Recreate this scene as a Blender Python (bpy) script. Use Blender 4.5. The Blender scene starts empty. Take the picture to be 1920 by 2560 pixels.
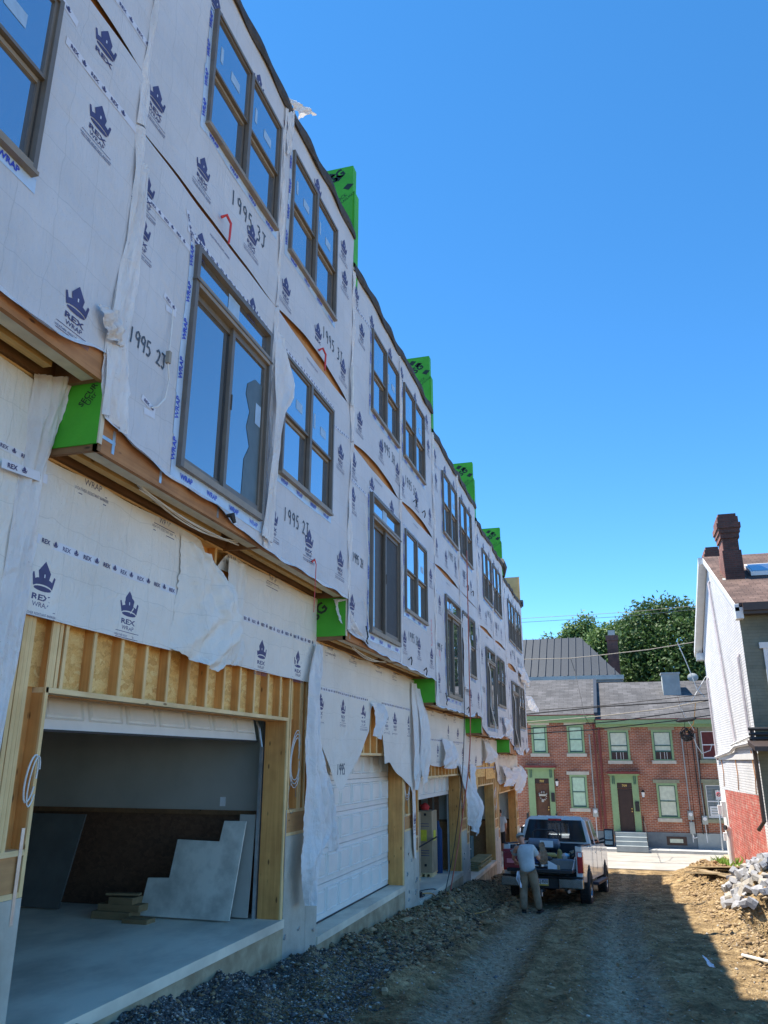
import bpy, bmesh, math, random
import numpy as np
from mathutils import Vector, Matrix
R_ = math.radians
SC = bpy.context.scene
COL = SC.collection
random.seed(7)

# ---------------------------------------------------------------- camera
def make_camera():
    f = 1942.0
    p, yaw, roll = R_(17.68), R_(16.14), R_(0.1)
    fw = Vector((-math.sin(yaw)*math.cos(p), math.cos(yaw)*math.cos(p), math.sin(p)))
    rt = Vector((math.cos(yaw), math.sin(yaw), 0))
    up = rt.cross(fw)
    c, s = math.cos(roll), math.sin(roll)
    r = rt*c + up*s
    u = up*c - rt*s
    cd = bpy.data.cameras.new('camera')
    cd.sensor_fit = 'VERTICAL'
    cd.sensor_height = 36.0
    cd.lens = 36.0*f/2560.0
    cd.clip_start = 0.05
    cd.clip_end = 3000
    co = bpy.data.objects.new('camera', cd)
    m = Matrix(((r.x, u.x, -fw.x, 0), (r.y, u.y, -fw.y, 0), (r.z, u.z, -fw.z, 0), (0, 0, 0, 1)))
    co.matrix_world = m
    COL.objects.link(co)
    SC.camera = co
make_camera()

# ---------------------------------------------------------------- sky, sun, exposure
SUN_DIR = Vector((-0.445, 0.02, 1.0)).normalized()     # direction towards the sun
elev = math.asin(SUN_DIR.z)
world = bpy.data.worlds.new("World")
SC.world = world
world.use_nodes = True
wn = world.node_tree
for n in list(wn.nodes): wn.nodes.remove(n)
sky = wn.nodes.new('ShaderNodeTexSky')
sky.sky_type = 'NISHITA'
sky.sun_disc = False
sky.sun_elevation = elev
sky.sun_rotation = math.atan2(SUN_DIR.x, SUN_DIR.y)
sky.altitude = 4000
sky.air_density = 1.0
sky.dust_density = 0.0
sky.ozone_density = 2.2
hs = wn.nodes.new('ShaderNodeHueSaturation'); hs.inputs['Saturation'].default_value = 1.26; hs.inputs['Hue'].default_value = .494
bg = wn.nodes.new('ShaderNodeBackground')
bg.inputs['Strength'].default_value = 0.15
wo = wn.nodes.new('ShaderNodeOutputWorld')
wn.links.new(sky.outputs[0], hs.inputs['Color'])
wn.links.new(hs.outputs[0], bg.inputs['Color'])
wn.links.new(bg.outputs[0], wo.inputs['Surface'])
sd = bpy.data.lights.new('sun', 'SUN')
sd.energy = 4.2
sd.angle = R_(0.53)
sd.color = (1.0, 0.93, 0.82)
so = bpy.data.objects.new('sun', sd)
so.rotation_euler = SUN_DIR.to_track_quat('Z', 'Y').to_euler()
so.location = (0, 0, 40)
COL.objects.link(so)
SC.view_settings.view_transform = 'Standard'
SC.view_settings.look = 'None'
SC.view_settings.exposure = 1.27
SC.view_settings.gamma = 1.0
SC.view_settings.use_curve_mapping = False

# ---------------------------------------------------------------- materials
MATS = {}
def _base(name):
    m = bpy.data.materials.new(name); m.use_nodes = True
    nt = m.node_tree
    b = nt.nodes['Principled BSDF']
    MATS[name] = m
    return m, nt, b
def _obj(nt, scale=(1, 1, 1), rot=(0, 0, 0)):
    g = nt.nodes.new('ShaderNodeNewGeometry')
    mp = nt.nodes.new('ShaderNodeMapping')
    mp.inputs['Scale'].default_value = scale
    mp.inputs['Rotation'].default_value = rot
    nt.links.new(g.outputs['Position'], mp.inputs['Vector'])
    return mp
def _objc(nt, scale=(1, 1, 1)):
    g = nt.nodes.new('ShaderNodeTexCoord')
    mp = nt.nodes.new('ShaderNodeMapping')
    mp.inputs['Scale'].default_value = scale
    nt.links.new(g.outputs['Object'], mp.inputs['Vector'])
    return mp
def _noise(nt, vec, scale, detail=5, rough=0.6, dist=0):
    n = nt.nodes.new('ShaderNodeTexNoise')
    n.inputs['Scale'].default_value = scale; n.inputs['Detail'].default_value = detail
    n.inputs['Roughness'].default_value = rough; n.inputs['Distortion'].default_value = dist
    nt.links.new(vec.outputs[0], n.inputs['Vector'])
    return n
def _ramp(nt, fac, stops):
    r = nt.nodes.new('ShaderNodeValToRGB')
    cr = r.color_ramp
    while len(cr.elements) < len(stops): cr.elements.new(0.5)
    for e, (p, c) in zip(cr.elements, stops):
        e.position = p; e.color = (c[0], c[1], c[2], 1)
    nt.links.new(fac, r.inputs['Fac'])
    return r
def _mix(nt, fac, a, b, mode='MIX'):
    x = nt.nodes.new('ShaderNodeMix'); x.data_type = 'RGBA'; x.blend_type = mode
    for sock, val in ((x.inputs[0], fac), (x.inputs[6], a), (x.inputs[7], b)):
        if isinstance(val, (int, float)): sock.default_value = val
        elif isinstance(val, tuple): sock.default_value = (val[0], val[1], val[2], 1)
        else: nt.links.new(val, sock)
    return x
def _bump(nt, b, h, strength=0.3, dist=0.02):
    bp = nt.nodes.new('ShaderNodeBump')
    bp.inputs['Strength'].default_value = strength; bp.inputs['Distance'].default_value = dist
    nt.links.new(h, bp.inputs['Height']); nt.links.new(bp.outputs[0], b.inputs['Normal'])
    return bp
def noisy(name, c1, c2, scale=4.0, rough=0.8, bump=0.2, bscale=None, metal=0.0, stretch=(1, 1, 1), spec=0.5, lo=0.35, hi=0.65, dist=0.01, emis=None):
    m, nt, b = _base(name)
    mp = _obj(nt, stretch)
    n = _noise(nt, mp, scale)
    r = _ramp(nt, n.outputs['Fac'], [(lo, c1), (hi, c2)])
    nt.links.new(r.outputs[0], b.inputs['Base Color'])
    b.inputs['Roughness'].default_value = rough
    b.inputs['Metallic'].default_value = metal
    b.inputs['Specular IOR Level'].default_value = spec
    if bump > 0:
        n2 = _noise(nt, mp, bscale or scale*4)
        _bump(nt, b, n2.outputs['Fac'], bump, dist)
    return m
def wood(name, c1, c2, axis='z', scale=1.0, knots=True):
    m, nt, b = _base(name)
    st = {'x': (0.6, 14, 14), 'y': (14, 0.6, 14), 'z': (14, 14, 0.6)}[axis]
    mp = _obj(nt, tuple(v*scale for v in st))
    n = _noise(nt, mp, 1.6, 6, 0.6, 0.6)
    r = _ramp(nt, n.outputs['Fac'], [(0.3, c1), (0.5, tuple((a+bb)/2 for a, bb in zip(c1, c2))), (0.7, c2)])
    col = r.outputs[0]
    mp2 = _obj(nt, (1, 1, 1))
    n3 = _noise(nt, mp2, 2.2, 3)
    x = _mix(nt, 0.35, col, _ramp(nt, n3.outputs['Fac'], [(0.35, tuple(v*0.55 for v in c1)), (0.65, c2)]).outputs[0])
    col = x.outputs[2]
    if knots:
        kst = {'x': (3, 9, 9), 'y': (9, 3, 9), 'z': (9, 9, 3)}[axis]
        v = nt.nodes.new('ShaderNodeTexVoronoi'); v.inputs['Scale'].default_value = 1.0
        nt.links.new(_obj(nt, kst).outputs[0], v.inputs['Vector'])
        kr = _ramp(nt, v.outputs['Distance'], [(0.07, (1, 1, 1)), (0.13, (0, 0, 0))])
        x2 = _mix(nt, kr.outputs[0], col, tuple(v*0.3 for v in c1)); col = x2.outputs[2]
    nt.links.new(col, b.inputs['Base Color'])
    b.inputs['Roughness'].default_value = 0.75
    _bump(nt, b, n.outputs['Fac'], 0.15, 0.004)
    return m
def osb(name, c1, c2, c3):
    m, nt, b = _base(name)
    mp = _obj(nt, (1, 1, 1))
    d = _noise(nt, mp, 9, 2)
    mm = nt.nodes.new('ShaderNodeVectorMath'); mm.operation = 'MULTIPLY_ADD'
    nt.links.new(d.outputs['Color'], mm.inputs[0]); mm.inputs[1].default_value = (.12, .12, .12)
    nt.links.new(mp.outputs[0], mm.inputs[2])
    v = nt.nodes.new('ShaderNodeTexVoronoi'); v.inputs['Scale'].default_value = 17
    mp2 = nt.nodes.new('ShaderNodeMapping'); mp2.inputs['Scale'].default_value = (1, .55, 1.5)
    nt.links.new(mm.outputs[0], mp2.inputs['Vector']); nt.links.new(mp2.outputs[0], v.inputs['Vector'])
    r = _ramp(nt, v.outputs['Color'], [(0.1, c1), (0.5, c2), (0.9, c3)])
    n = _noise(nt, mp, 34, 4, 0.7, 2.0)
    x = _mix(nt, 0.45, r.outputs[0], _ramp(nt, n.outputs['Fac'], [(0.35, c1), (0.65, c3)]).outputs[0])
    nt.links.new(x.outputs[2], b.inputs['Base Color'])
    b.inputs['Roughness'].default_value = 0.8
    _bump(nt, b, n.outputs['Fac'], 0.2, 0.004)
    return m
def brick(name, c1, c2, mortar, plane='xz', bw=0.21, bh=0.068, mort=0.012, bump=0.4, rough=0.85, paint=None, vary=.38):
    m, nt, b = _base(name)
    g = nt.nodes.new('ShaderNodeNewGeometry')
    sp = nt.nodes.new('ShaderNodeSeparateXYZ'); nt.links.new(g.outputs['Position'], sp.inputs[0])
    cb = nt.nodes.new('ShaderNodeCombineXYZ')
    nt.links.new(sp.outputs['X' if plane[0] == 'x' else 'Y'], cb.inputs[0])
    nt.links.new(sp.outputs['Z' if plane[1] == 'z' else 'Y'], cb.inputs[1])
    dn = nt.nodes.new('ShaderNodeTexNoise'); dn.inputs['Scale'].default_value = 3
    nt.links.new(g.outputs['Position'], dn.inputs['Vector'])
    va = nt.nodes.new('ShaderNodeVectorMath'); va.operation = 'MULTIPLY_ADD'
    nt.links.new(dn.outputs['Color'], va.inputs[0]); va.inputs[1].default_value = (.02, .02, 0)
    nt.links.new(cb.outputs[0], va.inputs[2])
    t = nt.nodes.new('ShaderNodeTexBrick')
    nt.links.new(va.outputs[0], t.inputs['Vector'])
    t.inputs['Color1'].default_value = (*c1, 1); t.inputs['Color2'].default_value = (*c2, 1)
    t.inputs['Mortar'].default_value = (*mortar, 1)
    t.inputs['Scale'].default_value = 1
    t.inputs['Mortar Size'].default_value = mort
    t.inputs['Mortar Smooth'].default_value = 0.3
    t.inputs['Brick Width'].default_value = bw; t.inputs['Row Height'].default_value = bh
    n = nt.nodes.new('ShaderNodeTexNoise'); n.inputs['Scale'].default_value = 1.3; n.inputs['Detail'].default_value = 6
    nt.links.new(g.outputs['Position'], n.inputs['Vector'])
    x = _mix(nt, 1.0, t.outputs['Color'], _ramp(nt, n.outputs['Fac'], [(0.3, (1-vary, 1-vary, 1-vary)), (0.7, (1+vary*.4, 1+vary*.33, 1+vary*.3))]).outputs[0], 'MULTIPLY')
    col = x.outputs[2]
    if paint:
        n4 = nt.nodes.new('ShaderNodeTexNoise'); n4.inputs['Scale'].default_value = 5; n4.inputs['Detail'].default_value = 8
        nt.links.new(g.outputs['Position'], n4.inputs['Vector'])
        col = _mix(nt, _ramp(nt, n4.outputs['Fac'], [(0.52, (0, 0, 0)), (0.66, (.8, .8, .8))]).outputs[0], col, paint).outputs[2]
    nt.links.new(col, b.inputs['Base Color'])
    b.inputs['Roughness'].default_value = rough
    inv = nt.nodes.new('ShaderNodeMath'); inv.operation = 'SUBTRACT'; inv.inputs[0].default_value = 1
    nt.links.new(t.outputs['Fac'], inv.inputs[1])
    n5 = nt.nodes.new('ShaderNodeTexNoise'); n5.inputs['Scale'].default_value = 30
    nt.links.new(g.outputs['Position'], n5.inputs['Vector'])
    ad = nt.nodes.new('ShaderNodeMath'); ad.operation = 'MULTIPLY_ADD'; ad.inputs[1].default_value = .5
    nt.links.new(n5.outputs['Fac'], ad.inputs[0]); nt.links.new(inv.outputs[0], ad.inputs[2])
    _bump(nt, b, ad.outputs[0], bump, 0.02)
    return m
def plain(name, c, rough=0.6, metal=0.0, spec=0.5, var=0.12, coat=0.0, scale=6, bump=0.05):
    c2 = tuple(min(1, v*(1+var)) for v in c); c1 = tuple(v*(1-var) for v in c)
    m = noisy(name, c1, c2, scale, rough, bump, None, metal, spec=spec, dist=0.003)
    b = m.node_tree.nodes['Principled BSDF']
    b.inputs['Coat Weight'].default_value = coat
    return m
def wrapmat(name, c, grid=0.05, transl=0.0, crinkle=0.25):
    m, nt, b = _base(name)
    mp = _obj(nt)
    n = _noise(nt, mp, 1.1, 4)
    r = _ramp(nt, n.outputs['Fac'], [(0.3, tuple(v*0.88 for v in c)), (0.7, c)])
    # faint lines of the sheathing seams and staples showing through
    t = nt.nodes.new('ShaderNodeTexBrick')
    sp = nt.nodes.new('ShaderNodeSeparateXYZ'); nt.links.new(mp.outputs[0], sp.inputs[0])
    cb = nt.nodes.new('ShaderNodeCombineXYZ'); nt.links.new(sp.outputs['Y'], cb.inputs[0]); nt.links.new(sp.outputs['Z'], cb.inputs[1])
    dn = _noise(nt, mp, 2.5, 2)
    va = nt.nodes.new('ShaderNodeVectorMath'); va.operation = 'MULTIPLY_ADD'
    nt.links.new(dn.outputs['Color'], va.inputs[0]); va.inputs[1].default_value = (.14, .14, 0); nt.links.new(cb.outputs[0], va.inputs[2])
    nt.links.new(va.outputs[0], t.inputs['Vector'])
    t.offset = 0.0
    t.inputs['Color1'].default_value = (1, 1, 1, 1); t.inputs['Color2'].default_value = (.97, .97, .97, 1)
    t.inputs['Mortar'].default_value = (.82, .83, .83, 1); t.inputs['Scale'].default_value = 1
    t.inputs['Mortar Size'].default_value = 0.006; t.inputs['Mortar Smooth'].default_value = 1
    t.inputs['Brick Width'].default_value = 0.41; t.inputs['Row Height'].default_value = 0.38
    x = _mix(nt, 1.0 if grid else 0.0, r.outputs[0], t.outputs['Color'], 'MULTIPLY')
    # dusty dirt blotches
    n3 = _noise(nt, mp, 0.8, 8, 0.7)
    x2 = _mix(nt, _ramp(nt, n3.outputs['Fac'], [(0.56, (0, 0, 0)), (0.75, (.35, .35, .35))]).outputs[0], x.outputs[2], (c[0]*.8, c[1]*.72, c[2]*.62))
    n6 = _noise(nt, mp, 60, 1)
    x3 = _mix(nt, _ramp(nt, n6.outputs['Fac'], [(0.74, (0, 0, 0)), (0.78, (.5, .5, .5))]).outputs[0], x2.outputs[2], (c[0]*.45, c[1]*.43, c[2]*.4))
    nt.links.new(x3.outputs[2], b.inputs['Base Color'])
    b.inputs['Roughness'].default_value = 0.5
    b.inputs['Specular IOR Level'].default_value = 0.35
    n4 = _noise(nt, mp, 3.0, 6, 0.55, 1.2)
    n7 = _noise(nt, _obj(nt, (1, 2.2, .5)), 5.0, 5, 0.6, 2.0)
    ad = nt.nodes.new('ShaderNodeMath'); ad.operation = 'MULTIPLY_ADD'; ad.inputs[1].default_value = .5
    nt.links.new(n7.outputs['Fac'], ad.inputs[0]); nt.links.new(n4.outputs['Fac'], ad.inputs[2])
    _bump(nt, b, ad.outputs[0], crinkle, 0.06)
    if transl:
        tr = nt.nodes.new('ShaderNodeBsdfTranslucent'); nt.links.new(x3.outputs[2], tr.inputs['Color'])
        ms = nt.nodes.new('ShaderNodeMixShader'); ms.inputs[0].default_value = transl
        out = nt.nodes['Material Output']
        nt.links.new(b.outputs[0], ms.inputs[1]); nt.links.new(tr.outputs[0], ms.inputs[2]); nt.links.new(ms.outputs[0], out.inputs['Surface'])
    return m
def glassy(name, c, ior=2.1, rough=0.02, wav=0.02):
    m, nt, b = _base(name)
    b.inputs['Base Color'].default_value = (*c, 1)
    b.inputs['Roughness'].default_value = rough
    b.inputs['Metallic'].default_value = ior
    mp = _obj(nt)
    n = _noise(nt, mp, 1.2, 1)
    _bump(nt, b, n.outputs['Fac'], wav, 0.05)
    return m
def shingles(name, c1, c2, plane='xy', w=0.3, h=0.14, bump=.5):
    m = brick(name, c1, c2, tuple(v*0.45 for v in c1), plane, w, h, 0.008, bump, 0.9)
    return m

M = {}
M['wrap'] = wrapmat('house_wrap', (.66, .655, .665), crinkle=.4)
M['wrapc'] = wrapmat('bounce_lit_wrap', (.84, .80, .73), crinkle=.5)  # same wrap, colour warmed and brightened for light bounced off the ground
M['flap'] = wrapmat('loose_wrap', (.92, .90, .89), grid=0, transl=0.18, crinkle=0.8)
M['ink'] = plain('navy_ink', (.060, .060, .16), 0.6, var=.15)
M['marker'] = plain('marker_ink', (.07, .09, .12), 0.7, var=.3, scale=20)
M['pinkmark'] = plain('pink_paint', (.75, .25, .28), 0.7)
M['tape'] = plain('white_tape', (.70, .70, .74), 0.3, var=.04)
M['flash'] = plain('blue_white_flashing', (.50, .64, .80), 0.25, var=.08)
M['blueink'] = plain('blue_ink', (.04, .08, .55), 0.4)
M['frame'] = plain('taupe_frame', (.165, .14, .112), 0.45, var=.08)
M['framedk'] = plain('dark_frame_groove', (.07, .06, .05), 0.5)
M['frametan'] = plain('tan_frame', (.29, .235, .17), 0.5, var=.08)
M['glass'] = glassy('window_glass', (.55, .60, .66), .92)
M['glasslow'] = glassy('door_glass', (.46, .50, .54), .88)
M['screen'] = plain('insect_screen', (.05, .055, .06), 0.7)
M['sticker'] = plain('window_sticker', (.36, .50, .64), 0.4)
M['green'] = noisy('green_sheathing', (.05, .34, .018), (.08, .50, .03), 1.6, 0.6, 0.25, 40, lo=.3, hi=.7)
M['greenink'] = plain('black_print', (.015, .03, .02), 0.6)
M['rim'] = wood('rim_board', (.32, .135, .05), (.54, .26, .10), 'y')
M['ply'] = wood('brown_plywood', (.46, .22, .08), (.66, .35, .14), 'y', 0.6)
M['studz'] = wood('stud_face', (.58, .24, .06), (.84, .43, .13), 'z')
M['studedge'] = wood('stud_edge', (.78, .48, .19), (.94, .68, .34), 'z')
M['platey'] = wood('plate_lumber', (.78, .50, .22), (.94, .70, .38), 'y')
M['beamy'] = wood('yellow_beam', (.52, .31, .10), (.74, .48, .18), 'y')
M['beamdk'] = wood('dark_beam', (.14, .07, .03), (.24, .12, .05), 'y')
M['beamx'] = wood('cross_board', (.20, .10, .04), (.34, .18, .08), 'x')
M['osb'] = osb('osb_board', (.58, .27, .06), (.88, .50, .14), (.95, .68, .28))
M['osbdark'] = osb('dimmed_osb', (.07, .03, .016), (.12, .055, .028), (.17, .085, .045))  # osb with the dimness of the garage interior put into its colour
M['foam'] = plain('cream_foam', (.66, .60, .46), 0.8, var=.1)
M['conc'] = noisy('concrete', (.40, .36, .29), (.60, .56, .47), 2.2, 0.85, 0.35, 30, lo=.3, hi=.7)
M['concslab'] = noisy('slab_concrete', (.50, .42, .32), (.86, .75, .58), 1.1, 0.8, 0.12, 25, stretch=(1, .6, 1), lo=.3, hi=.6)
M['conctan'] = noisy('footing_concrete', (.30, .23, .14), (.50, .41, .27), 3.0, 0.9, 0.5, 20)
M['drywall'] = noisy('dimmed_drywall', (.36, .345, .30), (.42, .40, .35), 1.5, 0.8, 0.05)  # garage drywall, colour darkened for the dim nearer interiors
M['drylight'] = noisy('brightened_drywall', (.74, .71, .63), (.80, .77, .70), 1.5, .85, .05)  # same drywall, colour lightened to stand for the brighter far interiors
M['dooroff'] = noisy('white_garage_door', (.76, .74, .70), (.82, .80, .76), 3, 0.4, 0.08)
M['steel'] = plain('galvanised_steel', (.55, .58, .60), 0.35, metal=.8, var=.15)
M['white'] = plain('white_plastic', (.80, .80, .80), 0.45, var=.05)
M['black'] = plain('black_rubber', (.02, .02, .022), 0.6)
M['membrane'] = noisy('roof_membrane', (.035, .028, .022), (.07, .055, .045), 8, 0.7, 0.5, 12)
M['red'] = plain('red_plastic', (.65, .05, .05), 0.45)
M['redrope'] = plain('red_rope', (.50, .13, .09), 0.7)
M['cable'] = plain('grey_cable', (.30, .27, .22), 0.7)
M['bcable'] = plain('black_cable', (.02, .02, .02), 0.6)
M['wcable'] = plain('white_cable', (.75, .75, .72), 0.5)
M['ocable'] = plain('orange_cable', (.75, .35, .08), 0.6)

# ---------------------------------------------------------------- mesh helpers
class MB:
    def __init__(s): s.v = []; s.f = []; s.mi = []; s.mats = []
    def _m(s, m):
        mm = M[m] if isinstance(m, str) else m
        if mm not in s.mats: s.mats.append(mm)
        return s.mats.index(mm)
    def add(s, vs, fs, m):
        o = len(s.v); k = s._m(m)
        s.v.extend(tuple(v) for v in vs)
        for f in fs: s.f.append(tuple(i+o for i in f)); s.mi.append(k)
    def poly(s, pts, m): s.add(pts, [tuple(range(len(pts)))], m)
    def box(s, x0, x1, y0, y1, z0, z1, m):
        v = [(x0, y0, z0), (x1, y0, z0), (x1, y1, z0), (x0, y1, z0), (x0, y0, z1), (x1, y0, z1), (x1, y1, z1), (x0, y1, z1)]
        s.add(v, [(0, 3, 2, 1), (4, 5, 6, 7), (0, 1, 5, 4), (1, 2, 6, 5), (2, 3, 7, 6), (3, 0, 4, 7)], m)
    def obox(s, c, hx, hy, hz, rot, m):
        v = []
        for dz in (-1, 1):
            for dx, dy in ((-1, -1), (1, -1), (1, 1), (-1, 1)):
                v.append(tuple(Vector(c) + rot @ Vector((dx*hx, dy*hy, dz*hz))))
        s.add(v, [(0, 3, 2, 1), (4, 5, 6, 7), (0, 1, 5, 4), (1, 2, 6, 5), (2, 3, 7, 6), (3, 0, 4, 7)], m)
    def hexa(s, v8, m):
        s.add(v8, [(0, 3, 2, 1), (4, 5, 6, 7), (0, 1, 5, 4), (1, 2, 6, 5), (2, 3, 7, 6), (3, 0, 4, 7)], m)
    def tube(s, path, r, m, n=7, cap=True):
        path = [Vector(p) for p in path]
        rs = r if isinstance(r, (list, tuple)) else [r]*len(path)
        vs = []; prev = None
        for i, p in enumerate(path):
            t = (path[min(i+1, len(path)-1)] - path[max(i-1, 0)])
            t = t.normalized() if t.length > 1e-9 else Vector((0, 0, 1))
            a = prev if prev is not None else (Vector((0, 0, 1)) if abs(t.z) < 0.9 else Vector((1, 0, 0)))
            a = (a - t*a.dot(t)).normalized(); b = t.cross(a); prev = a
            for k in range(n):
                w = 2*math.pi*k/n
                vs.append(p + a*math.cos(w)*rs[i] + b*math.sin(w)*rs[i])
        fs = []
        for i in range(len(path)-1):
            for k in range(n):
                k2 = (k+1) % n
                fs.append((i*n+k, i*n+k2, (i+1)*n+k2, (i+1)*n+k))
        if cap: fs.append(tuple(range(n-1, -1, -1))); fs.append(tuple((len(path)-1)*n+k for k in range(n)))
        s.add(vs, fs, m)
    def extrude(s, pts, d, m, cap=True):
        """pts: planar polygon in 3-D, d: extrusion vector"""
        n = len(pts); d = Vector(d)
        vs = [Vector(p) for p in pts] + [Vector(p)+d for p in pts]
        fs = [(i, (i+1) % n, (i+1) % n+n, i+n) for i in range(n)]
        if cap: fs += [tuple(range(n-1, -1, -1)), tuple(range(n, 2*n))]
        s.add(vs, fs, m)
    def grid(s, fn, nu, nv, m):
        vs = [fn(i/nu, j/nv) for j in range(nv+1) for i in range(nu+1)]
        w = nu+1
        fs = [(j*w+i, j*w+i+1, (j+1)*w+i+1, (j+1)*w+i) for j in range(nv) for i in range(nu)]
        s.add(vs, fs, m)
    def build(s, name, parent=None, smooth=False, bevel=0, loc=None, sub=0, solid=0, local=False):
        me = bpy.data.meshes.new(name)
        me.from_pydata(s.v, [], s.f)
        for m in s.mats: me.materials.append(m)
        me.polygons.foreach_set('material_index', s.mi)
        if smooth: me.polygons.foreach_set('use_smooth', [True]*len(s.f))
        me.update()
        o = bpy.data.objects.new(name, me)
        COL.objects.link(o)
        if solid:
            md = o.modifiers.new('thickness', 'SOLIDIFY'); md.thickness = solid; md.offset = -1
        if bevel:
            md = o.modifiers.new('bevel', 'BEVEL'); md.width = bevel; md.segments = 2; md.limit_method = 'ANGLE'; md.angle_limit = R_(40)
        if sub:
            md = o.modifiers.new('sub', 'SUBSURF'); md.levels = sub; md.render_levels = sub
        if parent is not None:
            o.parent = parent
            if not local: o.matrix_parent_inverse = pinv(parent)
        elif loc is not None:
            # put the origin at the thing's base
            me.transform(Matrix.Translation(-Vector(loc))); o.location = loc
        return o
def pinv(p):
    """parts are modelled in world coordinates: undo the place of a top-level parent"""
    if p.parent is None and p.type == 'EMPTY' or (p.parent is None and p.location.length > 0):
        return Matrix.LocRotScale(p.location, p.rotation_euler, p.scale).inverted()
    return Matrix.Identity(4)
def tag(o, label=None, cat=None, group=None, kind=None):
    if label: o['label'] = label
    if cat: o['category'] = cat
    if group: o['group'] = group
    if kind: o['kind'] = kind
    return o
def thing(name, loc, label, cat, group=None, rot=(0, 0, 0)):
    o = bpy.data.objects.new(name, None); o.empty_display_size = 0.3
    o.location = loc; o.rotation_euler = rot
    COL.objects.link(o)
    return tag(o, label, cat, group)
def child(o, parent):
    o.parent = parent
    return o
def sm(a, b, x):
    t = max(0.0, min(1.0, (x-a)/(b-a))); return t*t*(3-2*t)
def lerp_poly(pts, x):
    if x <= pts[0][0]: return pts[0][1]
    for (a, va), (b, vb) in zip(pts, pts[1:]):
        if x <= b: return va + (vb-va)*(x-a)/(b-a) if b > a else vb
    return pts[-1][1]
_rs = np.random.RandomState(3)
_T = _rs.rand(256, 256)
def vnoise(x, y):
    x = np.asarray(x, float); y = np.asarray(y, float)
    xi = np.floor(x).astype(int); yi = np.floor(y).astype(int)
    fx = x-xi; fy = y-yi
    fx = fx*fx*(3-2*fx); fy = fy*fy*(3-2*fy)
    a = _T[xi % 256, yi % 256]; b = _T[(xi+1) % 256, yi % 256]
    c = _T[xi % 256, (yi+1) % 256]; d = _T[(xi+1) % 256, (yi+1) % 256]
    return (a*(1-fx)+b*fx)*(1-fy) + (c*(1-fx)+d*fx)*fy - 0.5
def fbm(x, y, o=4, g=0.5):
    r = 0; a = 1.0; f = 1.0
    for i in range(o):
        r = r + a*vnoise(np.asarray(x)*f+i*17.3, np.asarray(y)*f+i*9.1); a *= g; f *= 2.03
    return r

# ---------------------------------------------------------------- lettering
_TC = {}
def text2d(s, bold=0.0):
    """(verts, faces) of a word, cap height 1, centred horizontally, base at 0"""
    key = (s, bold)
    if key in _TC: return _TC[key]
    cu = bpy.data.curves.new('t', 'FONT'); cu.body = s; cu.size = 1.0; cu.resolution_u = 2
    cu.offset = bold; cu.fill_mode = 'FRONT'
    o = bpy.data.objects.new('t', cu); COL.objects.link(o)
    dg = bpy.context.evaluated_depsgraph_get()
    me = o.evaluated_get(dg).to_mesh()
    vs = [(v.co.x, v.co.y) for v in me.vertices]; fs = [tuple(p.vertices) for p in me.polygons]
    o.evaluated_get(dg).to_mesh_clear()
    bpy.data.objects.remove(o); bpy.data.curves.remove(cu)
    h = 0.73
    x0 = min(v[0] for v in vs); x1 = max(v[0] for v in vs)
    vs = [((v[0]-(x0+x1)/2)/h, v[1]/h) for v in vs]
    _TC[key] = (vs, fs, (x1-x0)/h)
    return _TC[key]
def put_text(mb, s, fn, u, v, h, mat, bold=0.0, sx=1.0, rot=0.0, slant=0.0):
    vs, fs, w = text2d(s, bold)
    c, sn = math.cos(rot), math.sin(rot)
    out = []
    for a, b in vs:
        a = a*h*sx + slant*b*h; b = b*h
        out.append(fn(u + a*c - b*sn, v + a*sn + b*c))
    mb.add(out, fs, mat)
    return w*h*sx
STROKES = {
 '1': [[(.45, 1), (.5, .5), (.45, 0)]],
 '9': [[(.8, .8), (.55, 1), (.25, .85), (.25, .6), (.5, .48), (.8, .7), (.8, .9), (.78, .4), (.7, 0)]],
 '5': [[(.8, 1), (.3, .97), (.25, .58), (.6, .62), (.82, .35), (.6, .05), (.2, .08)]],
 '2': [[(.2, .8), (.5, 1), (.78, .8), (.6, .4), (.2, .03), (.5, .1), (.88, .02)]],
 '3': [[(.2, .95), (.6, 1), (.75, .78), (.45, .55), (.8, .38), (.7, .08), (.2, .02)]],
 'J': [[(.15, 1), (.9, .98)], [(.6, .98), (.62, .2), (.4, 0), (.15, .15)]],
 'I': [[(.2, 1), (.8, 1)], [(.5, 1), (.5, 0)], [(.2, 0), (.8, 0)]],
 'H': [[(.2, 1), (.18, 0)], [(.8, 1), (.8, 0)], [(.2, .5), (.8, .52)]],
 'G': [[(.8, .85), (.5, 1), (.2, .6), (.3, .1), (.7, .05), (.82, .45), (.5, .45)]],
 'F': [[(.75, 1), (.2, .98), (.22, 0)], [(.2, .5), (.65, .52)]],
 'E': [[(.75, 1), (.2, .98), (.22, 0), (.8, .02)], [(.2, .5), (.65, .52)]],
 'D': [[(.2, 0), (.2, 1), (.7, .85), (.8, .4), (.55, .05), (.2, 0)]],
 'C': [[(.8, .85), (.5, 1), (.2, .6), (.3, .1), (.8, .08)]],
 'B': [[(.2, 0), (.2, 1), (.65, .9), (.6, .6), (.25, .52), (.75, .4), (.7, .08), (.2, 0)]],
 'A': [[(.1, 0), (.5, 1), (.9, 0)], [(.25, .35), (.75, .35)]],
 'K': [[(.2, 1), (.2, 0)], [(.8, 1), (.2, .45), (.8, 0)]],
 'R': [[(.2, 0), (.2, 1), (.7, .9), (.6, .55), (.2, .5), (.8, 0)]],
}
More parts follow.
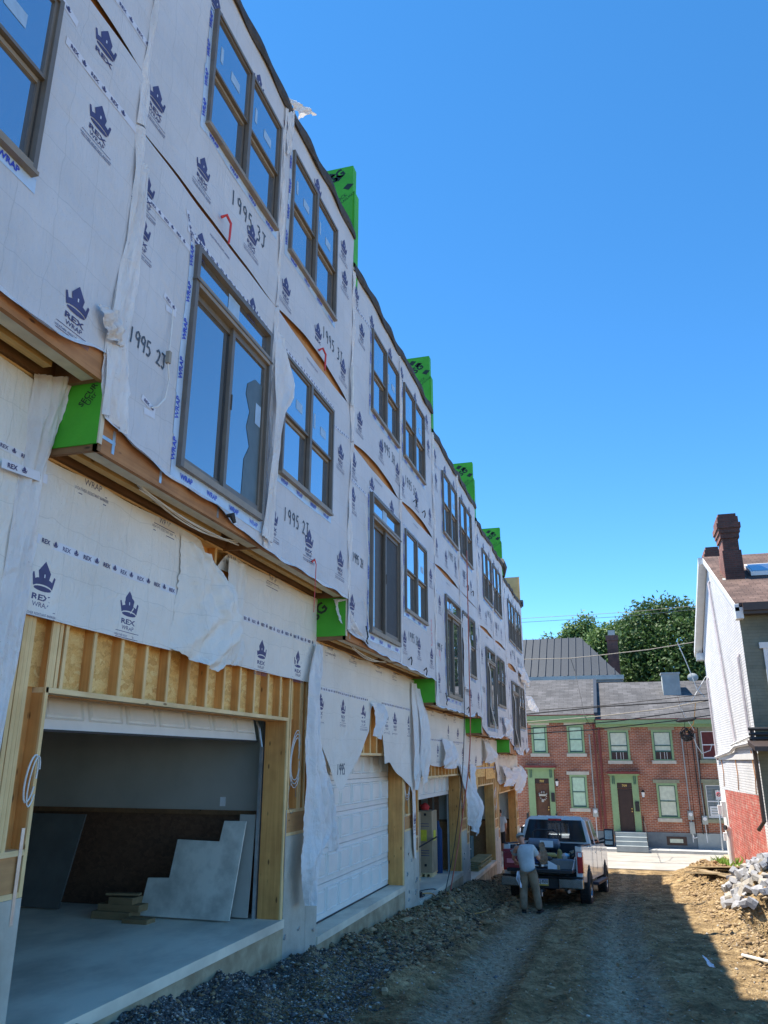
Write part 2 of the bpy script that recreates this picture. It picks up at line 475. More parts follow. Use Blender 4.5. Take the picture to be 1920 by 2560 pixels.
def hand(mb, s, fn, u, v, h, mat, w=None, gap=0.75, slope=0.0, lw=0.1):
    rnd = random.Random(len(s)*7+int(u*10))
    for ch in s:
        if ch == ' ': u += h*0.5; continue
        for st in STROKES[ch]:
            pts = []
            for i in range(len(st)-1):
                for t in (0, .34, .67): pts.append((st[i][0]+(st[i+1][0]-st[i][0])*t, st[i][1]+(st[i+1][1]-st[i][1])*t))
            pts.append(st[-1])
            P = [Vector((u+a*h*.62 + rnd.uniform(-.01, .01)*h, v+b*h + (u*slope))) for a, b in pts]
            vs = []
            for i, p in enumerate(P):
                t = (P[min(i+1, len(P)-1)]-P[max(i-1, 0)]).normalized(); nn = Vector((-t.y, t.x))*h*lw/2
                vs += [fn(*(p+nn)), fn(*(p-nn))]
            mb.add(vs, [(2*i, 2*i+1, 2*i+3, 2*i+2) for i in range(len(P)-1)], mat)
        u += h*gap
CROWN = [(a_+.5, b_) for a_, b_ in [(-.50, .465), (-.475, .49), (-.43, .50), (-.365, .33), (-.30, .36), (-.22, .375), (-.27, .565), (0, .875), (.27, .565), (.22, .375), (.30, .36), (.365, .33), (.43, .50), (.475, .49), (.50, .465), (.415, .125), (.30, .175), (.15, .20), (0, .208), (-.15, .20), (-.30, .175), (-.415, .125)]]
def _crown_faces():
    me = bpy.data.meshes.new('c'); bm = bmesh.new()
    vs = [bm.verts.new((a, b, 0)) for a, b in CROWN]
    f = bm.faces.new(vs)
    bmesh.ops.triangulate(bm, faces=[f])
    out = [tuple(v.index for v in ff.verts) for ff in bm.faces]
    bm.verts.index_update()
    out = [tuple(v.index for v in ff.verts) for ff in bm.faces]
    bm.free(); bpy.data.meshes.remove(me)
    return out
_CF = _crown_faces()
def put_crown(mb, fn, u, v, w, mat, rot=0, h=1.0):
    c, sn = math.cos(rot), math.sin(rot)
    def T(a, b): a = (a-.5)*w; b = b*w*h; return fn(u+a*c-b*sn, v+a*sn+b*c)
    mb.add([T(a, b) for a, b in CROWN], _CF, mat)
    el = [(.5+.385*math.cos(t), .09+.072*math.sin(t)) for t in [2*math.pi*k/14 for k in range(14)]]
    mb.add([T(a, b) for a, b in el], [tuple(range(14))], mat)
    if w > .2: mb.add([Vector(T(a, b))+Vector((.003, 0, 0)) for a, b in ((.475, .40), (.525, .40), (.525, .50), (.475, .50))], [(0, 1, 2, 3)], 'tape')
def put_logo(mb, fn, u, v, w=.36, mat='ink', full=True, clip=None, rot=0):
    """crown mark with its words; v = top of the crown"""
    c = w*.83; z = v-.875*c
    put_crown(mb, fn, u, z, c, mat)
    put_text(mb, 'REX', fn, u, z-.235*c, .165*c, mat, 0.03, 1.9)
    if not full: return
    put_text(mb, 'WRAP', fn, u, z-.425*c, .14*c, mat, 0.005, 1.25)
    for dz in (.505, .70):
        y = z-dz*c
        mb.add([fn(u-.66*c, y), fn(u+.66*c, y), fn(u+.66*c, y+.018*c), fn(u-.66*c, y+.018*c)], [(0, 1, 2, 3)], mat)
    put_text(mb, 'WEATHER RESISTANT BARRIER', fn, u, z-.655*c, .075*c, mat, 0.0, .98)
def put_tape(mb, fn, u0, v0, u1, v1, h=.075, gap=.27, mat='tape', ink='ink'):
    d = Vector((u1-u0, v1-v0)); L = d.length; d.normalize(); n = Vector((-d.y, d.x)); rot = math.atan2(d.y, d.x)
    k = max(1, int(L/.25)); vs = []
    for i in range(k+1):
        p = Vector((u0, v0))+d*L*i/k
        vs += [fn(*(p-n*h/2)), fn(*(p+n*h/2))]
    mb.add(vs, [(2*i, 2*i+2, 2*i+3, 2*i+1) for i in range(k)], mat)
    fn2 = lambda a, b: Vector(fn(a, b))+Vector((.003, 0, 0))
    t = gap*.4
    while t < L-gap*.5:
        p = Vector((u0, v0))+d*t - n*h*.25
        put_text(mb, 'REX', fn2, p.x, p.y, h*.5, ink, 0.03, 1.1, rot)
        q = p+d*gap*.46
        put_crown(mb, fn2, q.x, q.y, h*.8, ink, rot)
        t += gap
# ================================================================ the row of unfinished townhouses
XU, XG = -3.76, -4.29          # face of the overhanging storeys, face of the garage storey
Y0, W = 4.87, 6.15
BZ = {-1: 2.93, 0: 2.34, 1: 1.71, 2: 1.145, 3: .69, 4: .20}
SZ = {-1: -1.40, 0: -1.94, 1: -2.37, 2: -2.85, 3: -3.24, 4: -3.62}
RH = 6.52
def dsp(y, z):
    return .009*math.sin(1.7*y+.9*z) + .007*math.sin(3.1*z-1.3*y+1) + .004*math.sin(7.3*y+2.1*z) + .003*math.sin(11*z-4*y)
def FU(y, z): return Vector((XU + dsp(y, z)*.7, y, z))
def FU2(y, z): return Vector((XU + dsp(y, z)*.7 + .004, y, z))
def FG(y, z): return Vector((XG + dsp(y, z)*1.4 + .035, y, z))
def FG2(y, z): return Vector((XG + dsp(y, z)*1.4 + .0355, y, z))
def sheet(mb, fn, y0, y1, z0, z1, bot, top, holes, m, step=.14):
    def lines(a, b, extra):
        n = max(1, int(round((b-a)/step))); L = [a+(b-a)*i/n for i in range(n+1)]
        for e in extra:
            if a < e < b:
                L = [v for v in L if abs(v-e) > .03 or v in (a, b)] + [e]
        return sorted(set(L))
    ys = lines(y0, y1, [h[0] for h in holes]+[h[1] for h in holes])
    zs = lines(z0, z1, [h[2] for h in holes]+[h[3] for h in holes])
    vs = []; idx = {}
    def V(y, z):
        k = (round(y, 4), round(z, 4))
        if k not in idx: idx[k] = len(vs); vs.append(fn(y, z))
        return idx[k]
    fs = []
    for a, b in zip(ys, ys[1:]):
        for c, d in zip(zs, zs[1:]):
            if any(h[0]-1e-4 < (a+b)/2 < h[1]+1e-4 and h[2] < (c+d)/2 < h[3] for h in holes): continue
            q = [(a, c), (b, c), (b, d), (a, d)]
            q = [(y, min(max(z, bot(y)), top(y))) for y, z in q]
            if q[3][1]-q[0][1] < 1e-4 and q[2][1]-q[1][1] < 1e-4: continue
            ids = []
            for y, z in q:
                i = V(y, z)
                if i not in ids: ids.append(i)
            if len(ids) > 2: fs.append(tuple(ids))
    mb.add(vs, fs, m)
def cloth(mb, A, B, m, n=24, k=10, amp=.03, ph=0.0):
    """a hanging sheet between two edge polylines A and B: folds, creases and a ragged rim"""
    n = int(n*1.8); k = int(k*2.2); rr = random.Random(int(ph*100)+n)
    ra = [rr.uniform(-1, 1) for _ in range(n+2)]; rb = [rr.uniform(-1, 1) for _ in range(n+2)]
    def at(P, t):
        t *= len(P)-1; i = min(int(t), len(P)-2); t -= i
        a, b, c, d = Vector(P[max(i-1, 0)]), Vector(P[i]), Vector(P[i+1]), Vector(P[min(i+2, len(P)-1)])
        return (b*2+(c-a)*t+(a*2-b*5+c*4-d)*t*t+(b*3-a-c*3+d)*t**3)*.5
    def f(u, v):
        p0, p1 = at(A, v), at(B, v); j = int(round(v*n)); j2 = int(round(v*n*.45))
        uu = u+(1-u)*.035*ra[j]*.5+u*.05*(rb[j]*.4+rb[j2]*.6)
        p = p0.lerp(p1, uu)
        w = amp*min(1, u*2.2) if m == 'wrapc' else amp*(.35+.65*math.sin(u*math.pi))
        fold = abs(math.sin(u*7+v*2.6+ph+.8*math.sin(v*5+ph)))*1.3+.45*abs(math.sin(u*17-v*6+ph*2))+.35*math.sin(v*13+u*9+ph)+.2*math.sin(v*31+u*23)
        return p + Vector((w*fold, math.sin(v*7+ph)*amp*.3+.1*amp*math.sin(v*29+u*9), math.sin(u*6+ph)*amp*.2+(rr.uniform(-.004, .004))))
    mb.grid(f, k, n, m)
def stud(mb, y0, y1, z0, z1, xb=-4.43, xf=-4.30):
    mb.box(xb, xf-.012, y0, y1, z0, z1, 'studz')
    mb.box(xf-.012, xf, y0, y1, z0, z1, 'studedge')

# ---- windows (frame, groove, panes)
def window(root, a, b, c, d, pairs=2, label=None, sticker=True, seed=0):
    fr = MB(); pn = MB(); rnd = random.Random(seed)
    fw, xo = .043, XU+.050
    fr.box(XU-.05, xo, a, a+fw, c, d, 'frame'); fr.box(XU-.05, xo, b-fw, b, c, d, 'frame')
    fr.box(XU-.05, xo, a+fw, b-fw, c, c+fw+.01, 'frametan'); fr.box(XU-.05, xo, a+fw, b-fw, d-fw, d, 'frame')
    fr.box(XU-.05, xo+.012, a-.012, b+.012, c-.02, c+.012, 'frametan')
    w = (b-a-2*fw)/pairs
    for i in range(pairs):
        y0 = a+fw+i*w; y1 = y0+w
        if i: fr.box(XU-.05, xo+.003, y0-.035, y0+.035, c+fw, d-fw, 'frame'); y0 += .035
        if i < pairs-1: y1 -= .035
        zm = c+(d-c)*.50
        s = .032
        # upper sash, set forward
        xa = XU+.012
        for q in ((y0, y0+s, zm, d-fw), (y1-s, y1, zm, d-fw), (y0+s, y1-s, d-fw-s, d-fw), (y0+s, y1-s, zm, zm+s)):
            fr.box(xa-.03, xa+.018, *q, 'frame')
        pn.poly([(xa, y0+s, zm+s), (xa, y1-s, zm+s), (xa, y1-s, d-fw-s), (xa, y0+s, d-fw-s)], 'glass')
        # lower sash, set back
        xb = XU-.028
        for q in ((y0, y0+s, c+fw, zm+.02), (y1-s, y1, c+fw, zm+.02), (y0+s, y1-s, c+fw, c+fw+s), (y0+s, y1-s, zm-.045, zm-.004)):
            fr.box(xb-.012, xb+.018, *q, 'frame' if q[2] != zm-.045 else 'frametan')
        pn.poly([(xb, y0+s, c+fw+s), (xb, y1-s, c+fw+s), (xb, y1-s, zm-.03), (xb, y0+s, zm-.03)], 'glass')
        fr.box(XU-.05, xb+.03, y1-.006, y1+.002, c+fw, zm, 'framedk')
        fr.box(XU-.049, xb-.012, y0, y1, c+fw, zm, 'framedk')
        if sticker and (i or rnd.random() < .4):
            yy = y0+s+w*.12; zz = zm+s+.25*(d-zm)
            pn.poly([(xa+.003, yy, zz), (xa+.003, yy+.06, zz), (xa+.003, yy+.06, zz+.22), (xa+.003, yy, zz+.22)], 'sticker')
            yy = y0+s+w*.42
            pn.poly([(xa+.003, yy, zz), (xa+.003, yy+.22, zz), (xa+.003, yy+.22, zz+.13), (xa+.003, yy, zz+.13)], 'sticker')
    o = fr.build('window', root)
    if label: o['label'] = label
    p = pn.build('pane', o)
    return o
def slider(root, a, b, c, d, opened=0.0, torn=False):
    """sliding door with a transom over it"""
    fr = MB(); pn = MB(); fw, xo = .06, XU+.06
    zt = c+(d-c)*.83
    fr.box(XU-.06, xo, a, a+fw, c, d, 'frame'); fr.box(XU-.06, xo, b-fw, b, c, d, 'frame')
    fr.box(XU-.06, xo, a+fw, b-fw, c, c+.07, 'frametan'); fr.box(XU-.06, xo, a+fw, b-fw, d-fw, d, 'frame')
    fr.box(XU-.06, xo+.004, a+fw, b-fw, zt-.05, zt+.06, 'frametan')
    fr.box(XU-.06, xo+.015, a-.01, b+.01, zt+.0, zt+.02, 'frame')
    m = (a+b)/2; s = .06
    for (y0, y1, x, st) in ((a+fw, m+.05, XU-.035, 'frame'), (m-.03, b-fw, XU+.005, 'frame')):
        fr.box(x-.02, x+.02, y0, y0+s, c+.07, zt-.05, st); fr.box(x-.02, x+.02, y1-s, y1, c+.07, zt-.05, st)
        fr.box(x-.02, x+.02, y0+s, y1-s, c+.07, c+.15, st); fr.box(x-.02, x+.02, y0+s, y1-s, zt-.12, zt-.05, st)
    fr.box(XU-.06, XU-.02, m+.02, m+.05, c+.07, zt-.05, 'framedk')
    fr.box(XU-.059, XU-.045, a+fw, b-fw, c+.07, zt-.05, 'framedk')
    fr.box(XU+.0, XU+.035, m+.02, m+.035, c+1.0, c+1.18, 'framedk')
    def g(x, y0, y1, z0, z1, mm): pn.poly([(x, y0, z0), (x, y1, z0), (x, y1, z1), (x, y0, z1)], mm)
    x = XU-.035
    if opened:
        g(x, a+fw+s, m-.01-opened*.5, c+.15, zt-.12, 'glasslow')
    else: g(x, a+fw+s, m-.01, c+.15, zt-.12, 'glasslow')
    g(XU+.005, m+.03, b-fw-s, c+.15, zt-.12, 'screen' if opened else 'glasslow')
    g(XU, a+fw, b-fw, zt+.06, d-fw, 'glass')
    pn.poly([(XU+.004, m-.15, zt+.09), (XU+.004, m+.12, zt+.09), (XU+.004, m+.12, d-fw-.02), (XU+.004, m-.15, d-fw-.02)], 'sticker')
    if torn:
        # dark torn protective film on the right leaf
        P = [(.62, .86), (.38, .78), (.35, .70), (.5, .60), (.42, .48), (.55, .36), (.40, .25), (.38, .0)]
        y0, y1, z0, z1 = m+.03, b-fw-s, c+.15, zt-.12
        pts = [(y1, z1)] + [(y0+(y1-y0)*(u+.12), z0+(z1-z0)*v) for u, v in P] + [(y1, z0)]
        xq = XU+.009
        for (p, q) in zip(pts[1:-1], pts[2:-1]):
            pn.poly([(xq, p[0], p[1]), (xq, q[0], q[1]), (xq, y1, q[1]), (xq, y1, p[1])], 'film')
        pn.poly([(xq+.004, y1-.16, z0+(z1-z0)*.55), (xq+.004, y1-.02, z0+(z1-z0)*.55), (xq+.004, y1-.02, z0+(z1-z0)*.70), (xq+.004, y1-.16, z0+(z1-z0)*.70)], 'sticker')
    o = fr.build('sliding_door', root)
    pn.build('pane', o)
M['film'] = plain('torn_film', (.10, .12, .12), 0.35)

def flashing(mb, a, b, c, d, side=.08, right=False, rnd=random):
    def q(y0, y1, z0, z1): mb.add([FU2(y0, z0), FU2(y1, z0), FU2(y1, z1), FU2(y0, z1)], [(0, 1, 2, 3)], 'flash')
    e = lambda: rnd.uniform(-.015, .015)
    n = 6
    for i in range(n):
        z0 = c-.13+(d-c+.1)*i/n; z1 = c-.13+(d-c+.1)*(i+1)/n
        q(a-side-.01+e(), a, z0, z1)
    for i in range(4):
        q(a+(b-a+.06)*i/4, a+(b-a+.06)*(i+1)/4, c-.12+e()*.5, c)
    if right: q(b, b+.07, c-.12, d)
    f3 = lambda u, v: FU2(u, v)+Vector((.004, 0, 0))
    t = c
    while t < d-.3:
        put_text(mb, 'WRAP', f3, a-side*.40, t+.15, .060, 'blueink', .03, 1.0, R_(90))
        t += .42
    t = a+.1
    while t < b-.2:
        put_text(mb, 'WRAP', f3, t+.1, c-.09, .055, 'blueink', .03, 1.0)
        t += .5

# ---- sectional garage door
def door_section(mb, P0, P1, y0, y1, n=8, m='dooroff'):
    """P0, P1: (x, z) of the lower and upper edge"""
    P0, P1 = Vector(P0), Vector(P1); d = P1-P0; nn = Vector((d.y, -d.x)).normalized()
    if nn.x < 0: nn = -nn
    def T(y, t, o=0): p = P0+d*t+nn*o; return (p.x, y, p.y)
    mb.add([T(y0, 0), T(y1, 0), T(y1, .985), T(y0, .985), T(y0, .985, -.04), T(y1, .985, -.04), T(y1, 0, -.04), T(y0, 0, -.04)], [(0, 1, 2, 3), (2, 5, 4, 3), (0, 7, 6, 1), (4, 5, 6, 7)], m)
    w = (y1-y0)/n
    for i in range(n):
        a, b = y0+w*i+.04, y0+w*(i+1)-.04
        c0, c1 = .16, .86
        g = .026; gt = g/d.length; o1 = .009
        ring = [(a, c0), (b, c0), (b, c1), (a, c1)]
        def R(k, o): return [T(a+g*k, c0+gt*k, o), T(b-g*k, c0+gt*k, o), T(b-g*k, c1-gt*k, o), T(a+g*k, c1-gt*k, o)]
        r0, r1, r2, r3 = R(0, .0015), R(.35, .020), R(1.0, -.012), R(2.0, .018)
        vs = r0+r1+r2+r3; fs = []
        for k in range(3):
            for j in range(4):
                j2 = (j+1) % 4; fs.append((k*4+j, k*4+j2, (k+1)*4+j2, (k+1)*4+j))
        fs.append((12, 13, 14, 15))
        mb.add(vs, fs, m)

HL = {-1: ('nearest wrapped townhouse, cut off at the left edge of the view', ),
      0: ('wrapped townhouse with a wide open garage and torn film on its upstairs sliding door',),
      1: ('wrapped townhouse with a closed white garage door under torn hanging wrap',),
      2: ('wrapped townhouse whose garage holds tall cardboard cartons',),
      3: ('wrapped townhouse whose doorless garage has a lumber stack on its sill',),
      4: ('farthest wrapped townhouse, at the street end, with a raw plywood parapet',)}
# bottom edge of the wrap, lower-storey wrap of each house, as offsets from BZ
BOT = {-1: [(-9, .12), (3.6, .12), (3.95, .08), (4.2, .09), (4.63, .22), (4.87, .26)],
       0: [(4.87, .30), (5.1, .27), (5.3, .20), (6, .15), (6.8, .15), (7.6, .03), (8.05, .0), (11.1, .0)],
       1: [(11.02, .15), (11.6, .10), (12.6, .02), (14.1, .0), (17.2, -.02)],
       2: [(17.17, .0), (20, .02), (21.5, -.02), (22.3, .12), (22.9, .05), (23.4, .0)],
       3: [(23.3, .25), (24.5, .0), (27, .02), (28, .15), (28.6, .35), (29.5, .05)],
       4: [(29.4, .45), (30.5, .30), (31.5, .05), (33, .0), (34, .28), (34.5, .05), (35.7, .3)]}
# bottom edge of the garage-storey wrap (absolute)
GB = {-1: [(-9, -3), (4.4, -3), (4.80, -3), (4.87, 1.5), (4.88, 1.1)],
      0: [(4.87, 1.06), (7.0, 1.04), (7.4, 1.13), (7.75, 1.05), (9.0, 1.06), (10.9, 1.07), (11.1, 1.0)],
      1: [(11.02, .37), (11.25, .25), (11.6, .03), (12.0, -.35), (12.21, -.52), (12.5, -.33), (12.92, -.11), (13.39, .12), (13.8, .49), (13.95, .95), (14.45, .9), (14.58, .5), (14.68, .1), (14.75, -.08), (15.08, -.04), (15.66, -.27), (16.22, -.39), (16.8, -.58), (16.95, -1.9), (17.25, -2.0)],
      2: [(17.17, .04), (17.9, .02), (18.3, -.08), (18.83, -.14), (19.64, -.17), (20.43, -.13), (21.49, -.2), (22.1, -.15), (22.6, -.6), (23.4, -1.0)],
      3: [(23.3, -.30), (23.5, -.36), (24.1, -.20), (26.0, -.17), (26.1, -.05), (27.2, -.02), (27.7, -.1), (29, -.08), (29.5, -.5)],
      4: [(29.4, -.7), (30, -.87), (31.5, -.8), (33.6, -.7), (34, -.95), (34.5, -.75), (35.7, -.9)]}
GAP = {(-1, 0): .03, (-1, 1): .12, (0, 0): .05, (0, 1): .20, (1, 0): .19, (1, 1): .17, (2, 0): .13, (2, 1): .03, (3, 0): .12, (3, 1): .10, (4, 0): .22, (4, 1): .15}

def build_house(k):
    y0 = Y0+W*k; y1 = y0+W; b = BZ[k]; r = b+RH; s = SZ[k]; ym = y0+3.13
    rnd = random.Random(100+k)
    if k == -1: ylo = -9.0
    else: ylo = y0
    root = thing('townhouse', (-9, (ylo+y1)/2, s), HL[k][0], 'house', 'unfinished townhouses in a stepped row')
    op0, op1 = y0+.44, y0+5.28
    dw = 'drywall' if k < 3 else 'drylight'
    # sheathed body of the upper storeys and the party walls of the garage
    w = MB()
    w.box(-14, XU-.06, ylo, y1-.004, b+.26, r, 'ply')
    w.box(-14, -4.46, y1-.57, y1, s+1.27, b+.26, dw)
    w.box(-14, -4.47, y1-.60, y1-.01, s+1.21, s+1.27, 'beamdk')
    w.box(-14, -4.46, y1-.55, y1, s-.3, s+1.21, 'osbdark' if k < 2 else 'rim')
    w.box(-14, -4.46, ylo, y0+.30, s-.3, b+.26, dw)
    w.box(-14, -10.5, y0+.30, y1-.57, s-.3, b+.26, dw)
    w.box(-10.5, -4.46, y0+.30, y1-.57, s+2.9, s+3.0, dw)
    w.build('wall', root)
    # concrete
    c = MB()
    c.box(-4.6, -4.30, ylo if k == -1 else y0+.003, op0-.002, s-2.5, s+.97, 'conc')
    c.box(-4.6, -4.30, op1+.09, y1-.003, s-2.5, s+.97, 'conc')
    c.box(-4.6, -4.293, op0+.0, op1+.09, s-2.5, s-.10, 'conctan')
    rot = Matrix.Identity(3)
    for i in range(7):   # snapped-off form ties
        yy = rnd.choice([y0+rnd.uniform(.05, .35), op1+rnd.uniform(.15, .75)]); zz = s+rnd.uniform(-.4, .8)
        c.obox((-4.29, yy, zz), .012, .012, .03, Matrix.Rotation(rnd.uniform(0, 3), 3, 'X'), 'steel')
    c.build('foundation', root)
    c = MB()
    c.box(-10.5, -4.275, op0+.0, op1+.08, s-.10, s, 'concslab')
    c.box(-10.5, -4.47, y0+.30, y1-.55, s-.11, s-.003, 'concslab')
    c.box(-10.5, -4.6, y0+3.25, y0+3.258, s-.0035, s-.0015, 'black')
    c.box(-10.5, -4.48, y0+.31, y0+.32, s-.003, s-.001, 'black')
    c.build('garage_floor', root)
    # framing round the garage opening
    f = MB()
    zh = s+2.44
    f.box(-4.45, -4.30, op0-.03, op1+.04, zh, zh+.042, 'platey')
    f.box(-4.60, -4.452, op0-.03, op1+.04, zh-.005, zh+.3, 'studz')
    f.box(-4.42, -4.405, y0, y1, zh+.042, b+.2, 'osb')
    yy = op0+.0
    for d in (0, .05, .12): stud(f, op0+d, op0+d+.038, zh+.043, b+.1)
    yy = op0+.50
    while yy < op1:
        stud(f, yy, yy+.040, zh+.043, b+.1); yy += .405
    if k == 3:
        for (ya, yb, za, zb) in ((23.85, 25.35, -.86, .1), (25.36, 26.85, -.52, .1), (27.0, 29.0, -.62, .0)): f.box(-4.298, -4.287, ya, yb, za, zb, 'osb')
    # jamb posts
    f.box(-4.62, -4.318, op1, op1+.038, s+.001, zh, 'studz'); f.box(-4.318, -4.30, op1, op1+.038, s+.001, zh, 'studedge')
    f.box(-4.62, -4.318, op0-.04, op0-.002, s+.97, zh, 'studz'); f.box(-4.318, -4.30, op0-.04, op0-.002, s+.973, b, 'studedge')
    stud(f, op1+.042, op1+.082, s+.001, b, xf=-4.305); stud(f, op1+.10, op1+.14, s+1.30, b)
    stud(f, op1+.44, op1+.48, s+1.30, b); stud(f, op1+.485, op1+.575, s+1.30, b, xf=-4.31); stud(f, op1+.66, op1+.70, s+1.3, b)
    for d in (.075, .12, .165): stud(f, y0+d, y0+d+.040, s+1.30, b, xf=-4.30-.004*(d*10 % 2))
    stud(f, y0+.02, y0+.06, s+1.3, b)
    for (a, bb) in ((y0+.003, op0-.04), (op1+.09, y1-.003)):
        f.box(-4.44, -4.425, a, bb, s+1.0, b, 'studz')
        f.box(-4.44, -4.303, a, bb, s+.972, s+1.01, 'platey')
        f.box(-4.44, -4.315, a+.01, bb-.01, s+1.01, s+1.26, 'ply')
        f.box(-4.44, -4.300, a, bb, s+1.26, s+1.30, 'platey')
    f.box(-4.30, -4.297, op1+.065, op1+.09, s+.45, s+1.30, 'steel')
    f.box(-4.30, -4.296, op0-.10, op0-.065, s+.80, s+1.45, 'steel')
    f.build('garage_framing', root)
    # loops of cable in the stud bay
    q = MB()
    for j in range(3):
        ph = j*.3
        q.tube([(-4.29+.03*math.sin(t*1.3), op1+.30+(.12-.02*j)*math.cos(t), s+1.95+(.38-.05*j)*math.sin(t)) for t in [i*math.pi/9+ph for i in range(17)]], .006, 'wcable', 5)
    q.tube([(-4.30, op1+.25+.13*math.cos(t), s+1.45+.2*math.sin(t)) for t in [i*math.pi/9 for i in range(16)]], .005, 'cable', 5)
    if k == 0:
        q.tube([(-4.26+.02*math.sin(t), op0-.12+.055*math.cos(t), s+1.80+.17*math.sin(t)) for t in [i*math.pi/9 for i in range(18)]], .008, 'wcable', 5)
        q.tube([(-4.25+.02*math.sin(t), op0-.10+.045*math.cos(t), s+1.78+.18*math.sin(t)) for t in [i*math.pi/9+.5 for i in range(16)]], .006, 'wcable', 5)
    q.build('cable_coil', root)
    # door
    d = MB()
    if k == 0:
        door_section(d, (-4.72, .245), (-4.84, .77), op0-.12, op1-.06)
        door_section(d, (-4.845, .775), (-5.2, .98), op0-.12, op1-.06)
        door_section(d, (-5.21, .985), (-6.2, 1.0), op0-.12, op1-.06)
        d.box(-4.75, -4.70, op0-.12, op1-.06, .225, .245, 'black')
        d.build('garage_door', root)
    if k == 1:
        for i in range(5): door_section(d, (-4.62, s+.02+i*.505), (-4.62, s+.02+(i+1)*.505), op0+.02, op1-.02)
        d.box(-4.64, -4.60, op0, op1, s+.001, s+.02, 'black')
        d.build('garage_door', root)
    if k == 2:
        for i in range(1): door_section(d, (-4.62, s+1.95), (-4.62, s+2.50), op0-.02, op1-.04)
        d.build('garage_door', root)
    t = MB()
    if k in (0, 2):
        t.box(-4.67, -4.63, op1-.05, op1-.02, s, s+2.1, 'steel')
        t.tube([(-4.65, op1-.035, s+2.1), (-4.70, op1-.035, s+2.35), (-4.82, op1-.035, s+2.6), (-5.1, op1-.035, s+2.8), (-5.6, op1-.035, s+2.88)], .018, 'steel', 6)
        t.box(-4.64, -4.62, op1-.02, op1+.0, s, s+2.44, 'black')
        t.build('door_track', root)
    # underside of the overhang
    u = MB()
    L0, L1 = ylo+.0, y1-.01
    u.box(XU-.07, XU-.026, L0, L1, b, b+.30, 'rim')
    u.box(XU-.075, XU-.030, L0, L0+.95 if k >= 0 else L1, b+.30, b+.62, 'ply')
    u.box(-3.97, -3.84, L0+.04, L1, b+.015, b+.05, 'foam')
    u.box(-4.14, -4.06, L0+.04, ym-.5, b+.03, b+.26, 'beamy')
    u.box(-4.14, -4.06, ym+.05, L1-.3, b+.03, b+.26, 'beamy')
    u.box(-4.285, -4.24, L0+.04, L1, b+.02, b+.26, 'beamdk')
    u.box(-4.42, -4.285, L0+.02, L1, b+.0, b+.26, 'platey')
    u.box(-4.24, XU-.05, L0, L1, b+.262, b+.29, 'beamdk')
    u.box(-4.30, XU-.02, y0, y0+.04, b+.0, b+.26, 'beamx')
    u.box(-4.30, XU-.045, ym-.02, ym+.02, b+.002, b+.26, 'beamx')
    u.box(-4.30, XU-.045, y1-.06, y1-.02, b+.004, b+.26, 'beamx')
    # metal ties
    for yy in (y0+.18, y0+.9, y0+2.0):
        u.box(XU-.026, XU-.022, yy, yy+.035, b+.04, b+.24, 'steel')
    u.box(XU-.026, XU-.021, y0+.0, y0+.22, b+.12, b+.15, 'steel')
    u.build('overhang_framing', root)
    if k in (0, 1):
        q = MB()
        for j in range(5):
            q.tube([(-3.98+.03*math.sin(t*3+j), y0+.9+t*2.0, b-.01-.05*math.sin(t*math.pi)*(1+.3*j)+.01*j) for t in [i/12 for i in range(13)]], .006, 'wcable', 4)
        q.build('cable_bundle', root)
    # fire-wall sheathing at the step between two houses
    if k >= 0:
        g = MB(); bp = BZ[k-1]
        g.box(-4.40, XU-.012, y0-.014, y0+.0, b+.055, bp+.5, 'green')
        g.box(XU-.024, XU-.009, y0-.016, y0+.03, b+.055, bp+.5, 'foam')
        top = BZ[k-1]+RH+1.52
        fn = lambda a, z: Vector((-4.2+a, y0-.017, z))
        if k == 0: put_text(g, 'SECUR', fn, .30, b+.48, .055, 'greenink', .02, 1, R_(55)); put_text(g, 'Ultr', fn, .335, b+.44, .055, 'greenink', 0, 1, R_(55))
        if k == 1: put_text(g, 'USG', fn, -.02, b+.33, .17, 'greenink', .03, 1, R_(45))
        g.build('fire_wall', root); g = MB()
        g.box(-7.6, XU-.03, y0+.005, y0+.19, r-.4, top, 'green')
        g.box(-4.2, XU+.0, y0+.03, y0+.26, r-.35, top-.55, 'green')
        fn = lambda a, z: Vector((-3.79+a, y0+.002, z))
        zz = top-.42
        put_text(g, 'USG', fn, -.32, zz+.0 if k != 1 else zz+.15, .17, 'greenink', .04, 1, R_(35))
        put_text(g, 'SECUROCK', fn, -.30, zz-.35, .07, 'greenink', .0, 1, R_(35)); put_text(g, 'ULTRALIGHT GLASS-MAT', fn, -.27, zz-.42, .05, 'greenink', .0, 1, R_(35))
        for dx, dz in ((-.45, .25), (-.30, .18), (-.10, -.05), (-.55, -.28)):
            g.add([fn(dx-.09, zz+dz), fn(dx, zz+dz+.09), fn(dx+.12, zz+dz+.06), fn(dx+.02, zz+dz-.05)], [(0, 1, 2, 3)], 'greenink')
        g.build('roof_parapet', root)
    # roof edge
    e = MB()
    n = int((y1-ylo)/.15); vs = []; fs = []
    sec = [(-.10, -.02), (.035, -.10), (.055, -.05), (.05, .05), (.0, .085), (-.3, .09)]
    for i in range(n+1):
        y = ylo+(y1-ylo)*i/n; wz = .03*math.sin(y*2.1+k)+.02*math.sin(y*5.3)
        for j, (dx, dz) in enumerate(sec):
            vs.append((XU+dx+.015*math.sin(y*7+j), y, r+dz+wz*(1 if j < 4 else .6)))
    for i in range(n):
        for j in range(len(sec)-1): a = i*len(sec)+j; fs.append((a, a+1, a+len(sec)+1, a+len(sec)))
    e.add(vs, fs, 'membrane')
    e.box(-14, XU-.1, ylo, y1-.01, r, r+.06, 'membrane')
    if k == 3: e.tube([(XU-.03, y1-.1, r+.12), (XU-.02, y1+.25, r-.05), (XU+.0, y1+.4, r-.4)], [.16, .19, .05], 'black', 8)
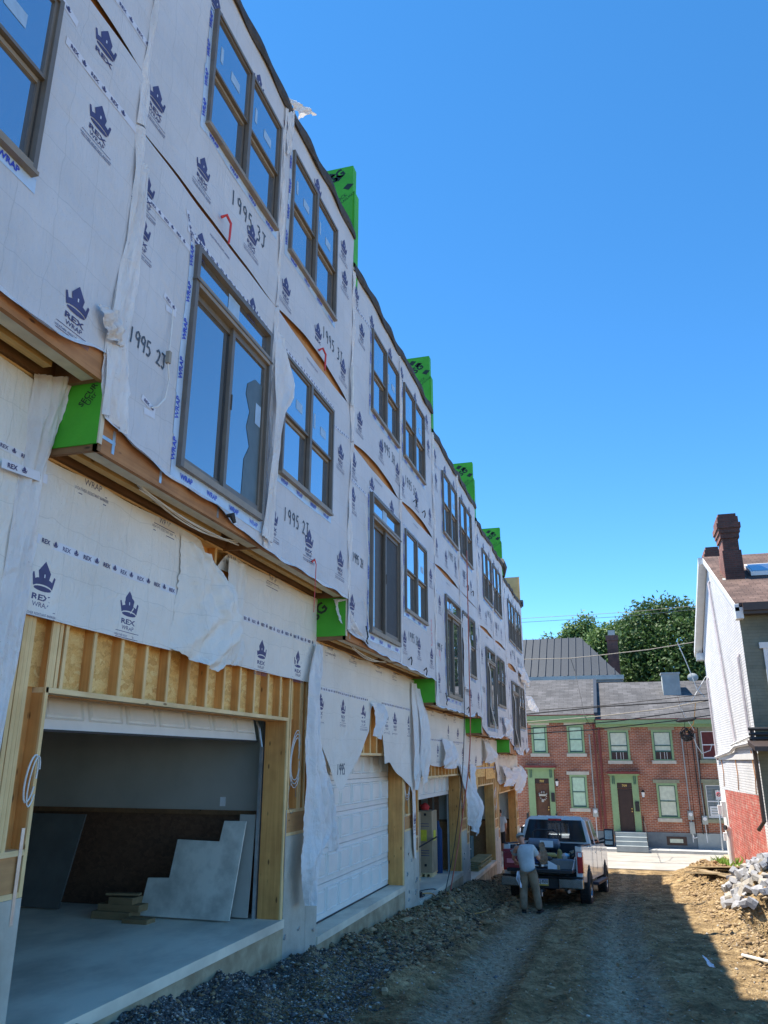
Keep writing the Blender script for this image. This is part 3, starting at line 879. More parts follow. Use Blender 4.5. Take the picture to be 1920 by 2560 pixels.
    if k == 4: e.tube([(XU-.5, y1+.02, r+.13), (XU+.1, y1+.0, r+.12)], .16, 'black', 10)
    e.build('roof_edge', root, smooth=False)
    if k == 4:
        g = MB(); g.box(-6.5, XU-.03, y1-.10, y1-.02, r-.2, r+1.35, 'plypar'); g.box(XU-.03, XU-.01, y1-.14, y1, r-.2, r+1.36, 'platey'); g.build('plywood_parapet', root)
        g = MB(); g.box(-14, -4.35, y1, y1+.01, s, b+.2, 'wrapc'); g.box(-14, XU-.03, y1, y1+.01, b, r, 'wrap'); g.build('end_wrap', root)
    # windows
    wr = []
    if k >= 0:
        wr.append(('w3l', y0+1.09, y0+2.95, b+4.26, b+5.90)); wr.append(('w3r', y0+3.39, y0+5.24, b+4.26, b+5.93))
        wr.append(('sl', y0+1.10, y0+2.95, b+.27, b+2.70)); wr.append(('w2r', y0+3.41, y0+5.26, b+1.05, b+2.70))
    else:
        wr.append(('w2r', y0+3.1, y0+5.02, b+1.12, b+2.76)); wr.append(('w3r', y0+3.1, y0+5.02, b+4.26, b+5.9))
    for nm, a, bb, cc, dd in wr:
        if nm == 'sl': slider(root, a, bb, cc, dd, opened=(1.0 if k in (1, 4) else 0.0), torn=(k == 0))
        else: window(root, a, bb, cc, dd, seed=k*7+len(nm), label={'w3l': 'upper window on the left half', 'w3r': 'upper window on the right half', 'w2r': 'window over the right half of the garage'}[nm] if k >= 0 else None)
    def inwin(y, z0, z1, pad=.16):
        return any(a-pad < y < bb+pad and not (z1 < cc or z0 > dd) for _, a, bb, cc, dd in wr)
    holes = [(a+.0, bb, cc, dd) for _, a, bb, cc, dd in wr]
    # third-storey wrap
    zs = b+3.2
    def gapf(y):
        h = 0 if y < ym else 1
        t = (y-(y0 if not h else ym))/(3.13 if not h else W-3.13)
        t = max(0, min(1, t))
        return GAP[(k, h)]*math.sin(math.pi*min(1, t*1.05))**.8 if GAP[(k, h)] else 0
    u3 = MB()
    sheet(u3, FU, ylo if k < 0 else y0, y1, zs-.1, r-.02, lambda y: zs+.0+gapf(y)*.75, lambda y: r-.02, [h for h in holes if h[2] > zs], 'wrap')
    u2 = MB()
    bot = lambda y: b+lerp_poly(BOT[k], y)
    sheet(u2, FU, ylo if k < 0 else y0, y1, b-.03, zs, bot, lambda y: zs-.005-gapf(y)*.25, [h for h in holes if h[2] < zs], 'wrap')
    # folded lower hem
    hem = []
    n = 60; ya = ylo if k < 0 else y0
    if k < 0: ya = 2.0
    for i in range(n+1):
        y = ya+(y1-ya)*i/n; hem.append(y)
    vs = []
    for y in hem:
        vs += [FU(y, bot(y))+Vector((.0, 0, .01)), Vector((XU+.035+.02*math.sin(y*5), y, bot(y)-.035-.012*math.sin(y*9)))]
    u2.add(vs, [(2*i, 2*i+2, 2*i+3, 2*i+1) for i in range(n)], 'flap')
    for _, a, bb, cc, dd in wr:
        flashing(u3 if cc > zs else u2, a, bb, cc, dd, right=(_ == 'sl'), rnd=rnd)
    # printed marks
    ex3 = {-1: [(4.3, 5.95+.09), (3.1, 6.0)], 0: [(4.89, 6.21), (6.01, 6.18), (7.22, 6.23), (8.25, 6.16), (9.45, 6.17), (10.63, 6.2), (6.0, 8.48), (7.13, 8.48), (8.09, 8.45), (9.28, 8.48), (10.52, 8.40), (10.62, 7.86)],
           1: [(11.5, 5.66), (12.76, 5.66), (13.95, 5.64), (14.4, 5.54), (15.55, 5.58), (16.78, 5.58), (11.12, 7.95), (12.15, 7.92), (13.41, 7.92), (14.3, 7.95), (15.51, 7.93), (16.66, 7.9), (11.53, 7.38), (16.77, 7.3)]}
    ex2 = {-1: [(4.37, 5.29), (4.40, 3.53), (3.2, 4.3), (3.0, 3.5)], 0: [(4.93, 5.2), (5.04, 4.74), (6.08, 5.27), (7.33, 5.27), (8.22, 2.94), (9.39, 2.96), (10.61, 2.98), (10.56, 4.68)],
           1: [(11.12, 4.8), (11.14, 4.2), (12.24, 4.73), (13.5, 4.71), (11.15, 2.44), (14.39, 2.37), (15.61, 2.4), (16.79, 2.35), (16.8, 4.14)]}
    if k in ex3: L3, L2 = ex3[k], ex2[k]
    else:
        L3 = [(y0+.30+1.18*i, b+3.9) for i in range(5)]+[(y0+.35+1.18*i, b+6.2) for i in range(5)]+[(y0+.45, b+5.6)]
        L2 = [(y0+.50, b+2.55), (y0+.3, b+.75), (y0+3.25, b+.7), (y0+4.4, b+.7), (y0+5.6, b+.72), (y0+5.7, b+2.4)]
    def ok(y, z):
        return y-.2 > ylo and y+.19 < y1 and not inwin(y, z-.36, z, .20)
    for y, z in L3:
        y = max(y, y0+.2)
        if not inwin(y, z-.22, z, .19): put_logo(u3, FU2, y, z, .35, full=not inwin(y, z-.48, z, .2) and z-.5 > zs+gapf(y))
        elif z > b+5.9: put_crown(u3, FU2, y, b+6.0, .33, 'ink')
    for y, z in L2:
        y = max(y, y0+.2)
        if not inwin(y, z-.22, z, .19): put_logo(u2, FU2, y, z, .35, full=not inwin(y, z-.48, z, .2))
        elif z > b+2.6 and z < zs: put_crown(u2, FU2, y, b+2.92, .30, 'ink')
    # short lines of small print under the upper sheet
    for yy in (y0+1.6, y0+4.4): put_text(u2, 'WEATHER RESISTANT BARRIER', FU2, yy, b+3.02, .03, 'ink', 0, .8)
    # tape
    if k == -1: put_tape(u3, FU2, 3.79, 5.46+1.0, 4.86, 5.47+1.0); put_tape(u2, FU2, 3.86, 5.46, 4.87, 5.46); put_tape(u2, FU2, 3.6, 5.78, 3.95, 5.72)
    elif k == 0: put_tape(u2, FU2, 4.9, 4.93, 5.95, 4.92, .06, .22); put_tape(u2, FU2, 5.80, 5.12, 7.85, 5.11, .06, .22); put_tape(u2, FU2, 5.78, 5.32, 5.92, 4.95, .06, .2); put_tape(u2, FU2, 8.2, 5.13, 10.2, 5.13, .05, .2); put_tape(u2, FU2, 10.15, 4.84, 10.95, 4.92, .05, .2)
    else:
        put_tape(u2, FU2, y0+.05, b+2.58, y0+1.0, b+2.58, .05, .2); put_tape(u2, FU2, y0+1.0, b+2.76, y0+3.05, b+2.76, .05, .2); put_tape(u2, FU2, y0+3.3, b+2.76, y0+5.3, b+2.76, .05, .2); put_tape(u2, FU2, y0+5.3, b+2.55, y0+6.1, b+2.60, .05, .2)
        put_tape(u3, FU2, y0+.03, b+5.78, y0+1.05, b+5.86, .05, .2)
    # numbers written by hand
    nu = {0: ('1995 3J', '1995 3I', '1995 2J', '1995 2I'), 1: ('1995 3H', '1995 3G', '1995 2H', '1995 2G'), 2: ('1995 3F', '1995 3E', '1995 2F', '1995 2E'), 3: ('1995 3D', '1995 3C', '1995 2D', '1995 2C'), 4: ('1995 3B', '1995 3A', '1995 2B', '1995 2A')}
    if k in nu:
        a, bb, cc, dd = nu[k]
        hand(u3, a, FU2, y0+1.78, b+3.78, .20, 'marker', gap=.72, lw=.13)
        hand(u3, bb, FU2, y0+4.75 if k == 0 else y0+3.55, b+3.70, .20, 'marker', gap=.72, lw=.13)
        hand(u2, cc, FU2, y0+.20 if k == 0 else y0+.16, b+1.10 if k == 0 else b+1.25, .15, 'marker', gap=.58, lw=.14)
        hand(u2, dd, FU2, y0+3.65, b+.50, .18, 'marker', gap=.72, lw=.13)
        if k == 1: hand(u2, '2', FU2, y0+5.65, b+1.0, .25, 'pinkmark', lw=.1); hand(u2, '3', FU2, y0+5.70, b+.68, .28, 'pinkmark', lw=.1)
        if k == 2: hand(u2, '9', FU2, y0+.35, b+1.0, .25, 'pinkmark', lw=.1)
    if k == 0:
        for (yy, zz) in ((5.62, 4.12), (5.45, 2.98)):
            put_tape(u2, FU2, yy-.1, zz+.05, yy+.12, zz, .06, .2); put_tape(u2, FU2, yy-.05, zz-.06, yy+.12, zz-.04, .06, .2)
        q = MB(); q.tube([(XU+.03, 5.65, 4.08), (XU+.03, 5.66, 3.9), (XU+.04, 5.64, 3.72), (XU+.05, 5.62, 3.5), (XU+.04, 5.68, 3.35), (XU+.03, 5.66, 3.15), (XU+.03, 5.55, 3.02), (XU+.02, 5.48, 2.98)], .008, 'wcable', 5)
        q.obox((XU+.05, 5.62, 3.55), .02, .02, .06, Matrix.Identity(3), 'cable'); q.build('wall_cable', root)
    if k in (1, 2):
        q = MB()
        q.tube([(XU+.03, y0+.75, b+2.3), (XU+.03, y0+.85, b+1.9), (XU+.04, y0+.93, b+1.5)], .006, 'wcable', 4)
        q.tube([(XU+.03, y0+.7, b+.72), (XU+.05, y0+.85, b+.55), (XU+.05, y0+.95, b+.3), (XU+.04, y0+.8, b+.2)], .007, 'wcable', 4)
        q.tube([(XU+.05, y0+.78, b+.32), (XU+.08, y0+.80, b+.15), (XU+.07, y0+.74, b+.08), (XU+.06, y0+.86, b+.05)], .012, 'bcable', 5)
        q.build('wall_cable', root)
        for (dy, dz) in ((3.62, .12), (4.9, .05), (4.15, 3.5), (4.95, 3.5)):
            q = MB(); q.tube([(XU+.02, y0+dy, b+dz), (XU+.06, y0+dy+.06, b+dz+.06), (XU+.06, y0+dy+.12, b+dz), (XU+.05, y0+dy+.10, b+dz-.09)], .012, 'bcable', 5); q.build('cable_end', root)
    if k in (3, 4):
        q = MB(); q.tube([(XU+.08+.04*math.sin(i), y0+1.05+.12*i+.08*math.sin(i*2.1), b+2.2-.26*i) for i in range(9)], .014, 'wcable', 5); q.build('wall_cable', root)
    if k == 0:
        q = MB()
        for yy in (6.45, 9.5):
            q.tube([(XU+.02, yy-.03, 5.72), (XU+.07, yy, 5.76), (XU+.10, yy+.05, 5.68), (XU+.09, yy+.06, 5.5), (XU+.09, yy+.05, 5.42)], [.02, .018, .014, .013, .01], 'red', 6)
        q.tube([(XU+.02, 9.45, 2.52), (XU+.05, 9.47, 2.56), (XU+.06, 9.51, 2.5), (XU+.05, 9.50, 1.85)], [.02, .015, .006, .005], 'red', 5)
        q.build('red_tag_cord', root)
        q = MB(); q.tube([(XU+.05, 10.93, 6.2), (XU+.05, 10.95, 5.5)], .02, 'wcable', 6); q.build('conduit', root)
        q = MB(); q.tube([(XU+.02, 7.0, 2.43), (XU+.07, 7.02, 2.44), (XU+.09, 7.05, 2.36)], [.02, .04, .02], 'black', 6); q.build('outlet_plug', root)
    u3.build('upper_wrap', root, smooth=True)
    u2.build('middle_wrap', root, smooth=True)
    # vertical seams of crumpled wrap
    for yy, wd in ((y0+.02, .10), (ym-.02, .07)):
        for (za, zb) in ((bot(yy)+(0.0), zs-.02), (zs, r-.03)):
            m_ = 26; sm_ = MB()
            def f(u, v, yy=yy, wd=wd, za=za, zb=zb):
                z = za+(zb-za)*v
                y = yy+(u-.5)*wd*(1+.5*math.sin(z*2.7+yy))+.02*math.sin(z*1.9+yy)
                return Vector((XU+.012+.035*math.sin(math.pi*u)*(.7+.5*math.sin(z*3.3+yy*2))+.012*math.sin(z*9+u*5), y, z))
            sm_.grid(f, 6, m_, 'flap'); sm_.build('seam_flap', root, smooth=True)
    # garage-storey wrap
    gw = MB()
    gb = lambda y: lerp_poly(GB[k], y)
    zlo = min(v for _, v in GB[k])
    ya = ylo if k < 0 else y0
    sheet(gw, FG, ya, y1, max(zlo, s-1.5), b+.02, gb, lambda y: b+.0-.03*abs(math.sin(y*2.3)) - (max(0, .30-abs(y-7.72)*.9) if k == 0 else 0), [(7.3, 8.1, 1.0, 2.1)] if k == 0 else [], 'wrapc', .12)
    tz = b-.69
    if k < 3:
        if k == 0: put_tape(gw, FG2, 4.90, 1.66, 7.75, 1.64); put_tape(gw, FG2, 8.2, 1.64, 10.98, 1.66)
        else: put_tape(gw, FG2, y0+.05 if k > 0 else 3.0, tz, (ym-.3) if k > 0 else y1-.03, tz, .06, .22)
        if k > 0: put_tape(gw, FG2, ym+.35, tz, y1-.3, tz, .06, .22)
    else: put_tape(gw, FG2, y0+.1, tz-.25, y1-.5, tz-.25, .05, .25)
    GLg = {0: [(5.04, 1.50), (6.22, 1.50), (8.14, 1.47), (9.15, 1.46), (10.36, 1.48)], 1: [(11.22, .95), (12.33, .95), (13.5, .93), (14.88, .91), (15.43, .91), (16.66, .91)],
           2: [(18.16, .42), (19.4, .38), (20.83, .89), (22.11, .85), (22.72, .34)], -1: [(4.2, 2.1), (3.0, 2.1)]}
    for y, z in GLg.get(k, [(y0+.5, b-.55), (y0+1.7, b-.55), (y0+2.8, b-.6), (y0+4.2, b-.65), (y0+5.4, b-.8)]):
        put_logo(gw, FG2, y, z, .34, full=gb(y) < z-.38)
    for y in ((y0+.62, y0+1.80, y0+3.3, y0+4.5) if k >= 0 else ()):
        put_text(gw, 'WRAP', FG2, y, b-.07, .06, 'ink'); put_text(gw, 'WEATHER RESISTANT BARRIER', FG2, y, b-.14, .03, 'ink', 0, .8)
        for dz in (.10, .17): gw.add([FG2(y-.2, b-dz), FG2(y+.2, b-dz), FG2(y+.2, b-dz+.008), FG2(y-.2, b-dz+.008)], [(0, 1, 2, 3)], 'ink')
    if k == 1:
        hand(gw, '1995', FG2, 12.05, .02-.25, .16, 'marker', gap=.6, lw=.18)
        put_logo(gw, FG2, 17.05, -1.05, .34)
    gw.build('garage_wrap', root, smooth=True)
    # loose flaps
    def cloth1(fl_, *a):
        q = MB(); cloth(q, *a); q.build('loose_flap', root, smooth=True)
    fl = MB()
    if k == 0:
        # the two sheets come apart here: their free ends curl away from the wall
        def free_end(A, B, n, k, amp, ph):
            q = MB(); cloth(q, A, B, 'wrapc', n, k, amp, ph); q.build('loose_flap', root, smooth=True)
        free_end([(-4.243, 6.95, 2.24), (-4.243, 7.0, 1.8), (-4.243, 6.95, 1.4), (-4.243, 6.9, 1.055)], [(-4.20, 7.45, 2.12), (-4.05, 7.82, 1.80), (-3.98, 7.92, 1.40), (-4.06, 7.55, .88)], 26, 14, .05, 1)
        free_end([(-4.20, 7.98, 2.25), (-4.14, 7.90, 1.8), (-4.12, 7.86, 1.3), (-4.16, 7.76, 1.01)], [(-4.25, 8.5, 2.26), (-4.24, 8.5, 1.8), (-4.24, 8.5, 1.3), (-4.24, 8.5, 1.05)], 22, 10, .03, 2)
        # left corner of the middle sheet, peeled off over the green board
        cloth1(fl, [(XU-.005, 4.88, 5.2), (XU+.00, 4.86, 4.2), (XU-.02, 4.80, 3.5), (XU-.03, 4.82, 2.9), (XU-.02, 4.95, 2.62)], [(XU+.012, 5.05, 5.2), (XU+.02, 5.08, 4.2), (XU+.02, 5.05, 3.5), (XU+.03, 5.1, 3.0), (XU+.03, 5.16, 2.55)], 'flap', 26, 8, .03, .5)
        # long loose flap beside the sliding door
        cloth1(fl, [(XU+.02, 8.02, 5.2), (XU+.05, 7.92, 4.7), (XU+.10, 7.9, 4.0), (XU+.08, 7.86, 3.3), (XU+.03, 7.86, 2.45)], [(XU+.02, 8.16, 5.1), (XU+.12, 8.42, 4.55), (XU+.10, 8.12, 4.0), (XU+.06, 8.05, 3.2), (XU+.03, 8.12, 2.38)], 'flap', 30, 8, .035, 3)
    if k == 1:
        # tall strip hanging between the first two garages
        cloth1(fl, [(-4.22, 10.80, 1.62), (-4.19, 10.55, 1.05), (-4.18, 10.50, .3), (-4.16, 10.46, -.4), (-4.17, 10.44, -1.0), (-4.15, 10.40, -1.4), (-4.17, 10.58, -1.85)], [(-4.26, 11.12, 1.65), (-4.22, 11.04, 1.0), (-4.16, 10.95, .3), (-4.08, 11.12, -.3), (-4.02, 11.35, -.9), (-4.1, 10.95, -1.25), (-4.16, 10.78, -1.83)], 'flap', 50, 14, .07, 1.2)
        cloth1(fl, [(-4.1, 10.98, -.2), (-4.05, 11.08, -.7), (-4.04, 11.1, -1.22)], [(-4.1, 11.15, -.2), (-4.02, 11.3, -.7), (-4.0, 11.48, -1.25)], 'flap', 18, 6, .05, 0)
        # flap folded over the green board
        cloth1(fl, [(-3.98, 10.98, 2.32), (-3.92, 10.96, 2.1), (-3.86, 10.96, 1.95)], [(-3.80, 10.99, 2.32), (-3.70, 11.3, 1.95), (-3.66, 11.62, 1.78)], 'flap', 14, 8, .03, 0)
        cloth1(fl, [(-4.24, 13.80, .98), (-4.2, 13.9, .7), (-4.22, 13.8, .4)], [(-4.2, 14.5, 1.0), (-4.1, 14.35, .75), (-4.15, 14.05, .35)], 'flap', 14, 8, .05, 0)
        cloth1(fl, [(-4.24, 16.75, 1.6), (-4.2, 16.8, .5), (-4.2, 16.82, -.2), (-4.22, 16.86, -.6)], [(-4.22, 17.1, 1.6), (-4.12, 17.25, .5), (-4.12, 17.2, -.2), (-4.2, 17.05, -.62)], 'flap', 26, 8, .04, 2)
    if k == 2:
        cloth1(fl, [(-4.24, 21.9, -.1), (-4.16, 22.1, -.6), (-4.1, 22.2, -1.2), (-4.12, 22.4, -1.7)], [(-4.22, 22.5, -.15), (-4.05, 22.7, -.7), (-3.75, 22.9, -1.2), (-3.95, 22.7, -2.0)], 'flap', 30, 10, .08, 1)
        cloth1(fl, [(-4.2, 19.7, .5), (-4.12, 19.6, .1), (-4.16, 19.5, -.2)], [(-4.2, 20.9, .45), (-4.05, 21.1, .1), (-4.1, 20.9, -.22)], 'flap', 16, 10, .06, 2)
        cloth1(fl, [(-4.2, 16.9, 1.5), (-4.1, 16.95, .8), (-4.1, 17.0, .0), (-4.1, 17.1, -.6)], [(-4.2, 17.2, 1.5), (-4.0, 17.35, .8), (-3.98, 17.4, .2), (-4.05, 17.45, -.2)], 'flap', 24, 8, .05, 2)
        cloth1(fl, [(XU+.03, 20.35, 3.7), (XU+.05, 20.3, 2.8), (XU+.03, 20.25, 1.8)], [(XU+.06, 20.85, 3.65), (XU+.12, 20.95, 2.8), (XU+.06, 20.9, 1.75)], 'flap', 24, 8, .05, 1)
    if k == 3:
        cloth1(fl, [(-4.24, 23.6, -.1), (-4.16, 23.4, -.8), (-4.1, 23.5, -1.7)], [(-4.2, 24.3, -.2), (-4.1, 23.7, -.9), (-4.0, 23.75, -1.6)], 'flap', 24, 8, .06, 1)
        cloth1(fl, [(-4.2, 26.0, .6), (-4.1, 26.1, .2), (-4.2, 26.2, -.1)], [(-4.2, 26.6, .6), (-3.9, 27.2, .1), (-4.1, 26.8, -.1)], 'flap', 14, 8, .06, 1)
        cloth1(fl, [(XU+.02, 27.6, 1.4), (XU+.06, 27.8, 1.0), (XU+.03, 27.9, .75)], [(XU+.03, 28.8, 1.35), (XU+.14, 28.9, 1.0), (XU+.06, 28.6, .7)], 'flap', 14, 8, .08, 1)
    if k == 4:
        cloth1(fl, [(-4.2, 29.9, -.2), (-4.1, 30.2, -.6), (-4.15, 30.0, -.95)], [(-4.2, 32.0, -.3), (-3.9, 32.4, -.7), (-4.0, 31.4, -.9)], 'flap', 14, 10, .08, 1)
        cloth1(fl, [(-4.2, 33.0, -.3), (-4.1, 33.0, -.9), (-4.15, 33.2, -1.3)], [(-4.2, 35.4, -.2), (-3.9, 35.5, -.6), (-4.0, 34.2, -1.2)], 'flap', 14, 10, .1, 2)
        cloth1(fl, [(XU+.02, 32.5, 3.6), (XU+.10, 33.0, 3.3), (XU+.05, 33.2, 3.15)], [(XU+.02, 35.0, 3.9), (XU+.2, 35.4, 3.2), (XU+.1, 35.0, 3.0)], 'flap', 14, 10, .08, 2)
        cloth1(fl, [(XU+.0, 35.6, 2.7), (XU+.05, 35.7, 2.4), (XU+.1, 35.9, 2.1)], [(XU+.2, 35.9, 2.7), (XU+.35, 36.0, 2.4), (XU+.5, 36.1, 2.0)], 'flap', 14, 10, .05, 2)
    if k == -1:
        cloth1(fl, [(-4.27, 4.6, 2.95), (-4.26, 4.6, 2.4), (-4.26, 4.6, 1.8), (-4.27, 4.6, 1.0), (-4.27, 4.6, .0), (-4.27, 4.6, -1.0)], [(-4.08, 4.84, 3.0), (-4.16, 4.845, 2.6), (-4.22, 4.85, 2.2), (-4.24, 4.86, 1.7), (-4.26, 4.87, 1.1), (-4.24, 4.80, .1)], 'flap', 30, 10, .03, 2)
        put_tape(fl, lambda a, z: Vector((-4.19, a, z)), 4.35, 2.08, 4.84, 2.12)
        cloth1(fl, [(XU+.01, 4.60, 3.5), (XU+.04, 4.65, 3.4), (XU+.02, 4.72, 3.28)], [(XU+.02, 4.84, 3.55), (XU+.06, 4.9, 3.35), (XU+.02, 4.92, 3.25)], 'flap', 12, 8, .05, 2)
    if k == 0:
        cloth1(fl, [(XU+.02, 7.9, 8.84), (XU+.0, 8.0, 8.95), (XU-.05, 8.1, 9.0)], [(XU+.05, 8.3, 8.85), (XU+.2, 8.5, 9.1), (XU+.15, 8.6, 9.15)], 'flap', 12, 8, .04, 2)
        cloth1(fl, [(XU+.01, 8.0, 8.8), (XU+.02, 8.0, 8.4), (XU+.02, 8.0, 8.0)], [(XU+.05, 8.15, 8.8), (XU+.05, 8.12, 8.4), (XU+.03, 8.1, 8.0)], 'flap', 12, 6, .03, 2)
    if fl.v: fl.build('flap_tape', root, smooth=True)
    return root
M['plypar'] = wood('parapet_plywood', (.48, .33, .13), (.66, .48, .22), 'x', .5)
for k in (-1, 0, 1, 2, 3, 4): build_house(k)
# ================================================================ ground
def gz_np(X, Y):
    X = np.asarray(X, float); Y = np.asarray(Y, float)
    z = -1.83-.073*Y
    z = np.where(Y < -4, -1.83+.073*4, z)
    lim = -4.36
    t = np.clip((Y-30)/6.5, 0, 1); z = z*(1-t*t*(3-2*t)) + lim*(t*t*(3-2*t))
    s = lambda a, b, v: (lambda q: q*q*(3-2*q))(np.clip((v-a)/(b-a), 0, 1))
    lump = fbm(X*.9, Y*.7)
    # bank along the foundations
    wb = s(-3.0, -4.1, X)*s(34.5, 31, Y)
    z = z + wb*(.15+.22*lump)
    z = z + wb*.22*np.exp(-((Y-20)/3.2)**2)*s(-4.4, -3.7, X)
    # heaps on the right
    wr = s(1.55, 3.0, X)*s(12.0, 16.5, Y)*s(38.5, 35, Y)
    z = z + wr*(.46+.40*lump)
    z = z + .50*s(1.4, 2.9, X)*np.exp(-((X-3.6)/1.7)**2)*np.exp(-((Y-20.8)/4.0)**2)
    z = z + .5*np.exp(-((X-2.2)/.9)**2-((Y-31.0)/2.2)**2)
    # trench
    z = z - 1.1*s(2.05, 2.5, X+.25*lump)*s(15.0, 15.7, Y)*s(18.9, 18.2, Y)*s(3.4, 2.9, X)
    # wheel ruts
    for cx in (-1.95, -.22):
        c = cx+.12*np.sin(Y*.25)
        z = z - .055*np.exp(-((X-c)/.36)**2)*s(30, 26, Y)*s(-2, 3, Y)
        z = z + .07*(np.exp(-((X-c-.58)/.12)**2)+np.exp(-((X-c+.58)/.12)**2))*(.5+lump)*s(30, 26, Y)
    z = z + .08*np.exp(-((X+2.75)/.25)**2)*(.8+lump*2)*s(30, 26, Y)
    inside = s(36.2, 34.5, Y)
    z = z + inside*(.045*fbm(X*2.2, Y*2.0)+.028*fbm(X*7, Y*6, 3)+.030*fbm(X*17, Y*15, 3))
    rough = s(1.2, 2.4, X)+wb+.25
    z = z + inside*np.clip(rough, 0, 1.2)*(.15*np.abs(fbm(X*4.3+9, Y*4.0, 4)))
    return z
def gz(x, y): return float(gz_np(np.array([x]), np.array([y]))[0])
def ground():
    def axis(a, b, st, far):
        c = list(np.arange(a, b+1e-6, st)); lo = [a-d for d in far][::-1]; hi = [b+d for d in far]
        return np.array(lo+c+hi)
    far = [.3, .8, 2, 5, 12, 30, 80, 200, 500, 1200]
    xs = axis(-4.7, 4.6, .045, far)
    y = 5.0; ys = []
    while y < 38: ys.append(y); y += .045+max(0, y-9)*.004
    ys = np.array([5-d for d in far][::-1]+ys+[38+d for d in far])
    Xg, Yg = np.meshgrid(xs, ys)
    Z = gz_np(Xg, Yg)
    V = np.stack([Xg.ravel(), Yg.ravel(), Z.ravel()], 1)
    nx, ny = len(xs), len(ys)
    i = np.arange(nx-1)[None, :]+np.arange(ny-1)[:, None]*nx
    F = np.stack([i, i+1, i+nx+1, i+nx], -1).reshape(-1, 4)
    me = bpy.data.meshes.new('ground')
    me.vertices.add(len(V)); me.vertices.foreach_set('co', V.ravel())
    me.loops.add(F.size); me.loops.foreach_set('vertex_index', F.ravel().astype(np.int32))
    me.polygons.add(len(F)); me.polygons.foreach_set('loop_start', (np.arange(len(F))*4).astype(np.int32))
    me.polygons.foreach_set('loop_total', np.full(len(F), 4, np.int32))
    me.polygons.foreach_set('use_smooth', [True]*len(F))
    me.update(calc_edges=True)
    m, nt, b = _base('trodden_dirt')
    g = nt.nodes.new('ShaderNodeNewGeometry'); sp = nt.nodes.new('ShaderNodeSeparateXYZ'); nt.links.new(g.outputs['Position'], sp.inputs[0])
    mp = _obj(nt)
    n1 = _noise(nt, mp, 2.2, 8, .65); n2 = _noise(nt, mp, 14, 6, .7); n3 = _noise(nt, mp, .7, 4)
    r1 = _ramp(nt, n1.outputs['Fac'], [(.28, (.11, .075, .04)), (.50, (.32, .225, .12)), (.74, (.58, .44, .26))])
    r2 = _ramp(nt, n2.outputs['Fac'], [(.32, (.42, .39, .35)), (.65, (1.22, 1.2, 1.1))])
    c = _mix(nt, 1, r1.outputs[0], r2.outputs[0], 'MULTIPLY').outputs[2]
    def math_(op, a, bb, cc=None):
        q = nt.nodes.new('ShaderNodeMath'); q.operation = op
        for i_, v in enumerate((a, bb, cc)):
            if v is None: continue
            if isinstance(v, (int, float)): q.inputs[i_].default_value = v
            else: nt.links.new(v, q.inputs[i_])
        return q.outputs[0]
    # pale crushed-stone dust in the wheel tracks
    sn = math_('MULTIPLY', math_('SINE', math_('MULTIPLY', sp.outputs['Y'], .25), 0), .12)
    wob = math_('MULTIPLY_ADD', n1.outputs['Fac'], .5, -.25)
    x = math_('ADD', math_('SUBTRACT', sp.outputs['X'], sn), wob)
    def band(cx, hw):
        d = math_('ABSOLUTE', math_('SUBTRACT', x, cx), 0)
        q = nt.nodes.new('ShaderNodeMapRange'); q.inputs[1].default_value = hw*1.5; q.inputs[2].default_value = hw*.6; q.interpolation_type = 'SMOOTHSTEP'
        nt.links.new(d, q.inputs[0]); return q.outputs[0]
    tr = math_('MAXIMUM', band(-1.95, .34), band(-.2, .40))
    yr = nt.nodes.new('ShaderNodeMapRange'); yr.inputs[1].default_value = 24; yr.inputs[2].default_value = 12; nt.links.new(sp.outputs['Y'], yr.inputs[0])
    tr = math_('MULTIPLY', math_('MULTIPLY', tr, math_('MULTIPLY_ADD', yr.outputs[0], .75, .25)), _ramp(nt, n2.outputs['Fac'], [(.25, (.45, .45, .45)), (.6, (1, 1, 1))]).outputs[0])
    c = _mix(nt, tr, c, _ramp(nt, n2.outputs['Fac'], [(.3, (.24, .195, .12)), (.7, (.60, .51, .36))]).outputs[0]).outputs[2]
    # dark gravel by the first garages
    gx = nt.nodes.new('ShaderNodeMapRange'); gx.inputs[1].default_value = -2.75; gx.inputs[2].default_value = -3.3; nt.links.new(math_('ADD', x, math_('MULTIPLY', sp.outputs['Y'], .09)), gx.inputs[0])
    gy = nt.nodes.new('ShaderNodeMapRange'); gy.inputs[1].default_value = 13.2; gy.inputs[2].default_value = 12.2; nt.links.new(math_('ADD', sp.outputs['Y'], wob), gy.inputs[0])
    gm = math_('MULTIPLY', gx.outputs[0], gy.outputs[0])
    v = nt.nodes.new('ShaderNodeTexVoronoi'); v.inputs['Scale'].default_value = 38; nt.links.new(mp.outputs[0], v.inputs['Vector'])
    c = _mix(nt, gm, c, _ramp(nt, v.outputs['Color'], [(.1, (.05, .047, .045)), (.6, (.12, .115, .11)), (.95, (.26, .25, .235))]).outputs[0]).outputs[2]
    nt.links.new(c, b.inputs['Base Color'])
    b.inputs['Roughness'].default_value = .95; b.inputs['Specular IOR Level'].default_value = .2
    # tread marks across the tracks
    wv = math_('SINE', math_('MULTIPLY_ADD', sp.outputs['Y'], 52, math_('MULTIPLY', n1.outputs['Fac'], 9)), 0)
    tt = math_('MAXIMUM', band(-2.25, .13), math_('MAXIMUM', band(-1.55, .12), math_('MAXIMUM', band(-.55, .13), band(-.0, .12))))
    h = math_('ADD', math_('MULTIPLY', math_('MULTIPLY', wv, tt), .8), math_('ADD', n2.outputs['Fac'], math_('MULTIPLY', v.outputs['Distance'], .35)))
    _bump(nt, b, h, 1.0, .05)
    me.materials.append(m)
    o = bpy.data.objects.new('ground', me); COL.objects.link(o); tag(o, kind='structure')
ground()

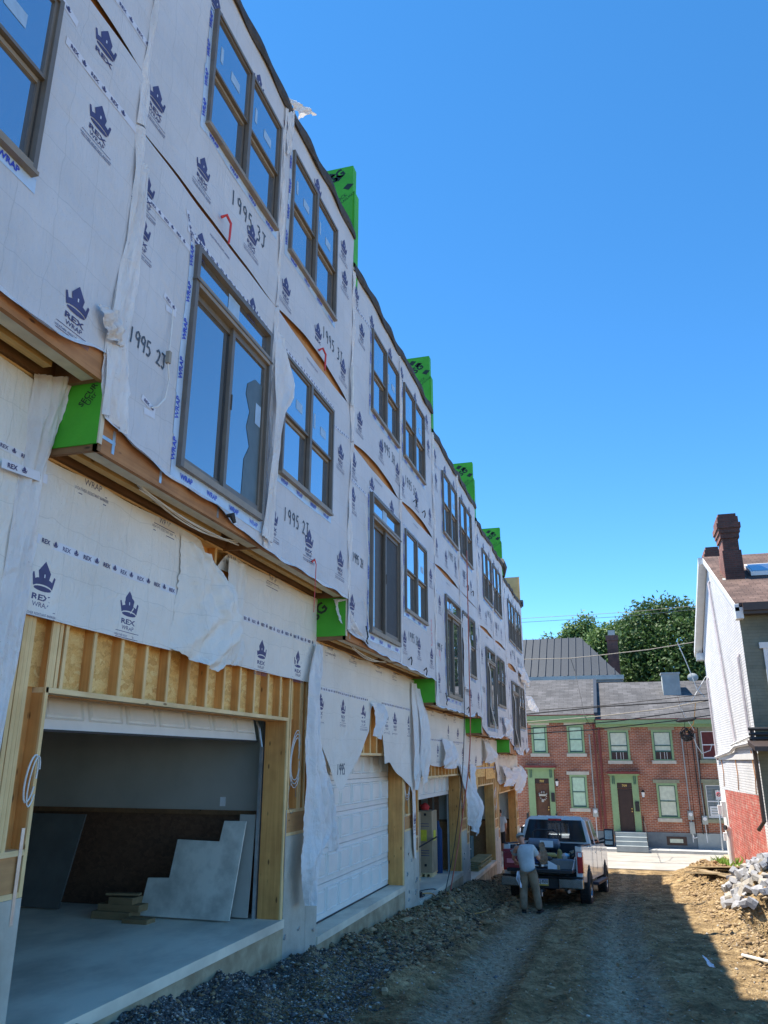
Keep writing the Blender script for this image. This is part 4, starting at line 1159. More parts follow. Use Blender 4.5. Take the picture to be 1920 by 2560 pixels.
# loose stones: a few hundred thousand chips read as one layer of gravel
def stones(name, n, box, size, cols, label, cat, seed, dens=None):
    rs = np.random.RandomState(seed)
    X = rs.uniform(box[0], box[1], n*3); Yy = rs.uniform(0, 1, n*3)**1.35*(box[3]-box[2])+box[2]
    if dens is not None:
        keep = rs.rand(n*3) < dens(X, Yy); X, Yy = X[keep], Yy[keep]
    X, Yy = X[:n], Yy[:n]; n = len(X)
    Z = gz_np(X, Yy)
    s = size*rs.lognormal(0, .45, n)
    base = np.array([(1, 0, 0), (-1, 0, 0), (0, 1, 0), (0, -1, 0), (0, 0, 1), (0, 0, -1)], float)
    P = base[None]*rs.uniform(.6, 1.3, (n, 6, 1)) + rs.uniform(-.35, .35, (n, 6, 3))
    P[:, :, 2] *= .55
    a = rs.uniform(0, 6.28, n); c, sn = np.cos(a)[:, None], np.sin(a)[:, None]
    PX = P[:, :, 0]*c-P[:, :, 1]*sn; PY = P[:, :, 0]*sn+P[:, :, 1]*c
    V = np.stack([PX*s[:, None]+X[:, None], PY*s[:, None]+Yy[:, None], P[:, :, 2]*s[:, None]+(Z+s*.18)[:, None]], -1).reshape(-1, 3)
    T = np.array([(0, 2, 4), (2, 1, 4), (1, 3, 4), (3, 0, 4), (2, 0, 5), (1, 2, 5), (3, 1, 5), (0, 3, 5)])
    F = (T[None]+6*np.arange(n)[:, None, None]).reshape(-1, 3)
    me = bpy.data.meshes.new(name)
    me.vertices.add(len(V)); me.vertices.foreach_set('co', V.ravel())
    me.loops.add(F.size); me.loops.foreach_set('vertex_index', F.ravel().astype(np.int32))
    me.polygons.add(len(F)); me.polygons.foreach_set('loop_start', (np.arange(len(F))*3).astype(np.int32))
    me.polygons.foreach_set('loop_total', np.full(len(F), 3, np.int32))
    for cc in cols: me.materials.append(M[cc])
    me.polygons.foreach_set('material_index', np.repeat(rs.randint(0, len(cols), n), 8).astype(np.int32))
    me.update(calc_edges=True)
    o = bpy.data.objects.new(name, me); COL.objects.link(o); tag(o, label, cat, kind='stuff')
M['st1'] = plain('slate_chip', (.082, .078, .076), .8, var=.3, scale=20)
M['st2'] = plain('blue_grey_chip', (.17, .165, .16), .8, var=.3, scale=20)
M['st3'] = plain('pale_chip', (.46, .43, .37), .85, var=.25, scale=20)
M['st4'] = plain('brown_clod', (.27, .185, .10), .95, var=.3, scale=20)
M['st5'] = plain('tan_clod', (.40, .29, .165), .95, var=.25, scale=20)
M['st6'] = plain('dark_clod', (.10, .07, .045), .95, var=.3, scale=20)
stones('gravel', 30000, (-4.28, -2.0, 6.5, 13.2), .0095, ['st1', 'st1', 'st1', 'st1', 'st2', 'st2', 'st4', 'st3'], 'dark blue grey crushed gravel banked against the first foundations', 'gravel', 1,
       lambda x, y: np.clip((-2.55-.10*(y-8)-x+.4*vnoise(x*2, y*2))*3, 0, 1))
stones('dirt_clods', 30000, (-4.28, 4.3, 6.5, 36), .011, ['st4', 'st4', 'st5', 'st5', 'st4', 'st3'], 'small clods and pebbles scattered over the dirt alley', 'pebbles', 2,
       lambda x, y: np.clip(.10+np.clip(x-1.0, 0, 1)*.8+np.clip(-2.6-x, 0, 1)*.8, 0, 1)*np.clip(1.4-(y-7)/26, .15, 1))
stones('lumpy_soil', 12000, (1.0, 4.4, 10, 33), .030, ['st4', 'st5', 'st5', 'st4'], 'lumpy yellow brown soil heaped on the sunny side', 'soil', 3,
       lambda x, y: np.clip((x-1.4)*1.2, 0, 1))

stones('bank_clods', 9000, (-4.28, -2.2, 9.5, 33), .026, ['st4', 'st5', 'st4', 'st6'], 'dark brown clods of earth banked along the garage footings', 'soil', 4,
       lambda x, y: np.clip((-2.5-x+.5*vnoise(x*2, y))*1.6, 0, 1)*np.clip((y-10.5)/2, .05, 1))
stones('track_chips', 7000, (-2.6, .9, 6.5, 22), .008, ['st3', 'st5', 'st2', 'st4'], 'fine stone chips pressed into the wheel tracks', 'stone chips', 6,
       lambda x, y: np.clip(np.exp(-((x+1.95)/.4)**2)+np.exp(-((x+.2)/.5)**2)+.15, 0, 1))

# ---- street and pavement beyond the alley
M['asph'] = noisy('street_concrete', (.30, .28, .25), (.40, .375, .33), 1.2, .85, .25, 40)
M['walk'] = noisy('pavement_concrete', (.44, .44, .42), (.54, .54, .51), 1.5, .85, .2, 40)
m_ = MB(); m_.box(-120, 120, 36.9, 43.3, -4.8, -4.33, 'asph')
tag(m_.build('street'), kind='structure')
m_ = MB(); m_.box(-120, 120, 43.3, 60, -4.8, -4.20, 'walk')
for x in range(-8, 12, 2): m_.box(x, x+.015, 43.3, 44.6, -4.2, -4.196, 'black')
tag(m_.build('pavement'), kind='structure')

# ================================================================ brick row houses across the street
M['brick'] = brick('red_brick', (.46, .155, .075), (.33, .10, .055), (.50, .40, .32), 'xz', .23, .083, .011, .5)
M['brickdk'] = brick('dark_brick', (.16, .065, .05), (.10, .045, .04), (.14, .11, .10), 'xz', .21, .075, .010, .6)  # plain darker brick for the building behind and its chimney
M['brickdky'] = brick('paler_brick_side', (.30, .13, .09), (.22, .09, .07), (.22, .18, .15), 'yz', .21, .075, .010, .6)  # paler copy of the dark brick, mapped for side faces
M['roofgrey'] = shingles('grey_shingles', (.08, .08, .083), (.125, .125, .13), 'xy', .5, .22, .6)
M['lgreen'] = plain('pale_green_paint', (.27, .40, .20), .55, var=.06)
M['dgreen'] = plain('dark_green_sash', (.03, .11, .09), .5)
M['stonec'] = plain('cream_stone', (.56, .52, .43), .8, var=.08)
M['olive'] = plain('olive_lintel', (.30, .30, .20), .8, var=.08)
M['bluegrey'] = noisy('painted_base', (.14, .17, .19), (.19, .22, .24), 2, .8, .2)
M['palebase'] = noisy('grey_base', (.30, .34, .35), (.38, .42, .42), 2, .8, .2)
M['doorbr'] = wood('brown_door', (.10, .045, .025), (.17, .08, .045), 'z', knots=False)
M['doordk'] = plain('dark_brown_door', (.045, .022, .018), .45)
M['maroon'] = plain('maroon_trim', (.20, .035, .03), .55)
M['gold'] = plain('gold_numbers', (.75, .50, .15), .3, metal=.6)
M['curtain'] = plain('green_white_blind', (.50, .68, .50), .7, var=.1)
M['curtain2'] = plain('cream_blind', (.62, .66, .52), .7, var=.1)
M['paneb'] = glassy('house_pane', (.30, .36, .38), .75)
M['redcur'] = plain('red_curtain', (.13, .025, .025), .7)
M['metalroof'] = plain('dark_metal_roof', (.035, .043, .052), .45, metal=.25, var=.1)
M['seam'] = plain('roof_seam', (.035, .045, .06), .5, metal=.2)
M['greyst'] = noisy('grey_stucco', (.34, .36, .34), (.46, .48, .45), 2, .85, .2)
YF = 44.5
def rw(root, a, b, c, d, sill='stonec', lint='stonec', trim='lgreen', fill='curtain', openb=0.0, mid=None):
    f = MB(); p = MB(); y = YF; t = .10
    f.box(a, a+t, y-.05, y+.05, c, d, trim); f.box(b-t, b, y-.05, y+.05, c, d, trim); f.box(a+t, b-t, y-.05, y+.05, d-t, d, trim); f.box(a+t, b-t, y-.05, y+.05, c, c+.06, trim)
    s = .035; a2, b2, c2, d2 = a+t, b-t, c+.06, d-t; zm = mid if mid else (c2+d2)/2
    for q in ((a2, a2+s, c2, d2), (b2-s, b2, c2, d2), (a2+s, b2-s, zm-.025, zm+.025), (a2+s, b2-s, d2-s, d2), (a2+s, b2-s, c2+openb, c2+openb+.07)):
        f.box(q[0], q[1], y-.035, y+.03, q[2], q[3], 'dgreen' if trim == 'lgreen' else 'white')
    w = f.build('window', root)
    p.poly([(a2+s, y-.012, c2+openb), (b2-s, y-.012, c2+openb), (b2-s, y-.012, d2-s), (a2+s, y-.012, d2-s)], fill)
    if openb:
        p.poly([(a2+s, y-.008, c2), (b2-s, y-.008, c2), (b2-s, y-.008, c2+openb), (a2+s, y-.008, c2+openb)], 'doordk')
        for j in (.3, .55, .7): p.box(a2+(b2-a2)*j, a2+(b2-a2)*j+.02, y-.02, y-.01, c2, c2+openb, 'white')
    p.build('pane', w)
    sl = MB(); sl.box(a-.08, b+.08, y-.11, y+.02, c-.17, c-.002, sill); sl.build('sill', w)
    l = MB(); l.box(a-.14, b+.14, y-.06, y+.02, d+.002, d+.17, lint); l.build('lintel', w)
    return w
def doorway(root, xa, xb, ztop, zbot, da, db, dtop, mat, num):
    s = MB(); y = YF
    s.box(xa, da-.02, y-.12, y+.03, zbot, ztop-.02, 'lgreen'); s.box(db+.02, xb, y-.12, y+.03, zbot, ztop-.02, 'lgreen')
    s.box(da-.02, db+.02, y-.12, y+.03, dtop+.30, ztop-.02, 'lgreen')
    s.box(xa-.10, xb+.10, y-.28, y+.03, ztop-.02, ztop+.05, 'lgreen'); s.box(xa-.14, xb+.14, y-.32, y+.03, ztop+.051, ztop+.17, 'maroon')
    for x in (xa+.08, xa+.16, xb-.24, xb-.16): s.tube([(x+.04, y-.2, ztop-.04), (x+.04, y-.15, ztop-.45)], .022, 'dgreen', 5)
    s.box(da-.02, db+.02, y-.06, y-.0, dtop+.03, dtop+.29, 'doordk')
    put_text(s, num, lambda u, v: Vector((u, y-.065, v)), (da+db)/2, dtop+.10, .12, 'gold', .02)
    s.build('door_surround', root)
    d = MB(); d.box(da, db, y-.03, y+.03, zbot, dtop, mat)
    w = db-da
    for (u0, u1) in ((.1, .44), (.56, .9)):
        for (v0, v1) in ((.06, .36), (.42, .68), (.72, .95)):
            x0, x1, z0, z1 = da+w*u0, da+w*u1, zbot+(dtop-zbot)*v0, zbot+(dtop-zbot)*v1
            d.box(x0, x1, y-.045, y-.031, z0, z1, mat)
    dd = d.build('door', root)
    h = MB()
    for z in (zbot+.95, zbot+1.08): h.tube([(db-.07, y-.03, z), (db-.07, y-.09, z)], .035, 'gold', 8)
    h.build('handle', dd)
    return dd
def wall_lamp(root, x, z):
    l = MB(); y = YF
    l.box(x-.03, x+.03, y-.12, y, z+.16, z+.20, 'black'); l.tube([(x, y-.15, z+.30), (x, y-.15, z+.20), (x, y-.15, z+.18)], [.02, .10, .11], 'black', 8)
    l.tube([(x, y-.15, z+.18), (x, y-.15, z-.06)], [.085, .05], 'white', 8); l.tube([(x, y-.15, z-.06), (x, y-.15, z-.10)], .055, 'black', 8)
    l.build('wall_lamp', root)
def meter(root, x, z):
    l = MB(); y = YF
    l.box(x-.13, x+.13, y-.12, y, z-.2, z+.2, 'greyst'); l.tube([(x, y-.12, z+.06), (x, y-.2, z+.06)], .09, 'white', 12)
    l.tube([(x, y-.05, z+.2), (x-.02, y-.05, 1.3)], .03, 'greyst', 6); l.tube([(x, y-.05, z-.2), (x, y-.05, -3.9)], .02, 'white', 6)
    l.build('electric_meter', root)
def rowhouse(x0, x1, eave, ridge, label, base='bluegrey'):
    root = thing('brick_rowhouse', ((x0+x1)/2, YF, -4.2), label, 'house', 'brick row houses across the street')
    w = MB(); w.box(x0, x1, YF, YF+9, -3.47, eave, 'brick'); w.build('wall', root)
    w = MB(); w.box(x0, x1, YF-.05, YF+9, -4.4, -3.47, base); w.build('foundation', root)
    r = MB(); yr = YF+4.5
    r.add([(x0, YF-.3, eave+.02), (x1, YF-.3, eave+.02), (x1, yr, ridge), (x0, yr, ridge), (x1, YF+9.3, eave), (x0, YF+9.3, eave)], [(0, 1, 2, 3), (3, 2, 4, 5)], 'roofgrey')
    r.add([(x1, YF-.3, eave), (x1, yr, ridge-.01), (x1, YF+9.3, eave)], [(0, 1, 2)], 'brick'); r.add([(x0, YF-.3, eave), (x0, yr, ridge-.01), (x0, YF+9.3, eave)], [(0, 1, 2)], 'brick')
    r.build('roof', root)
    c = MB(); c.box(x0, x1, YF-.34, YF+.02, eave-.22, eave+.0, 'lgreen'); c.box(x0, x1, YF-.18, YF+.02, eave-.36, eave-.222, 'lgreen'); c.box(x0, x1, YF-.36, YF-.28, eave+.0, eave+.05, 'maroon')
    c.build('cornice', root)
    return root
h = rowhouse(-13, -1.08, 2.28, 4.62, 'brick row house numbered 707 with a wreath on its brown door')
rw(h, -4.50, -3.66, .33, 1.80); rw(h, -2.60, -1.72, .33, 1.80); rw(h, -2.62, -1.74, -2.40, -.75)
rw(h, -7.4, -6.5, .33, 1.80); rw(h, -7.4, -6.5, -2.4, -.75)
doorway(h, -4.79, -3.42, -.45, -3.45, -4.42, -3.72, -1.24, 'doorbr', '707')
wall_lamp(h, -3.28, -1.25); meter(h, -1.42, -2.6)
q = MB()
for i in range(26):
    t = i*2*math.pi/26; rr_ = random.Random(i); r0 = .19+rr_.uniform(-.03, .03); q.tube([(-4.07+r0*math.cos(t), YF-.12, -1.80+r0*math.sin(t)), (-4.07+r0*math.cos(t)+rr_.uniform(-.05, .05), YF-.12, -1.80+r0*math.sin(t)+rr_.uniform(-.05, .05))], [.05, .03], ('maroon', 'stonec', 'greyst')[i % 3], 6)
q.box(-4.24, -3.90, YF-.18, YF-.12, -1.82, -1.73, 'stonec'); q.box(-4.13, -4.01, YF-.15, YF-.1, -2.12, -1.98, 'greyst'); q.build('door_wreath', h)
q = MB(); q.box(-3.62, -3.44, YF-.2, YF-.12, -2.1, -1.65, 'black'); q.build('mailbox', h)
q = MB(); q.tube([(-1.20, YF-.1, 1.9), (-1.18, YF-.1, -3.4)], .045, 'maroon', 7); q.build('downspout', h)
q = MB(); q.box(-4.9, -3.3, YF-1.1, YF-.06, -4.3, -3.47, 'palebase')
for x in (-4.85, -3.37): q.tube([(x, YF-1.0, -3.5), (x, YF-1.0, -2.65), (x, YF-.1, -2.65)], .02, 'black', 5)
for i in range(6):
    for x in (-4.85, -3.37): q.tube([(x, YF-.9+i*.15, -3.5), (x, YF-.9+i*.15, -2.65)], .012, 'black', 4)
q.build('stoop', h)
h = rowhouse(-1.06, 3.38, 2.02, 4.38, 'brick row house numbered 709 with a dark brown door and pale steps')
rw(h, -.50, .56, -.03, 1.50, lint='olive', openb=.36, fill='curtain2'); rw(h, 1.70, 2.72, -.02, 1.50, lint='olive', openb=.36, fill='curtain2'); rw(h, 1.70, 2.70, -2.80, -1.13, lint='olive', fill='curtain2')
doorway(h, -.56, .82, -.74, -3.46, -.22, .48, -1.42, 'doordk', '709')
wall_lamp(h, 1.02, -1.75); meter(h, 3.20, -2.65)
q = MB(); q.box(.58, .78, YF-.2, YF-.12, -2.5, -2.02, 'black'); q.build('mailbox', h)
q = MB()
for i in range(4): q.box(-.5, 1.0, YF-.35-.26*(i+1), YF-.05-.26*i, -4.3, -3.48-.185*i, 'palebase')
q.tube([(.9, YF-.1, -2.7), (1.0, YF-1.1, -3.4), (1.0, YF-1.1, -4.1)], .02, 'black', 5); q.tube([(.9, YF-.1, -2.7), (.9, YF-.1, -3.5)], .02, 'black', 5); q.build('front_steps', h)
q = MB(); q.box(1.95, 2.9, YF-.07, YF, -4.05, -3.65, 'doordk'); q.box(2.1, 2.72, YF-.09, YF-.07, -3.94, -3.76, 'curtain2'); q.build('basement_window', h)
q = MB(); q.tube([(-.93, YF-.1, 1.85), (-.95, YF-.12, -3.5)], .06, 'maroon', 7); q.build('downspout', h)
q = MB(); q.box(3.10, 3.33, YF-.2, YF-.02, -3.5, -2.95, 'greyst'); q.tube([(3.2, YF-.1, -3.5), (3.25, YF-.12, -3.7), (3.4, YF-.1, -3.65)], .03, 'white', 5); q.build('utility_box', h)
q = MB(); q.box(2.68, 3.60, YF+2.6, YF+3.6, 2.9, 4.62, 'greyst'); q.box(2.63, 3.65, YF+2.55, YF+3.65, 4.62, 4.70, 'greyst'); q.build('chimney', h)
q = MB(); q.box(-1.08, -.90, YF-.32, YF+4.5, 2.0, 2.02, 'doordk')
q.hexa([(-1.12, YF-.3, 1.95), (-.94, YF-.3, 1.95), (-.94, YF+4.5, 4.3), (-1.12, YF+4.5, 4.3), (-1.12, YF-.3, 2.42), (-.94, YF-.3, 2.42), (-.94, YF+4.5, 4.66), (-1.12, YF+4.5, 4.66)], 'seam'); q.build('roof_flashing', h)
h = rowhouse(3.40, 12, 2.0, 4.38, 'brick row house on the right with a red curtain upstairs', 'palebase')
rw(h, 4.02, 5.05, .02, 1.52, sill='olive', lint='olive', trim='olive', fill='redcur'); rw(h, 3.95, 4.98, -2.80, -1.10, sill='olive', lint='olive', trim='olive', fill='paneb'); meter(h, 3.85, -2.85)
q = MB(); q.box(4.15, 4.80, YF-.035, YF-.025, -2.66, -2.20, 'white')
for z in (-2.34, -2.46, -2.58): q.box(4.22, 4.72, YF-.04, YF-.036, z, z+.06, 'greyst')
q.build('window_sign', h)
q = MB(); q.tube([(3.66, YF-.08, 1.6), (3.7, YF-.08, -3.5)], .025, 'bcable', 5); q.tube([(4.0, YF-.08, 1.6), (3.85, YF-.08, -1), (3.95, YF-.08, -3.5)], .02, 'bcable', 5); q.build('wall_cable', h)

# satellite dish and the tall metal-roofed building behind
q = MB()
for i in range(5):
    pass
dish = thing('satellite_dish', (4.45, YF+4.2, 4.2), 'pale round satellite dish on the grey roof beside the chimney', 'dish')
q = MB(); rings = []
for j in range(5):
    rr = .30*j/4; zz = .25*(rr/.30)**2*.3
    rings.append([(4.45+rr*math.cos(t), YF+4.2-zz*-1-.1, 4.55+rr*.8*math.sin(t)) for t in [k*2*math.pi/16 for k in range(16)]])
vs = [p for r in rings for p in r]; q.add(vs, [(j*16+i, j*16+(i+1) % 16, (j+1)*16+(i+1) % 16, (j+1)*16+i) for j in range(4) for i in range(16)], 'greyst'); q.build('reflector', dish, smooth=True)
q = MB(); q.tube([(4.45, YF+4.25, 4.5), (4.45, YF+4.35, 4.0)], .03, 'greyst', 6); q.tube([(4.45, YF+4.1, 4.2), (4.45, YF+3.6, 4.5)], .015, 'greyst', 5); q.build('mast', dish)

h = thing('brick_building', (-8, 62, -4.2), 'tall brick building with a dark standing seam metal roof behind the row', 'building')
YB = 56
q = MB(); q.box(-18, .35, YB+.4, YB+12, -4.2, 5.25, 'brickdk'); q.build('wall', h)
q = MB()
A, B_, C, D_ = (-18, YB, 5.5), (.55, YB, 5.5), (.55, YB+12, 5.5), (-18, YB+12, 5.5)
E1, E2 = (-12, YB+6, 8.95), (-2.05, YB+4.0, 8.72)
E2b = (-2.05, YB+8, 8.72)
q.add([A, B_, C, D_, (-18, YB+4, 8.72), E2, E2b, (-18, YB+8, 8.72)], [(0, 1, 5, 4), (1, 2, 6, 5), (2, 3, 7, 6), (4, 5, 6, 7)], 'metalroof')
n = 34
for i in range(n):
    x = -17+i*.52; t = 1.0
    if x > .5: break
    if x > -2.05: t = (.55-x)/2.6
    q.hexa([(x-.02, YB, 5.52), (x+.02, YB, 5.52), (x+.02, YB+4*t, 5.52+3.22*t), (x-.02, YB+4*t, 5.52+3.22*t), (x-.02, YB-.02, 5.59), (x+.02, YB-.02, 5.59), (x+.02, YB+4*t-.02, 5.59+3.22*t), (x-.02, YB+4*t-.02, 5.59+3.22*t)], 'seam')
q.build('roof', h)
q = MB(); q.box(-18.2, .75, YB-.25, YB+.5, 5.22, 5.50, 'greyst'); q.box(-18.2, .7, YB-.1, YB+.5, 5.05, 5.22, 'bluegrey'); q.build('gutter', h)
q = MB(); q.box(-.2, .62, YB+6.0, YB+6.8, 4.0, 9.0, 'brickdk'); q.box(-.26, .68, YB+5.94, YB+6.86, 8.7, 9.1, 'brickdk'); q.box(-.05, .45, YB+6.1, YB+6.7, 9.1, 9.5, 'greyst'); q.build('chimney', h)

# no-parking sign on a pole
h = thing('street_sign', (4.42, 43.6, -4.2), 'small white no parking sign on a thin grey pole by the far kerb', 'sign')
q = MB(); q.tube([(4.42, 43.6, -4.25), (4.52, 43.6, -1.4)], .035, 'steel', 7); q.build('pole', h)
q = MB(); q.box(4.40, 4.66, 43.55, 43.57, -1.85, -1.42, 'white'); put_text(q, 'P', lambda u, v: Vector((u, 43.545, v)), 4.53, -1.66, .15, 'black', .03)
q.tube([(4.53+.09*math.cos(t), 43.545, -1.60+.09*math.sin(t)) for t in [k*math.pi/6 for k in range(13)]], .012, 'red', 4); q.tube([(4.46, 43.54, -1.53), (4.60, 43.54, -1.67)], .012, 'red', 4)
q.build('sign_plate', h)

# ================================================================ overhead wires
def wire(pts, r, m, name, label, grp=None, sag=.0):
    q = MB(); P = []
    for (a, b) in zip(pts, pts[1:]):
        for i in range(8):
            t = i/8; P.append(Vector(a).lerp(Vector(b), t)-Vector((0, 0, sag*4*t*(1-t))))
    P.append(Vector(pts[-1])); q.tube(P, r, m, 5)
    o = q.build(name, loc=pts[0]); tag(o, label, 'cable', grp); return o
Yw = 39.5
wire([(-9, Yw, 2.05), (-4.08, Yw, 2.28), (-.54, Yw, 2.47), (2.43, Yw, 2.75), (4.16, Yw, 2.92), (10, Yw, 3.6)], .018, 'bcable', 'power_line', 'black cable, topmost of the bundle crossing before the grey roof')
wire([(-9, Yw, 1.8), (-4.09, Yw, 2.13), (-.54, Yw, 2.42), (4.12, Yw, 2.63), (10, Yw, 3.0)], .028, 'bcable', 'power_line', 'thick black cable just below the topmost one')
wire([(-9, Yw+.1, 1.4), (-4.11, Yw+.1, 1.76), (-.69, Yw+.1, 1.99), (2.09, Yw+.1, 2.28), (4.18, Yw+.1, 2.63), (10, Yw+.1, 3.6)], .022, 'cable', 'power_line', 'pale grey twisted cable across the middle of the bundle')
wire([(-9, Yw, 1.0), (-3.97, Yw, 1.45), (0, Yw, 1.74), (4.19, Yw, 2.28), (10, Yw, 3.2)], .024, 'bcable', 'power_line', 'black cable passing just above the green cornices')
wire([(-9, Yw, .9), (-3.95, Yw, 1.21), (-.98, Yw, 1.37), (2.61, Yw, 1.74), (4.15, Yw, 1.96), (10, Yw, 2.8)], .024, 'bcable', 'power_line', 'lowest black cable, leading to the splice case')
wire([(-15, 50, 8.4), (-5.23, 50, 8.63), (1.33, 50, 8.72), (4.68, 50, 8.89), (15, 50, 9.6)], .014, 'cable', 'power_line', 'upper of two thin wires against the blue sky')
wire([(-15, 50, 8.2), (-5.2, 50, 8.38), (1, 50, 8.47), (4.73, 50, 8.68), (15, 50, 9.4)], .014, 'cable', 'power_line', 'lower of two thin wires against the blue sky')
wire([(-12, 42, 4.9), (-4.33, 42, 5.07), (-2.01, 42, 5.05), (-.36, 42, 5.17), (1.89, 42, 5.36), (4.38, 42, 5.69), (10, 42, 6.6)], .022, 'cable', 'power_line', 'grey wire strung across the dark metal roof')
wire([(-2.01, 42, 5.05), (-1.85, 42, 4.4), (-1.65, 40.5, 3.4), (-1.42, 39.5, 1.97), (-1.2, 41.5, 1.5), (-1.1, 44.4, 1.3)], .013, 'bcable', 'service_drop', 'thin black drop wire running down over the left grey roof')
wire([(3.11, Yw, 5.33), (3.45, Yw, 4.22), (3.73, Yw, 3.14), (4.03, Yw, 2.78)], .020, 'wcable', 'service_drop', 'white drop wire curving down past the dish')
wire([(4.19, Yw, 3.72), (3.44, Yw, 2.61), (2.86, Yw, 2.44), (3.18, Yw, 1.74), (3.4, Yw, 1.3)], .018, 'wcable', 'service_drop', 'white wire looping down to the splice case')
wire([(3.59, Yw, 2.50), (3.5, Yw, 2.0), (3.4, Yw, 1.6), (3.06, Yw, 1.22)], .020, 'ocable', 'service_drop', 'orange wire hanging at the splice case')
wire([(3.28, Yw, 1.15), (3.45, Yw, .6), (3.63, Yw, .29), (3.99, Yw, .42), (4.1, Yw, .7)], .018, 'wcable', 'service_drop', 'white wire sagging before the red curtained window')
q = MB(); q.tube([(2.65, Yw, 1.72), (2.8, Yw, 1.74), (3.4, Yw, 1.80), (3.55, Yw, 1.83)], [.03, .09, .09, .03], 'black', 8)
o = q.build('splice_case', loc=(2.7, Yw, 1.7)); tag(o, 'black tube shaped splice case hung on the lowest cable', 'splice case')
q = MB()
for i in range(16):
    rnd = random.Random(i); ra, rb, p0 = rnd.uniform(.08, .32), rnd.uniform(.08, .30), rnd.uniform(0, 6)
    q.tube([(3.08+ra*math.cos(t+p0)+rnd.uniform(-.06, .06), Yw+rnd.uniform(-.08, .08), 1.10+rb*math.sin(t+p0)+rnd.uniform(-.06, .06)) for t in [j*.7 for j in range(rnd.randint(5, 10))]], rnd.uniform(.012, .03), 'bcable', 5)
q.box(2.92, 3.2, Yw-.06, Yw+.06, .92, 1.12, 'black')
o = q.build('cable_coil', loc=(3.1, Yw, .9)); tag(o, 'tangled black cable coil below the splice case', 'cable coil')

# ================================================================ trees
def leafmat(name, c1, c2):
    m, nt, b = _base(name)
    mp = _obj(nt); n = _noise(nt, mp, 1.6, 3)
    r = _ramp(nt, n.outputs['Fac'], [(.35, c1), (.65, c2)])
    nt.links.new(r.outputs[0], b.inputs['Base Color']); b.inputs['Roughness'].default_value = .6
    tr = nt.nodes.new('ShaderNodeBsdfTranslucent'); nt.links.new(r.outputs[0], tr.inputs['Color'])
    ms = nt.nodes.new('ShaderNodeMixShader'); ms.inputs[0].default_value = .3
    nt.links.new(b.outputs[0], ms.inputs[1]); nt.links.new(tr.outputs[0], ms.inputs[2]); nt.links.new(ms.outputs[0], nt.nodes['Material Output'].inputs['Surface'])
    return m
M['leafd'] = leafmat('dark_leaves', (.04, .085, .022), (.10, .175, .045))
M['leafl'] = leafmat('light_leaves', (.08, .15, .04), (.15, .24, .07))
M['bark'] = noisy('bark', (.06, .045, .03), (.12, .09, .06), 8, .95, .5)
def tree(cx, cy, z0, blobs, n, mat, label, seed, leaf=.16):
    root = thing('broadleaf_tree', (cx, cy, z0), label, 'tree')
    rs = np.random.RandomState(seed)
    t = MB(); top = max(b[2]+b[3]*.5 for b in blobs)
    t.tube([(cx, cy, z0), (cx+.2, cy, z0+4), (cx-.1, cy, z0+8), (cx, cy, top-1)], [.55, .42, .28, .08], 'bark', 8)
    for b in blobs:
        t.tube([(cx, cy, z0+4.5), ((cx+b[0])/2, (cy+b[1])/2, (z0+5+b[2])/2), (b[0], b[1], b[2])], [.2, .13, .04], 'bark', 6)
    t.build('trunk', root)
    vol = np.array([b[3]**2 for b in blobs]); vol = vol/vol.sum()
    nc = n//9; idx = rs.choice(len(blobs), nc, p=vol); Bm = np.array(blobs)[idx]
    d = rs.normal(size=(nc, 3)); d /= np.linalg.norm(d, axis=1)[:, None]
    rad = Bm[:, 3]*(rs.uniform(.45, 1.0, nc)**.5)*(1+.22*fbm(d[:, 0]*3+idx*5, d[:, 2]*3+d[:, 1]*2, 3))
    cc = Bm[:, :3]+d*rad[:, None]*np.array([1, 1, .9])
    P = np.repeat(cc, 9, 0)+rs.normal(size=(nc*9, 3))*.30
    N = len(P)
    nn = rs.normal(size=(N, 3))+np.array([-.2, -.3, .8]); nn /= np.linalg.norm(nn, axis=1)[:, None]
    a = np.cross(nn, rs.normal(size=(N, 3))); a /= np.linalg.norm(a, axis=1)[:, None]; b2 = np.cross(nn, a)
    s = leaf*rs.uniform(.6, 1.4, N)[:, None]
    V = np.stack([P-a*s, P+b2*s*.55, P+a*s, P-b2*s*.55], 1).reshape(-1, 3)
    F = np.arange(N*4).reshape(-1, 4)
    me = bpy.data.meshes.new('crown')
    me.vertices.add(len(V)); me.vertices.foreach_set('co', V.ravel()); me.loops.add(F.size); me.loops.foreach_set('vertex_index', F.ravel().astype(np.int32))
    me.polygons.add(N); me.polygons.foreach_set('loop_start', (np.arange(N)*4).astype(np.int32)); me.polygons.foreach_set('loop_total', np.full(N, 4, np.int32)); me.update(calc_edges=True)
    me.materials.append(M[mat])
    o = bpy.data.objects.new('crown', me); COL.objects.link(o); o.parent = root; o.matrix_parent_inverse = pinv(root)
tree(4.6, 67, -4, [(2.2, 66, 9.8, 1.7), (3.5, 67, 10.9, 1.7), (5.2, 67, 11.0, 1.75), (7.0, 67, 10.4, 1.7), (3.0, 66, 8.3, 2.1), (5.5, 65.5, 8.6, 2.4), (7.6, 66, 8.4, 2.2), (1.9, 66, 6.6, 1.9), (4.5, 65, 6.3, 2.3), (7, 65, 6.2, 2.4), (9.2, 67, 8.8, 2.2), (9, 67, 6, 2.5), (5, 66, 4, 2.5), (2, 66, 4.2, 2.2), (8, 66, 4, 2.5)], 52000, 'leafd', 'big dark green tree, the tallest, right behind the row houses', 11, .15)
